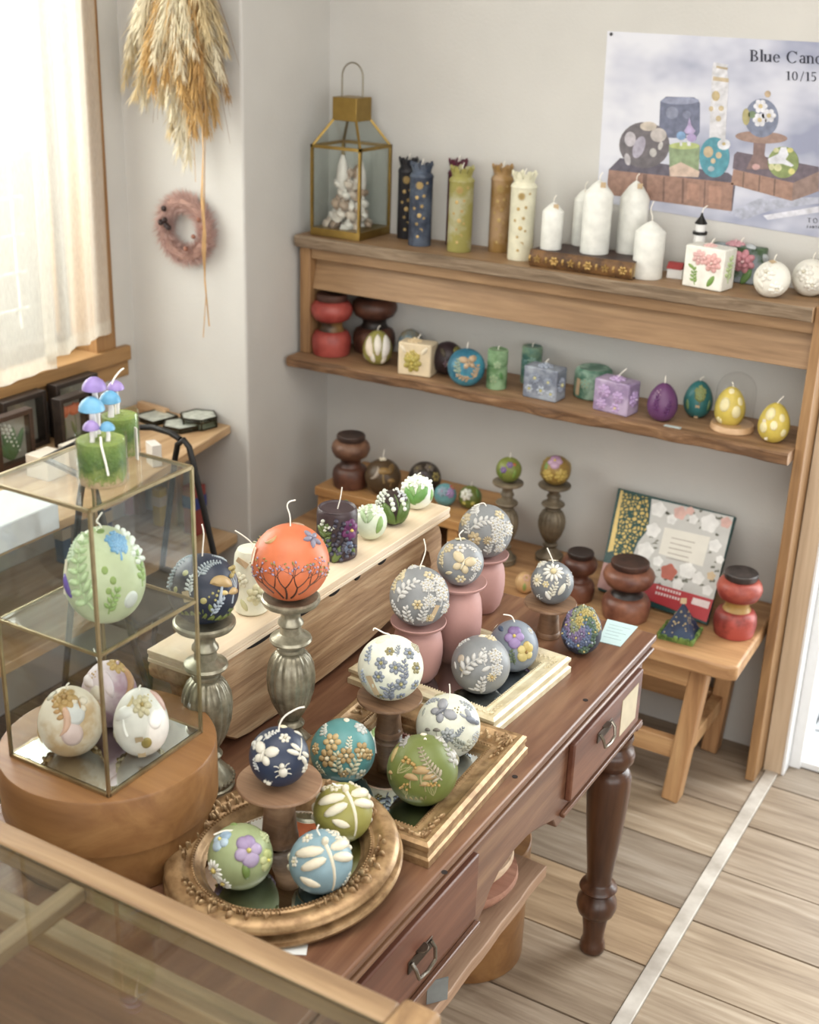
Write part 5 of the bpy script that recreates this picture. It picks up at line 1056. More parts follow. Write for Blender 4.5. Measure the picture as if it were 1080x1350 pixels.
for s in (-1, 1):
    b = MB(); b.box(lx + s * (hw - .003) - .0008, lx + s * (hw - .003) + .0008, ly0 + .008, ly1 - .008, z0 + .0205, z1 - .004); b.build('side_pane', GLASS, ln)
    b = MB(); b.box(lx0 + .008, lx1 - .008, ly + s * (hw - .003) - .0008, ly + s * (hw - .003) + .0008, z0 + .0205, z1 - .004); b.build('side_pane', GLASS, ln)
for sx, sy in ((1, 0), (-1, 0), (0, 1), (0, -1)):
    b = MB(); a = Vector((lx + sx * hw * .94, ly + sy * hw * .94, z1 + .004)); q = Vector((lx + sx * hc, ly + sy * hc, z2 - .003)); t_ = Vector((-sy, sx, 0))
    P = [a - t_ * hw * .9, a + t_ * hw * .9, q + t_ * hc * .9, q - t_ * hc * .9]; nrm = Vector((sx * .001, sy * .001, .001)); b.add(P + [p + nrm for p in P], [(3, 2, 1, 0), (4, 5, 6, 7), (0, 1, 5, 4), (1, 2, 6, 5), (2, 3, 7, 6), (3, 0, 4, 7)]); b.build('roof_pane', GLASS, ln)
rn = random.Random(3)
def shell_bm(c, s, spin):
    b = MB(); rows = []; n = 12; m = 22
    for i in range(m):
        t = i / (m - 1); a = spin + t * 11; r = s * .42 * t ** 1.2; p = c + Vector((math.cos(a) * r * .6, math.sin(a) * r * .6, s * (1 - t) * .8)); rows.append((p, s * (.06 + .36 * t ** 1.2)))
    b.tube([p for p, r in rows], [r for p, r in rows], 9); return b
k = 0
for lev, cnt in ((0, 13), (1, 13), (2, 10), (3, 8), (4, 6), (5, 3)):
    for i in range(cnt):
        a = i * 2.4 + lev; r = hw * .74 * math.sqrt((i + .4) / cnt) * (1 - .11 * lev); s = rn.uniform(.024, .036)
        o_ = Vector((lx + r * math.cos(a), ly + r * math.sin(a), z0 + .0215 + lev * .026)); bb = shell_bm(o_, s, rn.uniform(0, 6))
        col = rn.choice(['#d9cfc4', '#c7b6a6', '#b79c86', '#e0dad2', '#a58c78'])
        tag(bb.build('seashell', plain(col, .5, 0, .2, 60), loc=o_, smooth=60), 'pale seashell heaped inside the brass lantern', 'shell', 'shells in the brass lantern')
for dx, dy, hh, s in ((-.02, -.01, .10, 1.), (.022, .012, .085, .9)):
    o_ = Vector((lx + dx, ly + dy, z0 + .10)); b = MB(); b.lathe([(.0, 0), (.012 * s, .01), (.017 * s, hh * .35), (.014 * s, hh * .7), (.005, hh), (0, hh * 1.02)], 18, o_); tag(b.build('spindle_seashell', plain('#ddd6cf', .45, 0, .15), loc=o_, smooth=60), 'tall white spindle shell standing among shells in the lantern', 'shell', 'spindle shells in the brass lantern')
# tall crowned pillars with suns, moons and stars in relief
GLD = '#b79a58'
def crown_pillar(label, px, by, ty, w, col, hi=None, crown=None, extra=None, gold=GLD, z=ZU):
    H_ = by - ty; cx = px; ms = []
    for i, (fx, fy, s, kd) in enumerate(((-.15, .72, 9, 'daisy'), (.25, .60, 5, 'star'), (-.35, .58, 5, 'disc'), (.1, .48, 5.5, 'star'), (-.1, .37, 6, 'disc'), (.3, .34, 4, 'star'), (-.3, .27, 4.5, 'star'), (.1, .2, 5.5, 'moon'), (-.2, .12, 4, 'disc'), (.5, .75, 4, 'star'), (-.55, .45, 4.5, 'star'))):
        ms.append((kd, cx + fx * w / 2, by - fy * H_, s, i * 20, gold, gold))
    t, B = pillar(label, px, by, ty, w, col, ms, z=z, mat=hi, prof=[(.97, 0), (1, .01), (1, .80), (1.02, .805), (1.03, .82), (.98, .835), (.80, .86), (.82, .875), (.86, .90), (.7, .905), (0, .90)], back=(('star', 6, gold), ('disc', 5, gold)), wk=None)
    b = MB(); n = 10
    for i in range(n):
        a0, a1 = 2 * PI * i / n, 2 * PI * (i + 1) / n; am = (a0 + a1) / 2; r = B.R
        P = [B.b + Vector((r * .82 * math.cos(a), r * .82 * math.sin(a), B.H * .88)) for a in (a0, a1)] + [B.b + Vector((r * 1.02 * math.cos(a), r * 1.02 * math.sin(a), B.H * hh)) for a, hh in ((am + .2, .955), (am, .985 if i % 2 else .965), (am - .2, .955))]
        Q = [p + (B.b + Vector((0, 0, p.z - B.b.z)) - p) * .18 for p in P]; b.add(P + Q, [(0, 1, 2, 3, 4), (9, 8, 7, 6, 5)] + [(k_, k_ + 5, (k_ + 1) % 5 + 5, (k_ + 1) % 5) for k_ in range(5)])
    b.build('ruffled_crown', crown or hi or wax(col), t, smooth=0)
    b = MB(); b.tube([B.b + Vector((B.R * 1.015 * math.cos(2 * PI * i / 30), B.R * 1.015 * math.sin(2 * PI * i / 30), B.H * .81)) for i in range(30)], B.R * .05, 6, True); b.build('neck_band', crown or hi or wax(col), t)
    wick(t, B.b + Vector((0, 0, B.H * .9)), ((0, 6), (2, 12)), .0012); return t, B
crown_pillar('black tall pillar candle behind the dark blue one on the shelf', 536, 309, 205, 25, '#25262c')
crown_pillar('dark blue tall pillar candle with gold moons and stars on the shelf', 553, 325, 211, 30, '#3a4456', hi=two('#303a4c', '#525e70', 26))
crown_pillar('burgundy tall pillar candle behind the yellow green one on the shelf', 600, 318, 207, 25, '#5d2338')
crown_pillar('yellow green tall pillar candle with ruffled top on the shelf', 605, 333, 216, 32, '#989250', hi=two('#aeab88', '#969046', 12, .38, .5))
crown_pillar('honey brown tall pillar candle with ruffled top on the shelf', 657, 333, 214, 28, '#a8814a', hi=two('#b3926a', '#9a7536', 16))
crown_pillar('cream tall pillar candle with gold suns beside the old book', 685, 344, 223, 33, '#dedbc0')
# old book lying flat, with candles on it
pa, pb = at(697, 351, z=ZU), at(830, 371, z=ZU); bw = pb.x - pa.x; bh = .040; by0 = pa.y + .0; by1 = min(YB - .012, by0 + .125)
bk = thing('old_book', 'old brown leather book lying flat under white candles on the shelf', 'book', ((pa.x + pb.x) / 2, by0, ZU))
LEA = two('#4a3018', '#7a5428', 26, .4, .62, .5, 4, .1); LEAD = two('#33201a', '#4a2f24', 18, .4, .6, .55)
b = MB(); b.prism([(by0 + .006, 0.0006), (by0 + .0005, .008), (by0 - .001, bh / 2), (by0 + .0005, bh - .008), (by0 + .006, bh), (by0 + .012, bh), (by0 + .012, 0.0006)], lambda u, v, w: Vector((w, u, ZU + v)), pa.x, pb.x); sp = b.build('spine', LEA, bk, smooth=50)
b = MB(); b.box(pa.x, pb.x, by0 + .0125, by1, ZU + bh - .003, ZU + bh); b.box(pa.x, pb.x, by0 + .0125, by1, ZU + .0006, ZU + .0036); b.build('cover', LEAD, bk, bevel=.001)
b = MB(); b.box(pa.x + .003, pb.x - .003, by0 + .013, by1 - .004, ZU + .004, ZU + bh - .0035); b.build('pages', plain('#b59c6e', .8, 0, .15, 200), bk)
GT = plain('#b08d4a', .4, .6, .2)
for i in range(7): b = MB(); x = pa.x + bw * i / 6 * .985 + bw * .0075; b.prism([(by0 + .004, 0.003), (by0 - .003, bh / 2), (by0 + .004, bh - .003)], lambda u, v, w: Vector((w, u, ZU + v)), x - .0025, x + .0025); b.build('raised_band', GT, sp)
for i in range(6):
    b = MB(); x = pa.x + bw * (i + .5) / 6
    M = lambda u, v, h, x=x: Vector((x + u, by0 - .0012 - h, ZU + bh / 2 + v)); (m_flower if i % 2 else m_star)(b, M, .022, 0); b.build('gilt_tooling', [GT, GT], sp)
ZBK = ZU + bh + .0002
cone = [(.97, 0), (1, .01), (1, .80), (.985, .815), (.82, .86), (.5, .935), (.2, .985), (.06, 1.0), (0, 1.0)]
def plainp(label, px, by, ty, w, z, wk=((0, 5), (3, 9)), tg=True, col='#e2e3dc'):
    t, B = pillar(label, px, by, ty, w, col, z=z, prof=cone, wk=wk); 
    if tg:
        b = MB(); b.box(-.006, .006, -.0005, .0005, -.012, .0, rz(.4, B.b + Vector((B.R * .45, -B.R * .45, B.H * .985)))); b.build('paper_tag', TAGP, t)
plainp('short white pillar candle with twine tag at the left on the old book', 726, 330, 267, 28, ZBK)
plainp('slim white pillar candle at the back on the old book', 766, 321, 249, 26, ZBK)
plainp('tall white pillar candle in the middle of the old book', 783, 336, 237, 38, ZBK)
plainp('tall white pillar candle behind the right end of the old book', 830, 340, 238, 36, ZU)
plainp('stout white pillar candle in front at the right of the old book', 852, 369, 291, 40, ZU, ((0, 5), (-3, 14), (0, 24)), False)
# lighthouse candle
p = at(912, 372, z=ZU); k = mpp(p); p = p + Vector((0, .02, 0)); lh = thing('lighthouse_candle', 'white lighthouse shaped candle with black lamp room and red roofed hut', 'candle', (p.x, p.y, ZU))
Hh = 82 * k * 1.08; o = Vector((p.x, p.y, ZU + .0005))
b = MB(); b.lathe([(.0185, 0), (.019, .002), (.0125, Hh * .68), (.0, Hh * .68)], 30, o); b.build('tower', WHITE, lh, smooth=50)
b = MB(); b.lathe([(.011, Hh * .68), (.0165, Hh * .69), (.0165, Hh * .725), (.0155, Hh * .73), (.0, Hh * .73)], 24, o); b.build('gallery', BLACK, lh)
b = MB(); b.lathe([(.011, Hh * .73), (.0115, Hh * .84), (0, Hh * .84)], 20, o); b.build('lamp_room', WHITE, lh)
b = MB(); b.lathe([(.014, Hh * .84), (.0145, Hh * .85), (.004, Hh * .95), (.002, Hh), (0, Hh)], 20, o); b.build('black_roof', BLACK, lh)
x, y = p.x - .052, p.y + .004
b = MB(); b.box(x - .012, x + .024, y - .014, y + .014, ZU + .0005, ZU + .022); hu = b.build('hut', WHITE, lh)
b = MB(); b.prism([(-.017, .0222), (.017, .0222), (.006, .036), (-.006, .036)], lambda u, v, w: Vector((w, y + u, ZU + v)), x - .014, x + .022); b.build('red_roof', plain('#a02f2f', .5), hu)
wick(lh, o + Vector((0, 0, Hh)), ((1, 5), (6, 9)))
# rose cubes and white balls
def cube(label, pl, pc, pr, top, z, mat, mots=(), wk=((0, 5), (3, 9)), tagm=None, edge=.004, dep=.58):
    """cube candle: pixel of its left, centre and right bottom corners (front corner in the middle) and the top pixel of the front corner"""
    c = at(*pc, z=z); k = mpp(c); l = at(*pl, z=z); r = at(*pr, z=z)
    e1 = (l - c); e2 = (r - c); s = max(e1.length, e2.length); e1.normalize(); e2 = Vector((e1.y, -e1.x, 0)) if Vector((e1.y, -e1.x, 0)).dot(e2) > 0 else Vector((-e1.y, e1.x, 0))
    d = ray(*pc); q = at(pc[0], top, plane=(c, Vector((d.x, d.y, 0)).normalized())); H = q.z - z
    s2 = min(s * dep, (YB - .006 - max(c.y, c.y + e1.y * s)) / e2.y) if e2.y > .2 else s * dep
    ctr = c + e1 * s / 2 + e2 * s2 / 2; t = thing('cube_candle', label, 'candle', (ctr.x, ctr.y, z)); o = Vector((c.x, c.y, z + .0004))
    b = MB(); V = [o, o + e1 * s, o + e1 * s + e2 * s2, o + e2 * s2]; V = V + [v + Vector((0, 0, H)) for v in V]; b.add(V, [(0, 1, 2, 3), (7, 6, 5, 4), (0, 4, 5, 1), (1, 5, 6, 2), (2, 6, 7, 3), (3, 7, 4, 0)])
    b.build('wax_body', mat, t, bevel=edge, seg=3)
    for face, fu, fv, kind, sz, a, *mats in mots:
        e, nn = (e1, -e2) if face == 'l' else (e2, -e1)
        if face == 'l': M0 = lambda u, v, h: o + e1 * (s * (1 - fu) - u) + Vector((0, 0, H * fv + v)) + (-e2) * h
        elif face == 'r': M0 = lambda u, v, h: o + e2 * (s2 * fu + u) + Vector((0, 0, H * fv + v)) + (-e1) * h
        else: M0 = lambda u, v, h: o + e1 * (s * (1 - fu) - u) + e2 * (s2 * fv + v) + Vector((0, 0, H + h))
        motif(t, M0, kind, sz * s, math.radians(a), mats)
    if wk: wick(t, ctr + Vector((0, 0, H)), wk, .0012)
    return t
cube('white cube candle with pink roses and green leaves on the shelf', (907, 378), (950, 386), (967, 376), 330, ZU, wax('#e3e2d8'), [('l', .38, .74, 'rosette', .34, 0, '#dcb0ac', '#e3c4bd'), ('l', .72, .66, 'rosette', .42, 30, '#dca8a4', '#e6c9c0'), ('l', .3, .28, 'sprig', .4, 10, '#7f9f4e'), ('l', .72, .22, 'leaf', .32, -30, '#6f9440'), ('l', .2, .5, 'leaf', .2, 60, '#7f9f4e'), ('r', .5, .5, 'sprig', .6, 0, '#a9bb86'), ('t', .5, .4, 'rosette', .3, 0, '#dcb0ac', '#e3c4bd')])
cube('dark cube candle with pink roses and white leaves behind the white cube', (962, 372), (1003, 378), (1021, 366), 328, ZU, two('#3f5a38', '#8c97a0', 20), [('l', .2, .6, 'rosette', .36, 0, '#c9929c', '#d9b0b4'), ('l', .62, .6, 'rosette', .42, 30, '#c98590', '#d9b0b4'), ('l', .3, .25, 'leaf', .36, 30, '#5f8446'), ('l', .7, .2, 'leaf', .36, -30, '#5f8446'), ('r', .5, .4, 'leaf', .5, 0, '#a7b0b6'), ('r', .5, .7, 'leaf', .4, 60, '#b9c0c4'), ('t', .4, .5, 'rosette', .34, 0, '#c9929c', '#d9b0b4'), ('t', .7, .3, 'leaf', .4, 40, '#b9c0c4')])
SPECK = two('#e4e2d6', '#b3a88a', 70, .62, .72, .5)
ball('white speckled ball candle in front of the dark rose cube', 1018, 368, 24, '#e0ded2', [('rosette', 1010, 360, 18, 0, '#e6e4da', '#d6d0bc'), ('rosette', 1025, 380, 15, 0, '#e6e4da', '#d6d0bc'), ('leaf', 1004, 376, 12, 30, '#dcd9cc')], z=ZU, wk=((0, 4), (2, 8)), mat=SPECK, tags=[(1018, 348, 120, 7, 9, TAGP, 0)], seg=(32, 18))
ball('white speckled ball candle at the right end of the shelf', 1069, 366, 24.5, '#e0ded2', [('rosette', 1060, 360, 18, 0, '#e6e4da', '#d6d0bc'), ('rosette', 1072, 375, 15, 0, '#e6e4da', '#d6d0bc')], z=ZU, wk=((0, 4), (2, 8)), mat=SPECK, seg=(32, 18))
# ------------------------------------------------------------------ lower shelf
RED = two('#8a2a24', '#b04a3e', 18, .35, .7, .45); BRN = two('#3a2018', '#6a3f2c', 18, .35, .65, .45); DRK = plain('#241a17', .45); OCH = plain('#8f6a34', .5, 0, .15)
barrel('red turned wooden holder at the left end of the lower shelf', 437, 466, 26, 74, ZL, (RED, two('#3a2a1c', '#8f6a34', 12), RED, two('#3a2620', '#55342a', 14)), None)
barrel('dark brown turned wooden holder beside the red one on the lower shelf', 493, 462, 28, 74, ZL, (BRN, DRK, BRN, DRK), None)
S = (24, 14)
ball('white and olive patterned egg candle on the lower shelf', 498, 458, 19.5, '#8f8a3f', [('leaf', 498, 455, 22, 0, '#d9d2c4'), ('leaf', 486, 458, 24, 14, '#d9c9b4'), ('leaf', 510, 457, 26, -14, '#d6d2cc'), ('leaf', 492, 472, 13, 0, '#d9d2c4'), ('leaf', 506, 474, 13, 0, '#d9d2c4'), ('disc', 498, 466, 6, 0, '#d0a9a0')], z=ZL, kz=1.18, nar=.14, back=[('leaf', 20, '#d9d2c4')], wk=((0, 3), (3, 6)), seg=S, name='egg_candle')
ball('small mottled blue ball candle behind the cream cube on the lower shelf', 541, 454, 17, '#7f93a0', [('rosette', 537, 452, 12, 0, '#8aa6b0', '#c9b48c'), ('rosette', 548, 452, 10, 0, '#a5916a', '#c9b48c')], z=ZL, kz=1.2, wk=None, seg=S, mat=two('#6d8490', '#8a7a55', 26))
cube('cream cube candle with yellow flower on the lower shelf', (524, 493), (567, 499), (573, 490), 456, ZL, wax('#d6c3a0'), [('l', .45, .4, 'rosette', .52, 0, '#a99a3c', '#c4b04e'), ('l', .45, .5, 'cluster', .5, 0, '#b9a64a', '#d6c98c', '#8f8a3a'), ('t', .4, .5, 'rosette', .4, 0, '#d0b88c', '#e0d0a8'), ('l', .15, .8, 'leaf', .3, 40, '#e0d3b8'), ('l', .8, .8, 'leaf', .3, -40, '#e0d3b8')])
ball('dark purple ball candle behind the turquoise ball on the lower shelf', 590, 472, 22, '#2f2226', [('leaf', 584, 465, 12, 30, '#4a4030'), ('leaf', 602, 460, 14, -60, '#6f6a30'), ('flower', 590, 480, 9, 0, '#6a5560', '#9a8a70')], z=ZL, wk=None, seg=S)
ball('turquoise ball candle with a beige figure on the lower shelf', 615, 484, 25, '#2f7f98', [('butterfly', 618, 478, 22, 10, '#b59a78', '#b59a78'), ('sprig', 604, 484, 18, 10, '#8fa08c'), ('sprig', 628, 490, 16, -10, '#b59a78'), ('sprig', 612, 498, 16, 80, '#b59a78')], z=ZL, wk=((0, 4), (1, 8)), seg=S, mat=two('#1f6680', '#3f97b0', 16), back=[('sprig', 16, '#b59a78')])
pillar('green ridged pillar candle on the lower shelf', 654, 514, 460, 27, '#5f9a52', [('cluster', 654, 480, 10, 0, '#93b088', '#b9b48c', '#6f8a5a'), ('cluster', 650, 500, 12, 0, '#86a57a', '#b9b48c', '#6f8a5a'), ('leaf', 660, 494, 10, 20, '#4a8040')], z=ZL, mat=two('#587f50', '#86a87c', 24), prof=[(.96, 0), (1, .01), (1, .55), (.93, .57), (.93, .6), (1, .62), (1, .97), (.9, 1), (0, .98)], wk=((0, 3), (2, 5)))
pillar('slim teal green pillar candle behind the grey blue cube', 699, 507, 456, 27, '#4f7f72', [('rosette', 700, 475, 10, 0, '#7aa090', '#a5905a')], z=ZL, mat=two('#3f6f68', '#7f9a7a', 22), prof=[(.96, 0), (1, .01), (1, .66), (.94, .68), (1, .71), (1, .97), (.9, 1), (0, .98)], wk=((0, 3), (2, 5)))
cube('grey blue cube candle with small flowers on the lower shelf', (690, 523), (732, 532), (745, 519), 490, ZL, two('#6d7484', '#98a0ac', 26), [('l', .35, .66, 'daisy', .3, 0, '#8f98a8', '#c9c48c'), ('l', .75, .6, 'daisy', .26, 0, '#8f98a8', '#c9c48c'), ('l', .2, .3, 'flower', .24, 0, '#a5adb8', '#c9c05c'), ('l', .55, .3, 'flower', .26, 0, '#a5adb8', '#c9c05c'), ('l', .85, .25, 'flower', .22, 0, '#a5adb8', '#c9c05c'), ('r', .5, .5, 'daisy', .4, 0, '#8f98a8', '#c9c48c'), ('t', .5, .5, 'rosette', .4, 0, '#8f98a8', '#a5adb8')])
pillar('round green mottled candle behind the lilac cube', 780, 528, 484, 50, '#5f8a72', [('cluster', 770, 505, 14, 0, '#8fb09a', '#a5905a', '#4f7a5a'), ('cluster', 790, 500, 14, 0, '#8fb09a', '#a5905a', '#4f7a5a')], z=ZL, mat=two('#47735f', '#8fae98', 22), prof=[(.9, 0), (.99, .05), (1, .2), (1, .8), (.95, .93), (.8, 1), (0, .96)], tags=[(762, 497, -92, 6, 22, TAGP)], wk=None)
cube('lilac cube candle with a cream tag on the lower shelf', (782, 540), (826, 551), (839, 537), 508, ZL, two('#8f7a9f', '#b3a1be', 24), [('l', .3, .65, 'rosette', .34, 0, '#b59ac4', '#c9b4d2'), ('l', .7, .55, 'rosette', .3, 0, '#b59ac4', '#c9b4d2'), ('l', .25, .25, 'rosette', .28, 0, '#b59ac4', '#c9b4d2'), ('l', .65, .2, 'flower', .26, 0, '#b59ac4', '#d8c890'), ('r', .5, .5, 'rosette', .4, 0, '#a98fbc', '#c9b4d2'), ('t', .5, .5, 'rosette', .4, 0, '#b59ac4', '#c9b4d2')], wk=((2, 6), (10, 14)))
ball('plum purple egg candle on the lower shelf', 874, 530, 20, '#653a68', [('sprig', 866, 535, 14, 10, '#5a2560'), ('sprig', 882, 540, 14, -10, '#5a2560'), ('dots', 866, 520, 8, 0, '#a58a9c')], z=ZL, kz=1.3, nar=.16, wk=((0, 4), (0, 9)), seg=S, name='egg_candle')
ball('teal egg candle with a tree motif on the lower shelf', 921, 526, 19, '#25696a', [('disc', 923, 522, 16, 0, '#6f7f48'), ('cluster', 923, 522, 16, 0, '#7f8a50', '#8f8a50', '#7a6a3a'), ('leaf', 908, 535, 10, 0, '#5f7a4a'), ('leaf', 935, 534, 10, 0, '#5f7a4a')], z=ZL, kz=1.32, nar=.16, wk=((0, 3), (4, 5)), tags=[(921, 535, -92, 5, 18, TAGP, 0)], seg=S, name='egg_candle')
p = at(964, 572, z=ZL); k = mpp(p); d = Vector((p.x, p.y, 0)).normalized(); p += d * 20 * k; R = 28.5 * mpp(p)
cl = thing('bell_jar', 'glass bell jar on a round wooden base over a yellow egg', 'bell jar', (p.x, p.y, ZL))
b = MB(); b.lathe([(R * .96, ZL + .0005), (R, ZL + .003), (R, ZL + .012), (R * .96, ZL + .016), (0, ZL + .016)], 40, (p.x, p.y, 0)); b.build('wooden_base', W_PALE, cl)
rg = R * .90; hg = 78 * k * 1.1
b = MB(); b.lathe([(rg, ZL + .0163), (rg, ZL + hg * .62)] + [(rg * math.cos(a), ZL + hg * .62 + rg * .98 * math.sin(a)) for a in [PI / 2 * i / 8 for i in range(1, 8)]] + [(.003, ZL + hg * .62 + rg * .98)], 44, (p.x, p.y, 0)); b.build('glass_dome', glassy('#ffffff', .035), cl, smooth=60)
YEL = [('disc', 955, 536, 15, 0, '#dcd09a'), ('disc', 972, 544, 13, 0, '#dcd09a'), ('disc', 962, 518, 9, 0, '#e3d8a8'), ('disc', 976, 530, 9, 0, '#dcd09a'), ('disc', 952, 555, 9, 0, '#dcd09a')]
ball('yellow spotted egg candle under the glass bell jar', 963, 536, 20, '#c9b23a', YEL, foot=(p.x, p.y), kz=1.36, nar=.17, wk=((0, 3), (-2, 6)), seg=S, name='egg_candle')
ball('yellow spotted egg candle standing free beside the right post', 1021, 557, 20.5, '#c9b23a', [('disc', 1014, 548, 15, 0, '#dcd09a'), ('disc', 1021, 563, 10, 0, '#e3d8a8'), ('disc', 1031, 552, 9, 0, '#dcd09a'), ('disc', 1008, 566, 12, 0, '#dcd09a'), ('disc', 1034, 570, 9, 0, '#dcd09a')], z=ZL, kz=1.32, nar=.16, wk=((3, 4), (7, 9)), tags=[(1008, 556, -88, 5, 22, TAGW, 0)], seg=S, name='egg_candle')
p = at(887, 563, z=ZL); b = MB(); b.box(-.02, .02, -.006, .006, .0004, .0016, rz(-.02, (p.x, p.y, ZL))); tag(b.build('price_card', plain('#c3d3d2', .3, 0, .02)), 'narrow pale price card lying before the plum purple egg', 'card')
# ------------------------------------------------------------------ bench and riser
barrel('brown turned wooden holder on the left end of the riser', 462, 640, 24, 66, ZCR, (BRN, BRN, two('#5a3a2a', '#8a6248', 14), two('#2f2320', '#4a352c', 14)), None)
ball('bronze brown ball candle with a tag on the riser', 505, 628, 24, '#4f3c26', [('mushroom', 506, 626, 22, 0, '#8a6a34', '#8a7040'), ('moon', 494, 624, 20, 60, '#a89a8a'), ('leaf', 516, 618, 18, -30, '#6a5026'), ('mushroom', 516, 636, 12, 0, '#8a6a34', '#8a7040')], z=ZCR, wk=((0, 6), (1, 12)), seg=S, back=[('leaf', 18, '#6a5026')], tags=[(505, 608, 100, 8, 11, TAGW, 0)])
ball('dark flowered ball candle behind the white round candle on the riser', 560, 630, 22, '#332a22', [('flower', 550, 618, 11, 0, '#5f5240', '#8a7a4a'), ('flower', 566, 616, 11, 0, '#6a5f55', '#8a7a4a'), ('flower', 575, 628, 11, 0, '#8a7a3a', '#5f5240'), ('flower', 558, 628, 11, 0, '#5a5058', '#8a7a4a')], z=ZCR, wk=None, seg=S, back=[('flower', 12, '#6a5f55', '#8a7a4a')])
ball('small pastel teal ball candle at the right end of the riser', 587, 652, 15, '#5f9aa0', [('rosette', 583, 648, 11, 0, '#8aa5b5', '#b59ab5'), ('rosette', 594, 650, 10, 0, '#9a7fae', '#b59ab5'), ('flower', 596, 642, 7, 0, '#b04a4a', '#c9b04e')], z=ZCR, wk=None, seg=S)
ball('small green and white ball candle between riser and candlestick', 620, 655, 15.5, '#5f6a22', [('rosette', 614, 652, 13, 0, '#d3d3c6', '#c9c9b4'), ('disc', 624, 664, 6, 0, '#b5ad4a'), ('disc', 612, 664, 6, 0, '#b5ad4a'), ('leaf', 630, 650, 12, 0, '#4a6a24')], foot=foot(622, 700, ZCR) if False else None, z=ZCR + .0, wk=((1, 3), (2, 5)), seg=S)
# back candlesticks
f1 = foot(676, 742, ZBN)
t, B = ball('small green ball candle with purple flowers on the rear candlestick', 671, 619, 17, '#76802f', [('flower', 672, 613, 8, 0, '#7a5f9a', '#b59ab5'), ('flower', 664, 620, 8, 0, '#7a5f9a', '#b59ab5'), ('leaf', 660, 625, 12, 0, '#5f7a24'), ('leaf', 679, 625, 12, 0, '#6f8a2a'), ('disc', 678, 612, 5, 0, '#b0602a')], foot=f1, wk=((1, 3), (1, 6)), seg=S, back=[('leaf', 14, '#5f7a24')])
candlestick('weathered brown candlestick with green ball behind the farthest pink pot', (B.c.x, B.c.y), ZBN + .0005, B.c.z - B.R * .97 + .0008, .92, PEWB)
f1 = foot(730, 738, ZBN)
t, B = ball('yellow brown ball candle with a pink flower on the rear candlestick', 733, 620, 20, '#93752f', [('pansy', 731, 608, 20, 10, '#a87fa0', '#c9b04e', '#b995b0'), ('rosette', 722, 628, 13, 0, '#b59a3f', '#c9b04e'), ('rosette', 741, 627, 14, 0, '#b59a3f', '#c9b04e'), ('leaf', 720, 615, 12, 0, '#6f8a3a')], foot=f1, wk=None, seg=S, back=[('rosette', 14, '#b59a3f', '#c9b04e')])
candlestick('weathered brown fluted candlestick with yellow brown ball left of the leaning book', (B.c.x, B.c.y), ZBN + .0005, B.c.z - B.R * .97 + .0008, .98, PEWB)
ball('small pale peach ball candle on the bench behind the small walnut stand', 692, 768, 13, '#c9a06a', [('leaf', 692, 775, 10, 0, '#8a9a4a'), ('flower', 694, 762, 9, 0, '#d0a58c', '#c9b04e')], z=ZBN, kz=1.1, wk=None, seg=S)
MHOG = two('#55291c', '#9a6348', 16, .35, .68, .4); MH2 = two('#44241a', '#7d4c36', 14, .35, .65, .4)
barrel('reddish brown turned holder in front of the leaning book on the bench', 824, 812, 32, 74, ZBN, (MHOG, DRK, MHOG, two('#33211c', '#5a3a2e', 12)), None)
barrel('small dark brown turned holder to the left of the leaning book', 761, 788, 22, 62, ZBN, (MH2, MH2, MH2, two('#2a1c18', '#4a3228', 12)), None)
barrel('red and yellow turned holder at the right end of the bench', 967, 834, 28, 82, ZBN, (two('#7a2a22', '#b04438', 16), plain('#a5803a', .45, 0, .15), two('#8a3026', '#b0503c', 14), two('#2a2422', '#4a3f3c', 20)), None)
# pyramid candle
c1, c2, c3 = at(867, 842, z=ZBN), at(913, 853, z=ZBN), at(937, 836, z=ZBN)
e1 = c1 - c2; s_ = e1.length; e1.normalize(); e2 = Vector((-e1.y, e1.x, 0)); e2 = e2 if e2.dot(c3 - c2) > 0 else -e2
ct_ = c2 + (e1 + e2) * s_ / 2; q = at(900, 796, plane=(ct_, Vector((ct_.x, ct_.y, 0)).normalized())); Hq = q.z - ZBN
py = thing('pyramid_candle', 'dark blue pyramid candle with gold stars and green base on the bench', 'candle', (ct_.x, ct_.y, ZBN)); o = Vector((c2.x, c2.y, ZBN + .0004)); hb = .010
def sq(f, z): return [ct_ + (e1 * a + e2 * d) * s_ / 2 * f + Vector((0, 0, z)) for a, d in ((-1, -1), (1, -1), (1, 1), (-1, 1))]
b = MB(); b.add(sq(1, .0004) + sq(.99, hb), [(0, 1, 2, 3), (7, 6, 5, 4), (0, 4, 5, 1), (1, 5, 6, 2), (2, 6, 7, 3), (3, 7, 4, 0)]); 
for i in range(70):
    a = rn.uniform(0, 4); j = int(a); f_ = a - j; P = sq(.97, hb); p_ = P[j].lerp(P[(j + 1) % 4], f_); b.ball(p_, rn.uniform(.003, .006), 6, 4, (1, 1, 1.3))
b.build('green_base', two('#3f5a24', '#6f8a3a', 60), py)
b = MB(); B_ = sq(.92, hb); A_ = sq(.05, Hq); b.add(B_ + A_, [(7, 6, 5, 4), (0, 4, 5, 1), (1, 5, 6, 2), (2, 6, 7, 3), (3, 7, 4, 0)]); b.build('wax_body', two('#1b2a44', '#2c3f5c', 20), py)
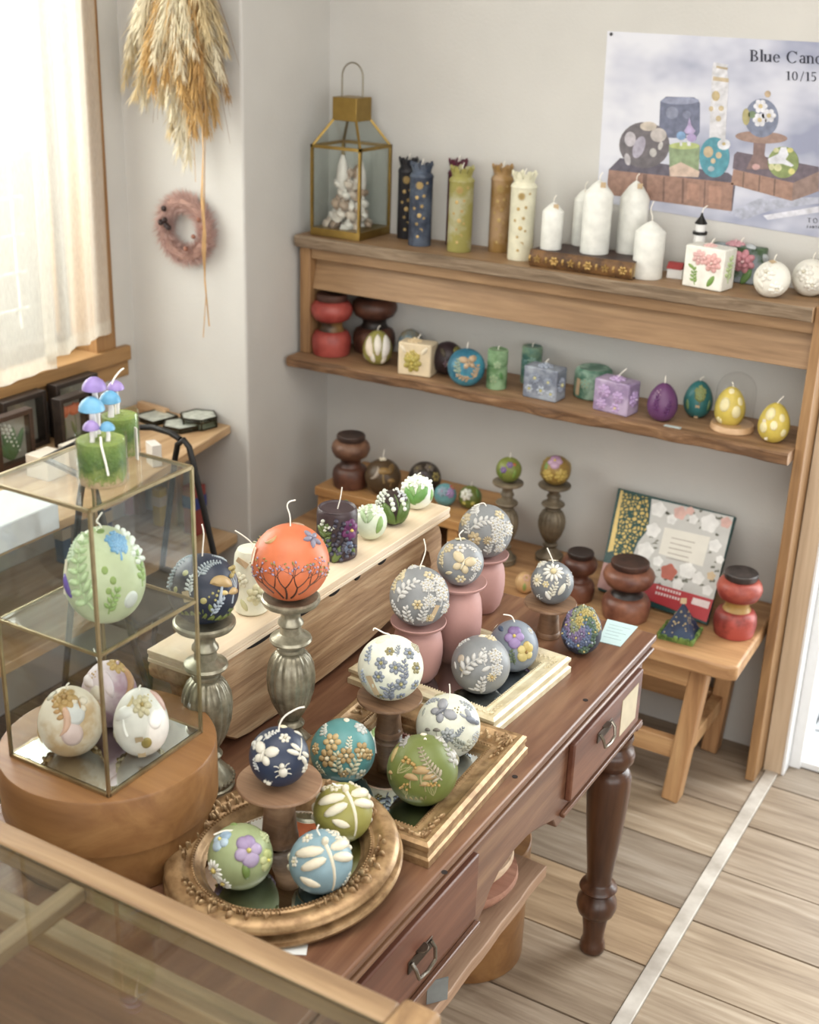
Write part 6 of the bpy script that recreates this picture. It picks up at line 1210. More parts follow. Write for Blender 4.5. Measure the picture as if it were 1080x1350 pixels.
for fi in range(4):
    P0, P1, A0, A1 = B_[fi], B_[(fi + 1) % 4], A_[fi], A_[(fi + 1) % 4]; nn = (P1 - P0).cross(A0 - P0).normalized(); nn = nn if nn.dot(P0 - ct_) > 0 else -nn; b = MB()
    for i in range(16):
        v_ = rn.uniform(.05, .8); u_ = rn.uniform(.08, .92); L0 = P0.lerp(A0, v_); L1 = P1.lerp(A1, v_); c_ = L0.lerp(L1, u_); ex = (P1 - P0).normalized(); ey = nn.cross(ex)
        M = lambda u, v, h: c_ + ex * u + ey * v + nn * h
        (m_star if i % 4 == 0 else m_disc)(b, M, .007 if i % 4 == 0 else .0035, rn.uniform(0, 3))
    b.build('gold_stars', wax('#b09a6a'), py)
wick(py, ct_ + Vector((0, 0, Hq)), ((0, 3), (2, 6))); b = MB(); b.box(-.007, .007, -.0006, .0006, 0, .014, rz(.4, ct_ + Vector((0, -.003, Hq + .002)))); b.build('paper_tag', TAGP, py)
# leaning picture book with wrap band
bl, br = at(788, 777, z=ZBN + .007), at(932, 826, z=ZBN + .007)
ex = (br - bl); 
tl = at(815, 643, y=YB - .03)
up = (tl - bl); ex.z = 0
tr = at(970, 681, y=(YB - .03) + (ex.y / ex.length) * .33)
gb = thing('picture_book', 'large green and gold book with floral wrapper leaning on the wall', 'book', bl)
nrm = (br - bl).cross(tl - bl).normalized(); nrm = nrm if nrm.dot(CAM - bl) > 0 else -nrm
pl_ = (bl, nrm)
def bp(px, py, h=0): return at(px, py, plane=pl_) + nrm * h
TH = .012
def slab(mb, pts, h0, h1): mb.prism(pts, lambda u, v, w: bp(u, v, w), h0, h1)
cov = [(788, 777), (931.5, 823), (970, 681), (815, 643)]
GRN = plain('#12403f', .4, 0, .06)
b = MB(); slab(b, cov, -TH, -.0005); b.build('book_cover', GRN, gb, bevel=.001)
zz = lambda pts: [(780 + x / 4.909, 630 + y / 4.909) for x, y in pts]
m, nt, b_, _o = newmat('gold printed pattern'); vo = N(nt, 'ShaderNodeTexVoronoi', i_Scale=95.); vo.feature = 'DISTANCE_TO_EDGE'; nt.links.new(coords(nt), vo.inputs['Vector'])
nt.links.new(ramp(nt, vo.outputs['Distance'], [(.12, lin('#14403c')), (.2, lin('#c3a552'))]), b_.inputs['Base Color']); b_.inputs['Roughness'].default_value = .4; b_.inputs['Metallic'].default_value = .35; GOLDP = m
b = MB(); slab(b, zz([(105, 480), (190, 80), (205, 82), (140, 470)]), -.0004, .0002); b.mat(1); slab(b, zz([(140, 470), (205, 95), (370, 128), (365, 320), (280, 420), (262, 505), (150, 500)]), -.0004, .0003); b.build('gold_pattern', [plain('#c9ad62', .4, .35, .06), GOLDP], gb, smooth=0)
b = MB(); slab(b, zz([(390, 135), (920, 255), (790, 790), (300, 650), (270, 500), (300, 420), (370, 330)]), -.0004, .0006); wrp = b.build('white_wrapper', plain('#b9b8b4', .5, 0, .03), gb, smooth=0)
b = MB(); b2 = MB(); b3 = MB(); b4 = MB()
for x, y, r, w_ in ((435, 205, 48, b), (400, 340, 46, b), (350, 470, 52, b), (660, 270, 30, b), (765, 295, 58, b), (620, 600, 52, b), (800, 440, 40, b), (750, 730, 34, b), (832, 530, 26, b), (575, 228, 42, b2), (640, 215, 26, b2), (872, 290, 36, b2), (560, 690, 36, b), (690, 650, 40, b), (520, 270, 32, b), (500, 610, 52, b3), (775, 635, 28, b4), (430, 540, 32, b)):
    slab(w_, zz([(x + r * (1 + .12 * math.cos(5 * t)) * math.cos(t), y + r * (1 + .12 * math.cos(5 * t)) * math.sin(t)) for t in [2 * PI * i / 22 for i in range(22)]]), .0007, .0009)
g = MB()
for i in range(60):
    x, y = rn.uniform(380, 860), rn.uniform(190, 720)
    if 440 < x < 760 and 320 < y < 580 or x < 400 and y > 500: continue
    a = rn.uniform(0, PI); l, w_ = rn.uniform(16, 34), rn.uniform(5, 9); slab(g, zz([(x + l * math.cos(a + t) * abs(math.cos(t)) ** .0 * (1 if k_ % 1 == 0 else 1) * math.cos(t) ** 2 + w_ * math.sin(t) * -math.sin(a), y + l * math.cos(t) ** 2 * math.sin(a) + w_ * math.sin(t) * math.cos(a)) for k_, t in enumerate([2 * PI * i_ / 10 for i_ in range(10)])]), .00062, .00068)
g.build('printed_leaves', plain('#6a6a5c', .5, 0, .2), wrp, smooth=0); b.build('printed_flowers', plain('#d6d5d2', .5), wrp, smooth=0, label='white printed flowers'); b2.build('printed_flowers', plain('#c9a096', .5), wrp, smooth=0, label='pink printed flowers'); b3.build('printed_flowers', plain('#a8523e', .5), wrp, smooth=0, label='rust red printed flower'); b4.build('printed_flowers', plain('#c4ab86', .5), wrp, smooth=0, label='beige printed flower')
b = MB(); slab(b, zz([(475, 320), (770, 385), (720, 575), (435, 490)]), .001, .0012); lb = b.build('title_panel', plain('#d3cfc4', .5, 0, .02), wrp, smooth=0)
b = MB()
for i in range(5): x0, y0 = 520 - 9 * i, 385 + 32 * i; slab(b, zz([(x0, y0), (x0 + 150 - 14 * (i % 2), y0 + 34), (x0 + 149 - 14 * (i % 2), y0 + 40), (x0 - 1, y0 + 6)]), .00125, .0014)
b.build('small_print', plain('#9f958a', .5), lb, smooth=0)
b = MB(); slab(b, zz([(330, 660), (790, 790), (745, 935), (290, 760)]), .0007, .0014); rd = b.build('red_band', plain('#b0232e', .45, 0, .04), gb, smooth=0)
b = MB()
for r_, y0 in ((0, 0), (1, 34)):
    for i in range(9): x0, y1 = 425 + 18 * i - 8 * r_, 700 + y0 + 5.2 * i; slab(b, zz([(x0, y1), (x0 + 11, y1 + 3), (x0 + 7, y1 + 20), (x0 - 4, y1 + 17)]), .0015, .0017)
slab(b, zz([(660, 775), (770, 805), (755, 850), (645, 815)]), .0015, .0017); b.build('white_print', plain('#d8c6c4', .5), rd, smooth=0)
b = MB(); slab(b, zz([(80, 545), (190, 575), (120, 735), (35, 705)]), -.0004, .0006); b.build('pink_flap', plain('#b98a84', .5, 0, .05), gb, smooth=0)
# ------------------------------------------------------------------ poster on the back wall
YP = YB - .0022
po = thing('poster', 'large printed candle poster pinned to the wall above the shelf', 'poster', (-.92, YB, 1.31))
def pp(px, py, h=0): p = at(px, py, y=YP); p.y -= h; return p
m, nt, b_, _o = newmat('poster print of cloudy blue grey'); n_ = N(nt, 'ShaderNodeTexNoise', i_Scale=5., i_Detail=3, i_Roughness=.5); nt.links.new(coords(nt, (1, 1, 1.6)), n_.inputs['Vector'])
tc = coords(nt); sx = nt.nodes.new('ShaderNodeSeparateXYZ'); nt.links.new(tc, sx.inputs[0]); mr = N(nt, 'ShaderNodeMapRange'); mr.inputs[1].default_value = -.3; mr.inputs[2].default_value = .3; mr.inputs[3].default_value = .14; mr.inputs[4].default_value = -.2; nt.links.new(sx.outputs[0], mr.inputs[0])
ad = N(nt, 'ShaderNodeMath', operation='ADD'); nt.links.new(n_.outputs['Fac'], ad.inputs[0]); nt.links.new(mr.outputs[0], ad.inputs[1])
nt.links.new(ramp(nt, ad.outputs[0], [(.3, lin('#9096b0')), (.48, lin('#c0c3d3')), (.62, lin('#d5d7e1'))]), b_.inputs['Base Color']); b_.inputs['Roughness'].default_value = .35; POST = m
b = MB(); q = [(-1.212, 1.722), (-.62, 1.719), (-.62, 1.312), (-1.203, 1.338)]
b.add([Vector((x, YB - .0004, z)) for x, z in q] + [Vector((x, YP + .0004, z)) for x, z in q], [(0, 1, 2, 3), (7, 6, 5, 4), (0, 4, 5, 1), (1, 5, 6, 2), (2, 6, 7, 3), (3, 7, 4, 0)])
sheet = b.build('sheet', POST, po, smooth=0)
def flat(mb, pts, lv): mb.prism(pts, lambda u, v, w: pp(u, v, w), -.0003, lv * .00012)
def ell(cx, cy, rx, ry, a=0, n=26): return [(cx + rx * math.cos(t) * math.cos(a) - ry * math.sin(t) * math.sin(a), cy + rx * math.cos(t) * math.sin(a) + ry * math.sin(t) * math.cos(a)) for t in [2 * PI * i / n for i in range(n)]]
def hazy(h):
    v = [int(h[i:i + 2], 16) for i in (1, 3, 5)]; g = (192, 193, 206); return '#%02x%02x%02x' % tuple(round(a * .72 + q_ * .28) for a, q_ in zip(v, g))
PC = lambda c, v=.2, s=70: plain(hazy(c), .4, 0, v, s)
z6 = lambda pts: [(800 + x / 5.625, 50 + y / 5.625) for x, y in pts]; z8 = lambda pts: [(960 + x / 5, 60 + y / 5) for x, y in pts]
def printed(name, parts, lab=None):
    b = MB(); ms = []
    for k_, (pts, col, lv) in enumerate(parts):
        m_ = PC(col)
        if m_ not in ms: ms.append(m_)
        b.mat(ms.index(m_)); flat(b, pts, lv)
    return b.build(name, ms, sheet, smooth=0, label=lab)
printed('printed_book', [(z6([(15, 975), (100, 890), (900, 1000), (960, 1045), (930, 1285), (700, 1240), (20, 1150)]), '#3a3340', 1), (z6([(15, 978), (940, 1075), (925, 1285), (30, 1165), (5, 1080)]), '#8a5a40', 2), (z6([(270, 1010), (300, 1013), (295, 1200), (265, 1196)]), '#5a3626', 3), (z6([(560, 1042), (575, 1043), (570, 1228), (555, 1226)]), '#5a3626', 3), (z6([(725, 1058), (735, 1060), (728, 1255), (718, 1253)]), '#5a3626', 3), (z6([(420, 1026), (432, 1028), (427, 1212), (415, 1210)]), '#5a3626', 3), (z6([(600, 1075), (690, 1085), (685, 1210), (595, 1195)]), '#a0684a', 3), (z6([(760, 1095), (850, 1105), (845, 1235), (755, 1220)]), '#a0684a', 3)])
printed('printed_book', [(z8([(40, 720), (60, 700), (390, 760), (600, 800), (600, 870), (430, 950), (30, 810)]), '#4a3a44', 1), (z8([(35, 815), (430, 905), (420, 1025), (20, 915)]), '#8f6044', 2), (z8([(430, 905), (600, 830), (600, 960), (420, 1025)]), '#7a5a4a', 2), (z8([(205, 855), (215, 857), (208, 965), (198, 962)]), '#5a3a28', 3), (z8([(305, 878), (315, 880), (308, 992), (298, 990)]), '#5a3a28', 3), (z8([(100, 832), (110, 834), (103, 938), (93, 935)]), '#5a3a28', 3)])
printed('printed_ball', [(z6(ell(280, 795, 187, 172)), '#4a4244', 4), (z6(ell(310, 655, 62, 34)), '#c3b39c', 5), (z6(ell(385, 720, 60, 52)), '#b3aaa0', 5), (z6(ell(175, 750, 42, 55)), '#b5aeb2', 5), (z6(ell(240, 810, 42, 85, .35)), '#9a93a5', 5), (z6(ell(345, 850, 26, 32)), '#a9a49c', 5), (z6(ell(155, 900, 22, 45, -.2)), '#b5aeb0', 5), (z6(ell(400, 800, 16, 32, .3)), '#b9b4ae', 5)])
printed('printed_cylinder', [(z6([(398, 470), (440, 435), (650, 440), (692, 480), (690, 700), (660, 745), (430, 740), (388, 690)]), '#4a526e', 2), (z6(ell(545, 465, 140, 28)), '#7a83a0', 3), (z6(ell(485, 555, 46, 46)), '#6a728c', 3), (z6(ell(595, 570, 30, 30)), '#626a86', 3)])
printed('printed_moss_glass', [(z6([(462, 790), (690, 800), (680, 1030), (470, 1025)]), '#6f8a52', 6), (z6([(465, 960), (550, 920), (690, 990), (680, 1032), (470, 1026)]), '#c3a287', 7), (z6(ell(577, 800, 112, 26)), '#a0b04e', 7), (z6([(540, 740), (560, 740), (560, 800), (545, 800)]), '#cfd0d8', 8), (z6([(590, 720), (625, 720), (625, 800), (600, 800)]), '#cfd0d8', 8), (z6(ell(553, 725, 34, 32)), '#5f8fc0', 9), (z6([(575, 690), (600, 650), (615, 590), (630, 650), (660, 690), (645, 710), (590, 710)]), '#a58fc0', 9), (z6(ell(630, 740, 36, 30)), '#9a83bb', 9)])
printed('printed_ball', [(z6(ell(800, 885, 112, 150)), '#1f7f90', 5), (z6(ell(755, 845, 36, 42)), '#b59a68', 6), (z6(ell(832, 870, 22, 24)), '#c3a878', 6), (z6(ell(790, 912, 18, 20)), '#c3a878', 6), (z6(ell(870, 790, 48, 40)), '#d0d3d8', 6), (z6(ell(870, 785, 14, 12)), '#b59a4a', 7), (z6(ell(775, 970, 24, 20)), '#8fa0a5', 6)])
printed('printed_pillar', [(z6([(795, 180), (905, 200), (890, 215), (905, 320), (880, 760), (760, 740), (780, 310), (785, 215)]), '#cfcfd2', 3), (z6([(790, 285), (905, 300), (905, 330), (788, 315)]), '#b9a070', 4), (z6(ell(810, 430, 30, 38)), '#b59a5a', 4), (z6(ell(850, 522, 20, 20)), '#b9a068', 4), (z6(ell(830, 598, 20, 22)), '#b9a068', 4), (z6(ell(775, 525, 16, 20)), '#b9a068', 4), (z6([(815, 205), (900, 222), (895, 238), (812, 222)]), '#a58f60', 4)])
printed('printed_stand', [(z8([(170, 630), (250, 630), (240, 720), (290, 815), (120, 815), (165, 720)]), '#6a4a40', 4), (z8(ell(220, 605, 172, 40, .05)), '#8a6450', 5), (z8(ell(185, 800, 26, 20)), '#c08a80', 6)])
printed('printed_ball', [(z8(ell(222, 478, 110, 128)), '#5a6680', 6), (z8(ell(120, 470, 25, 55)), '#9a8f45', 7)] + [(z8(ell(x + 30 * math.cos(t), y + 30 * math.sin(t), 17, 17)), '#dadce2', 8) for x, y in ((215, 400), (270, 462), (210, 490)) for t in [i * 1.05 for i in range(6)]] + [(z8(ell(x, y, 15, 15)), '#c3a860', 9) for x, y in ((215, 400), (270, 462), (210, 490))] + [(z8(ell(160, 455, 26, 24)), '#4f6a3a', 7), (z8(ell(262, 320, 20, 22)), '#b08f60', 7)])
printed('printed_ball', [(z8(ell(365, 770, 102, 104)), '#6a7f2a', 7), (z8([(265, 745), (330, 715), (350, 670), (385, 670), (400, 720), (380, 750), (435, 790), (420, 800), (360, 780), (300, 780), (270, 780)]), '#d3d6de', 8), (z8(ell(330, 805, 25, 24)), '#c9c880', 8), (z8(ell(288, 800, 18, 22)), '#c9c880', 8), (z8(ell(420, 830, 22, 20)), '#c9c050', 8), (z8(ell(410, 690, 20, 16)), '#c9c050', 8), (z8(ell(318, 690, 18, 16)), '#c9c880', 8)])
printed('printed_cloth_fold', [(z8([(0, 1100), (200, 1010), (600, 1000), (600, 1040), (300, 1080), (100, 1150)]), '#a0a5b8', 1), (z8([(230, 1120), (600, 1060), (600, 1100), (260, 1150)]), '#d0d2dc', 1)])
# lettering drawn as serif shapes
TXT = MB(); SL = .037; INK = plain('#1d2036', .5, 0, 0)
def gp(x0, yb_, pts, s, sx=1.): flat(TXT, [(x0 + x * s * sx, yb_ - y * s + SL * x * s) for x, y in pts], 10)
def stem(x, y0, y1, w=.15): return [(x, y0), (x + w, y0), (x + w, y1), (x, y1)]
def arc(cx, cy, rx, ry, tx, ty, a0, a1, n=20):
    A = [math.radians(a0 + (a1 - a0) * i / n) for i in range(n + 1)]
    return [[(cx + rx * math.cos(a), cy + ry * math.sin(a)), (cx + rx * math.cos(c), cy + ry * math.sin(c)), (cx + (rx - tx) * math.cos(c), cy + (ry - ty) * math.sin(c)), (cx + (rx - tx) * math.cos(a), cy + (ry - ty) * math.sin(a))] for a, c in zip(A, A[1:])]
def ser(x, y, w=.3, h=.035): return [(x - w / 2, y), (x + w / 2, y), (x + w / 2, y + h), (x - w / 2, y + h)]
GL = {'B': lambda: [stem(.1, 0, 1), ser(.16, 0, .3), ser(.16, .965, .3)] + arc(.3, .74, .3, .26, .12, .05, -90, 90) + arc(.3, .26, .36, .27, .13, .05, -90, 90) + [[(.2, .95), (.32, .95), (.32, 1), (.2, 1)], [(.2, 0), (.32, 0), (.32, .05), (.2, .05)], [(.2, .48), (.32, .48), (.32, .53), (.2, .53)]],
      'l': lambda: [stem(.1, 0, 1.05), ser(.165, 0, .32), ser(.1, 1.02, .16)], 'u': lambda: [stem(.08, .15, .66), stem(.46, 0, .66), ser(.05, .63, .14), ser(.43, .63, .14), ser(.56, 0, .14)] + arc(.27, .2, .19, .22, .11, .07, 180, 360),
      'e': lambda: arc(.3, .33, .27, .35, .12, .045, 15, 320) + [[(.1, .34), (.56, .34), (.55, .385), (.1, .385)]], 'C': lambda: arc(.48, .5, .44, .53, .14, .045, 42, 318) + [[(.78, .72), (.83, .72), (.83, 1.0), (.79, 1.0)]],
      'a': lambda: [stem(.36, 0, .5, .12), ser(.46, 0, .16)] + arc(.27, .47, .21, .21, .11, .05, 0, 160) + arc(.24, .19, .2, .2, .11, .05, 60, 330), 'n': lambda: [stem(.09, 0, .66), ser(.155, 0, .28), ser(.05, .63, .14), stem(.46, 0, .46, .12), ser(.52, 0, .28)] + arc(.33, .44, .25, .24, .12, .06, 0, 150),
      'd': lambda: [stem(.46, 0, 1.05), ser(.42, 1.02, .16), ser(.58, 0, .14)] + arc(.3, .33, .26, .35, .12, .05, 40, 325), '1': lambda: [stem(.22, 0, 1), ser(.285, 0, .4), [(.05, .86), (.22, .96), (.22, 1), (.05, .9)]], '0': lambda: arc(.32, .5, .28, .52, .11, .04, 0, 360), '/': lambda: [[(.0, -.1), (.05, -.1), (.38, 1.05), (.33, 1.05)]],
      '5': lambda: [[(.12, .94), (.56, .94), (.56, 1.03), (.12, 1.03)], [(.12, .5), (.17, .5), (.17, 1), (.12, 1)]] + arc(.26, .31, .29, .33, .12, .05, -130, 120), 'T': lambda: [stem(.3, 0, 1, .1), [(.0, .92), (.7, .92), (.7, 1), (.0, 1)]], 'O': lambda: arc(.5, .5, .46, .52, .09, .08, 0, 360), 'I': lambda: [stem(.1, 0, 1, .1)], 'F': lambda: [stem(.1, 0, 1, .1), [(.1, .92), (.6, .92), (.6, 1), (.1, 1)], [(.1, .48), (.5, .48), (.5, .56), (.1, .56)]], 'A': lambda: [[(.0, 0), (.1, 0), (.4, 1), (.34, 1)], [(.6, 0), (.7, 0), (.4, 1), (.34, 1)], [(.17, .3), (.54, .3), (.54, .38), (.17, .38)]], 'N': lambda: [stem(.08, 0, 1, .09), stem(.6, 0, 1, .09), [(.08, 1), (.18, 1), (.69, 0), (.59, 0)]], 'Y': lambda: [stem(.3, 0, .45, .1), [(.3, .42), (.4, .42), (.1, 1), (0, 1)], [(.3, .42), (.4, .42), (.7, 1), (.6, 1)]], 'S': lambda: arc(.32, .73, .25, .28, .09, .08, 20, 270) + arc(.32, .27, .27, .28, .09, .08, -160, 90)}
for s_, x_, y_, h_, adv in (('B', 988.5, 80.8, 15.2, 0), ('l', 1001.5, 81.2, 15.2, 0), ('u', 1006.6, 81.4, 15.2, 0), ('e', 1019, 81.8, 15.2, 0), ('C', 1036.6, 82.6, 15.2, 0), ('a', 1053.6, 83.2, 15.2, 0), ('n', 1062.8, 83.5, 15.2, 0), ('d', 1074.5, 84, 15.2, 0),
                            ('1', 1036, 105.5, 11.5, 0), ('0', 1044, 105.8, 11.5, 0), ('/', 1055.2, 106.2, 11.5, 0), ('1', 1061.6, 106.5, 11.5, 0), ('5', 1069, 106.8, 11.5, 0), ('T', 1065, 293.5, 6.2, 0), ('O', 1072, 293.8, 6.2, 0), ('F', 1064, 300.6, 3.4, 0), ('A', 1067.5, 300.7, 3.4, 0), ('N', 1071.2, 300.8, 3.4, 0), ('T', 1075.2, 301, 3.4, 0), ('A', 1078.6, 301.2, 3.4, 0)):
    if (s_, x_) in (('1', 1036), ('T', 1065)):
        TXT.build('title_lettering' if s_ == '1' else 'date_lettering', INK, sheet, smooth=0); TXT = MB()
    for poly in GL[s_](): gp(x_, y_, poly, h_, 1.13 if h_ > 10 else 1.)
TXT.build('shop_lettering', INK, sheet, smooth=0)
b = MB(); b.ball(pp(806, 45, .001), .004, 8, 6, (1, .4, 1)); b.build('pin', plain('#4a4a4e', .3, .8), po)
# ------------------------------------------------------------------ window alcove: curtains, dried flowers, wreath
def curtain(label, y0, y1, zb0, zb1, x, amp, seed, folds):
    rnd = random.Random(seed); n, m_ = 150, 26; ph = [rnd.uniform(0, 6) for _ in range(4)]; vs = []; fs = []
    for j in range(m_ + 1):
        v = j / m_
        for i in range(n + 1):
            u = i / n; y = y0 + (y1 - y0) * u; zb = zb0 + (zb1 - zb0) * u; z = 2.19 + (zb - 2.19) * v
            f = amp * (math.sin(u * folds * 2 * PI + ph[0] + .5 * math.sin(v * 2 + ph[1])) + .45 * math.sin(u * folds * 4.3 * PI + ph[2] + v) + .3 * math.sin(u * folds * 9 + ph[3])) * (.55 + .45 * v)
            vs.append((x + f, y + .006 * math.sin(v * 4 + ph[2]) * v, z))
    q = n + 1
    for j in range(m_):
        for i in range(n): fs.append((j * q + i, j * q + i + 1, (j + 1) * q + i + 1, (j + 1) * q + i))
    b = MB(); b.add(vs, fs); t = thing('curtain', label, 'curtain', (x, (y0 + y1) / 2, zb0))
    b.build('sheer_cloth', SHEER, t, smooth=80)
    b = MB(); hv = []; hf = []
    for i in range(n + 1):
        for dz, dx in ((0, .001), (.035, .001)):
            v = 1 - dz / 1.25; u = i / n; k_ = min(m_ - 1, int(v * m_)); p0 = Vector(vs[k_ * q + i]); p1 = Vector(vs[(k_ + 1) * q + i]); p = p0.lerp(p1, v * m_ - k_); hv.append((p.x + .0012, p.y, p.z))
    for i in range(n): hf.append((2 * i, 2 * i + 2, 2 * i + 3, 2 * i + 1))
    b.add(hv, hf); b.build('hem', SHEER, t, smooth=80)
    b = MB(); b.tube([(x, y0 - .01, 2.19), (x, y1 + .01, 2.19)], .006, 8); b.build('rod', W_SILL, t)
SHEER = sheer('#e2ddd0', .47, .42)
curtain('nearer sheer cream curtain hanging lower over the window sill', 1.02, 2.262, .892, .890, XW + .038, .010, 2, 6)
curtain('farther sheer cream curtain with shorter hem by the window corner', 2.235, 2.475, .905, .937, XW + .022, .007, 8, 3)
# dried plume bundle
bd = thing('dried_flower_bundle', 'hanging bundle of cream pampas plumes and dried grass beside the window', 'dried flowers', (-2.1, 2.52, 1.9))
knot = at(236, -120, y=2.515)
b = MB(); b.tube([knot + Vector((0, 0, .12)), knot, knot + Vector((0, 0, -.06))], [.02, .016, .024], 10); b.build('stem_knot', wood('#7a5a30', '#a5803f', '#b9944f', 'z', 2, .7), bd)
b = MB(); b.bar(knot + Vector((0, .0, .05)), (knot.x, YA + .004, knot.z + .07), .006, .006); b.build('wall_hook', IRON, bd)
PL = [plain('#d3bd8c', .9, 0, .15, 30), plain('#c39a54', .9, 0, .18, 30), plain('#e2d7b8', .9, 0, .1, 30), plain('#b08442', .9, 0, .2, 30)]
rnd = random.Random(12)
def plume(a, tip, mat, w0, n=330, dens=.62):
    b = MB(); d = tip - a; L = d.length; bow = Vector((rnd.uniform(-.02, .02), rnd.uniform(-.02, .01), .02))
    P = [a + d * t + bow * 4 * t * (1 - t) for t in [i / 10 for i in range(11)]]
    b.tube(P, [.0016] * 8 + [.0012, .001, .0005], 5)
    for i in range(n):
        t = 1 - dens * rnd.random() ** 1.0; f = t * 10; k_ = min(9, int(f)); p = P[k_].lerp(P[k_ + 1], f - k_); ax = (P[k_ + 1] - P[k_]).normalized()
        s = Vector((rnd.gauss(0, 1), rnd.gauss(0, 1), rnd.gauss(0, 1))); s = (s - ax * s.dot(ax)).normalized(); sp = rnd.uniform(.35, .8)
        l = w0 * (1.25 - .55 * abs(2 * (t - (1 - dens)) / dens - .9)) * rnd.uniform(.7, 1.2); e_ = p + (ax * 1.0 + s * sp).normalized() * l + Vector((0, 0, -.008)); m_ = p.lerp(e_, .5) + s * l * .08
        sd = ax.cross(s) * .0009; b.add([p - sd, p + sd, m_ + sd * 1.2, e_, m_ - sd * 1.2], [(0, 1, 2, 4), (4, 2, 3)])
    b.build('plume', mat, bd, smooth=0)
for px, py, dy, mt, w_ in ((170, 60, .0, 2, .04), (185, 40, -.03, 2, .045), (165, 100, .02, 0, .045), (178, 120, -.02, 0, .05), (190, 128, .02, 2, .05), (200, 110, -.04, 1, .05), (212, 125, 0, 0, .05), (205, 70, -.06, 2, .05), (220, 95, -.05, 1, .05), (228, 140, -.02, 2, .05), (236, 195, 0, 2, .055), (226, 170, .02, 0, .05), (248, 205, .01, 2, .055), (256, 170, -.03, 1, .05), (262, 150, -.05, 1, .05), (272, 165, 0, 1, .05), (285, 150, .02, 1, .05), (280, 110, -.04, 0, .05), (292, 95, -.02, 2, .045), (298, 60, 0, 0, .04), (300, 120, .02, 3, .035), (240, 90, -.08, 2, .05), (255, 60, -.08, 2, .045), (215, 30, -.07, 2, .05), (275, 40, -.06, 0, .045), (190, 80, -.06, 1, .045), (245, 130, -.07, 1, .05), (266, 100, -.07, 3, .045)):
    tip = at(px, py + 6, y=2.515 + dy * .9); plume(knot + Vector((rnd.uniform(-.015, .015), rnd.uniform(-.015, .015), -.03)), tip, PL[mt], w_)
for i in range(9):
    px, py = rnd.choice([(170, 70), (175, 110), (300, 70), (316, 92), (303, 150), (305, 185), (190, 158), (205, 165), (312, 140)]) ; tip = at(px + rnd.uniform(-6, 4), py + rnd.uniform(-8, 8), y=2.50)
    b = MB(); a = knot.copy(); m_ = a.lerp(tip, .55) + Vector((0, 0, .03)); b.tube([a, a.lerp(m_, .5), m_, m_.lerp(tip, .6) + Vector((0, 0, .008)), tip], [.0012, .001, .0009, .0007, .0003], 5); b.build('grass_stalk', plain('#7a5a32', .8, 0, .2), bd)
RAF = plain('#b88f56', .7, 0, .15, 40)
for pts, w_ in ((((258, -60), (262, 40), (264, 110), (268, 200), (266, 260), (270, 310), (270, 370), (276, 430)), .0075), (((262, -60), (268, 60), (271, 150), (270, 220), (269, 290), (267, 330), (272, 385), (268, 445)), .004), (((252, -60), (252, 60), (254, 150), (258, 240)), .002)):
    b = MB(); P = [at(x, y, y=2.47 + .012 * math.sin(i)) for i, (x, y) in enumerate(pts)]; Q = []
    for i in range(len(P) - 1):
        for t in (0, .25, .5, .75): Q.append(P[i].lerp(P[i + 1], t))
    Q.append(P[-1]); vs = []; fs = []
    for i, p in enumerate(Q):
        tw = .5 * math.sin(i * .4); s = Vector((math.cos(tw), math.sin(tw), 0)) * w_ / 2 * (.5 + .5 * abs(math.sin(i * .23 + .9))); nn = Vector((-s.y, s.x, 0)).normalized() * .0005; vs += [p - s - nn, p + s - nn, p + s + nn, p - s + nn]
    for i in range(len(Q) - 1): fs += [(i * 4 + k_, i * 4 + (k_ + 1) % 4, i * 4 + 4 + (k_ + 1) % 4, i * 4 + 4 + k_) for k_ in range(4)]
    b.add(vs, fs); b.build('raffia_ribbon', RAF, bd, smooth=40)
# pink wreath
wc = at(244, 302, y=YA - .02); wr_ = thing('dried_wreath', 'fluffy dusty pink dried grass wreath on the alcove wall', 'wreath', (wc.x, YA, wc.z)); RW = 35 * mpp(wc)
ux = (at(245, 302, y=YA - .02) - wc).normalized()
b = MB(); b.tube([wc + Vector((RW * math.cos(t), 0, RW * math.sin(t))) for t in [2 * PI * i / 40 for i in range(40)]], .016, 8, True); b.build('wreath_ring', plain('#b08a7c', .9, 0, .2), wr_)
b = MB(); rnd = random.Random(2)
for i in range(5200):
    t = rnd.uniform(0, 2 * PI); ph = rnd.uniform(0, 2 * PI); c_ = wc + Vector((RW * math.cos(t), 0, RW * math.sin(t))); rad = Vector((math.cos(t), 0, math.sin(t))); d = rad * math.cos(ph) + Vector((0, math.sin(ph) * .8, 0)); tg = Vector((-math.sin(t), 0, math.cos(t))); p = c_ + d * .012; d2 = (d + tg * rnd.uniform(.2, 1.3)).normalized(); e_ = p + d2 * rnd.uniform(.016, .034)
    if e_.y > YA - .002: e_.y = YA - .002
    s = Vector((rnd.gauss(0, 1), rnd.gauss(0, 1), rnd.gauss(0, 1))).normalized() * .0012; b.add([p - s, p + s, e_], [(0, 1, 2)])
fz = b.build('pink_grass', plain('#c3a096', .9, 0, .16, 25), wr_, smooth=0); fz['kind'] = 'stuff'
for px, py in ((217, 290), (216, 275), (219, 297), (212, 293), (222, 300)):
    b = MB(); p = at(px, py, y=YA - .045); b.ball(p, .0075, 10, 7); b.build('dark_berry', plain('#2a1614', .5), wr_)
for px, py in ((262, 290), (255, 312), (245, 328), (268, 300)):
    b = MB(); p = at(px, py, y=YA - .045); b.ball(p, .006, 10, 7); b.build('brown_berry', plain('#8f5a44', .6), wr_)
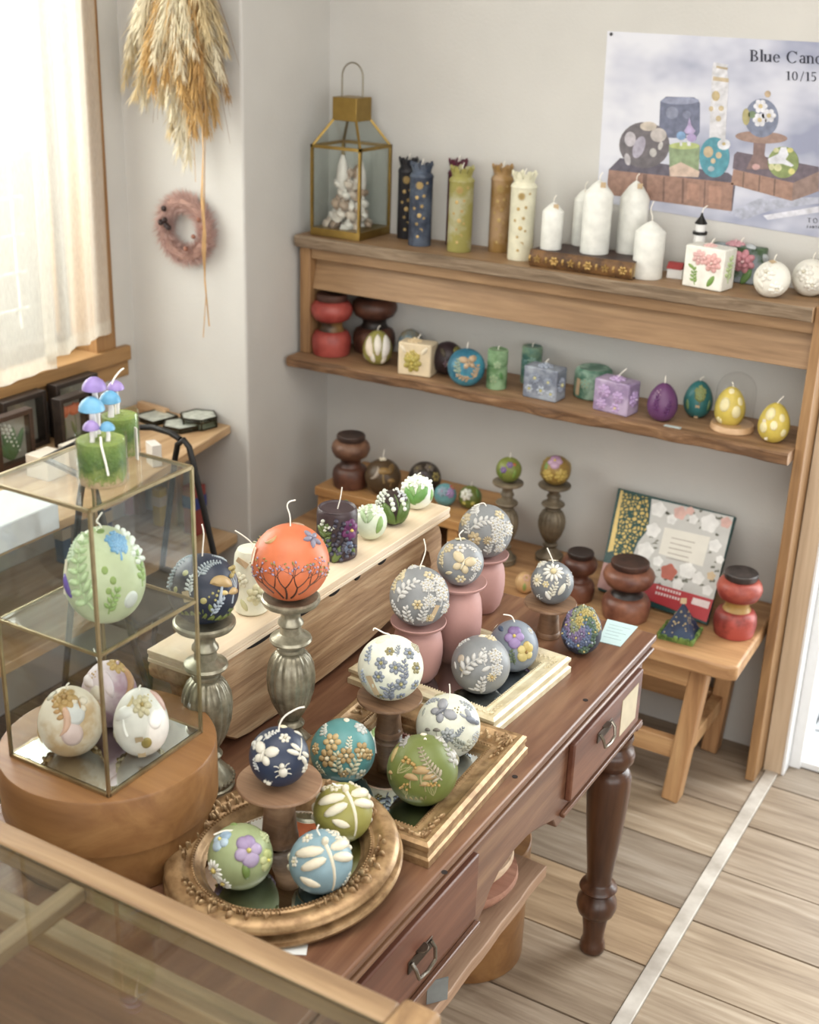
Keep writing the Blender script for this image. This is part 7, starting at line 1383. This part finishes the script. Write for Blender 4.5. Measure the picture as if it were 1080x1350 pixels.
# ------------------------------------------------------------------ console below the window
ZK = .71
cs = thing('console_table', 'light wood wall console with lower shelf below the window', 'console', (-2.15, 1.8, 0))
KP = [(XW + .002, 1.0), (-1.93, 1.0), (-1.93, 2.05), (-2.035, YA - .003), (XW + .002, YA - .003)]
W_KY = wood('#a37c4e', '#bf9a6c', '#d2b186', 'y', 1, .5, .5)
b = MB(); b.prism(KP, lambda u, v, w: Vector((u, v, w)), ZK - .022, ZK); b.build('console_top', W_KY, cs, bevel=.002)
b = MB(); b.prism([(XW + .002, 1.0), (-1.99, 1.0), (-1.99, 2.3), (-2.02, YA - .003), (XW + .002, YA - .003)], lambda u, v, w: Vector((u, v, w)), .375, .40); b.build('lower_shelf', W_KY, cs, bevel=.002)
for x, y in ((-2.34, 1.02), (-2.02, 1.02), (-2.34, 2.54), (-2.2, 2.54)):
    b = MB(); b.box(x - .015, x + .015, y - .015, y + .015, .001, .3748); b.box(x - .015, x + .015, y - .015, y + .015, .4003, ZK - .0222); b.build('leg', W_BENCHZ, cs)
BRF = wood('#2a1a12', '#402a1c', '#5a3d2a', 'y', 1, .45); DKF = wood('#1f1814', '#2e231d', '#3f322a', 'y', 1, .45)
def boxframe(label, yl, yr, xf, xb, zt, mat, art, grp='pressed flower box frames'):
    t = thing('framed_picture', label, 'framed picture', ((xf + xb) / 2, (yl + yr) / 2, ZK), grp); z0 = ZK + .0005; e = .012
    b = MB(); b.box(xb, xf, yl, yl + e, z0, zt); b.box(xb, xf, yr - e, yr, z0, zt); b.box(xb, xf, yl + e, yr - e, zt - e, zt); b.box(xb, xf, yl + e, yr - e, z0, z0 + e); b.build('frame_sides', mat, t, bevel=.001)
    b = MB(); b.box(xb + .001, xb + .006, yl + e, yr - e, z0 + e, zt - e); b.build('mat_board', plain('#8f8a80', .7, 0, .1, 20), t)
    b = MB(); b.box(xf - .004, xf - .002, yl + e, yr - e, z0 + e, zt - e); b.build('frame_glass', GLASS, t)
    M = lambda u, v, h: Vector((xb + .0065 + h, (yl + yr) / 2 + u, (z0 + zt) / 2 + v)); art(t, M)
def tulips(t, M):
    for u in (-.018, .018):
        Mu = lambda a, c_, h, u=u: M(u + a, c_, h); b = MB(); 
        for k_ in (-.5, 0, .5): blade(b, Mu, 0, .005, PI / 2 + k_, .034, .022, .004, .3)
        b.build('orange_tulip', wax('#c9623a'), t); b = MB(); stroke(b, Mu, curve((0, .01), (.002, -.05), .05), .0012); blade(b, Mu, .002, -.05, PI / 2 + .3, .045, .01, .002, .4); b.build('stem_and_leaf', wax('#6f7a4a'), t)
def lilyart(t, M):
    b = MB()
    for a in (.1, .5, -.3, .9): blade(b, M, 0, -.055, PI / 2 + a - .2, .085, .022, .003, .4)
    b.build('green_leaves', wax('#4a6a3f'), t); b = MB()
    for k_ in range(3):
        for i in range(7): dot(b, M, -.04 + .018 * k_ + .004 * i, .045 - .011 * i - .016 * k_ + .02, .0042, .004, 7)
    b.build('white_bells', wax('#cfcdc4'), t)
def plainart(t, M):
    b = MB(); blade(b, M, 0, -.03, PI / 2, .08, .03, .002, .4); b.build('pressed_leaf', wax('#9a9484'), t)
boxframe('dark box frame with two orange tulips standing below the window', 2.185, 2.285, -2.25, -2.28, .838, DKF, tulips)
boxframe('dark box frame leaning behind the orange tulip frame', 2.235, 2.382, -2.31, -2.345, .852, DKF, plainart)
boxframe('brown box frame with white lily of the valley below the window', 1.98, 2.095, -2.25, -2.275, .842, BRF, lilyart)
boxframe('dark box frame leaning behind the lily of the valley frame', 2.06, 2.2, -2.31, -2.345, .85, DKF, plainart)
for (px, py), s, h, lab in (((62, 597), .07, .055, 'small white paper box in front of the box frames'), ((100, 585), .06, .05, 'small cream paper box beside the orange tulip frame')):
    p = at(px, py, z=ZK + h); b = MB(); b.box(p.x - s / 2, p.x + s / 2, p.y - s / 2, p.y + s / 2, ZK + .0005, ZK + h); tag(b.build('paper_box', plain('#d8cfbf', .7, 0, .04), bevel=.002), lab, 'box')
p = at(40, 668, z=ZK + .06); b = MB(); b.box(p.x - .12, p.x + .03, p.y - .3, p.y + .05, ZK + .0005, ZK + .06); tag(b.build('storage_box', plain('#d3d6da', .6, 0, .03), bevel=.003), 'wide white storage box on the console seen through the glass case', 'box')
p = at(190, 606, z=ZK); b = MB(); b.box(-.022, .022, -.012, .012, .0005, .055, rz(-.5, (-2.0, 2.235, ZK))); tag(b.build('paper_box', plain('#d6d2ca', .6, 0, .03), bevel=.001), 'small white upright box at the front edge of the console', 'box')
# hexagonal and square glass jewellery boxes with dark came edges
def gbox(label, px, py, rx, n, h, rot):
    c = at(px, py, z=ZK + h); c.y = min(c.y, YA - rx - .004); t = thing('glass_box', label, 'glass box', (c.x, c.y, ZK), 'glass trinket boxes')
    V = [Vector((c.x + rx * math.cos(rot + 2 * PI * i / n), c.y + rx * math.sin(rot + 2 * PI * i / n), 0)) for i in range(n)]
    Z = lambda z: Vector((0, 0, z)); b = MB(); w_ = .003
    for i in range(n):
        a, d = V[i], V[(i + 1) % n]
        for z in (ZK + .003, ZK + h * .72, ZK + h): b.bar(a + Z(z), d + Z(z), w_, w_)
        b.bar(a + Z(ZK + .003), a + Z(ZK + h), w_, w_)
    b.build('metal_edging', plain('#3a3424', .4, .7, .2), t)
    b = MB(); b.add([v + Z(ZK + h - .001) for v in V] + [v + Z(ZK + h - .0005) for v in V], [tuple(range(n - 1, -1, -1)), tuple(range(n, 2 * n))] + [(i, (i + 1) % n, n + (i + 1) % n, n + i) for i in range(n)]); b.build('glass_lid', plain('#b9beb2', .12, 0, .25, 60, .2), t)
    b = MB(); m_ = .95; cc = Vector((c.x, c.y, 0)); b.add([cc + (v - cc) * m_ + Z(ZK + .002) for v in V] + [cc + (v - cc) * m_ + Z(ZK + h * .7) for v in V], [(i, (i + 1) % n, n + (i + 1) % n, n + i) for i in range(n)]); b.build('glass_walls', glassy('#dfe8d8', .15), t)
    b = MB(); b.add([cc + (v - cc) * .93 + Z(ZK + .0015) for v in V] + [cc + (v - cc) * .93 + Z(ZK + .003) for v in V], [tuple(range(n - 1, -1, -1)), tuple(range(n, 2 * n))] + [(i, (i + 1) % n, n + (i + 1) % n, n + i) for i in range(n)]); b.build('mirror_floor', plain('#c3c6ba', .2, .2, .15, 90), t)
gbox('hexagonal glass trinket box at the right end of the console', 272, 543, .05, 6, .03, .3)
gbox('flat hexagonal glass trinket box near the front edge of the console', 239, 558, .05, 6, .014, .1)
gbox('square glass trinket box between the frames and the hexagonal boxes', 205, 548, .058, 4, .012, .6)
p = at(202, 534, z=ZK + .02); b = MB(); b.box(-.055, .055, -.009, .009, .0005, .02, rz(-.12, (p.x, min(p.y, YA - .02), ZK))); tag(b.build('wooden_strip', W_PALE, bevel=.001), 'pale wooden strip lying against the alcove wall on the console', 'strip')
# things on the lower shelf, glimpsed through the case
for (px, py), (sx, sy, h), col, lab in (((212, 692), (.03, .03, .11), '#c3a52a', 'yellow packet on the lower shelf of the console'), ((214, 655), (.05, .03, .15), '#b0453a', 'red packet behind the yellow one on the lower shelf'), ((262, 700), (.045, .045, .14), '#8f3a34', 'red and blue packet at the right end of the lower shelf'), ((140, 720), (.03, .03, .13), '#2f4f8a', 'blue packet on the lower shelf behind the green egg'), ((85, 740), (.03, .03, .12), '#35608f', 'light blue packet on the lower shelf left of the green egg')):
    p = at(px, py, z=.40); p.x = min(p.x, -2.03); p.y = min(p.y, YA - .06); t = thing('packet', lab, 'packet', (p.x, p.y, .4), 'packets on the console shelf')
    b = MB(); b.box(p.x - sx / 2, p.x + sx / 2, p.y - sy / 2, p.y + sy / 2, .4005, .4 + h); b.build('packet_body', plain(col, .5, 0, .1), t, bevel=.003)
    b = MB(); b.box(p.x - sx / 2 - .0006, p.x + sx / 2 + .0006, p.y - sy / 2 - .0006, p.y + sy / 2 + .0006, .4 + h * .55, .4 + h * .8); b.build('printed_band', plain('#2c3f86' if 'red and blue' in lab else '#cfc4b0', .5, 0, .1), t)
# black tubular chair beside the console
ch = thing('metal_chair', 'black tubular metal chair standing at the right end of the console', 'chair', (-1.72, 2.2, 0)); yc = 2.10
LEGP = [(-1.955, .002), (-1.905, .33), (-1.87, .52), (-1.84, .68), (-1.818, .80), (-1.808, .838), (-1.79, .852), (-1.775, .838), (-1.765, .80), (-1.735, .68), (-1.69, .50), (-1.60, .23), (-1.53, .002)]
for y in (yc, yc - .3):
    b = MB(); b.tube([(x, y, z) for x, z in LEGP], .0072, 10); b.build('leg_frame', BLACK, ch, smooth=60)
b = MB(); b.tube([(-1.80, yc, .852), (-1.83, yc, .862), (-1.88, yc, .864), (-1.93, yc - .02, .86), (-1.95, yc - .15, .86), (-1.93, yc - .28, .86), (-1.83, yc - .3, .858), (-1.80, yc - .3, .852)], .0072, 10); b.build('back_rail', BLACK, ch, smooth=60)
b = MB(); b.box(-1.85, -1.70, yc - .29, yc - .01, .52, .535); b.build('seat', BLACK, ch, bevel=.006)
for o in list(bpy.data.objects):
    if '_o' in o: del o['_o']
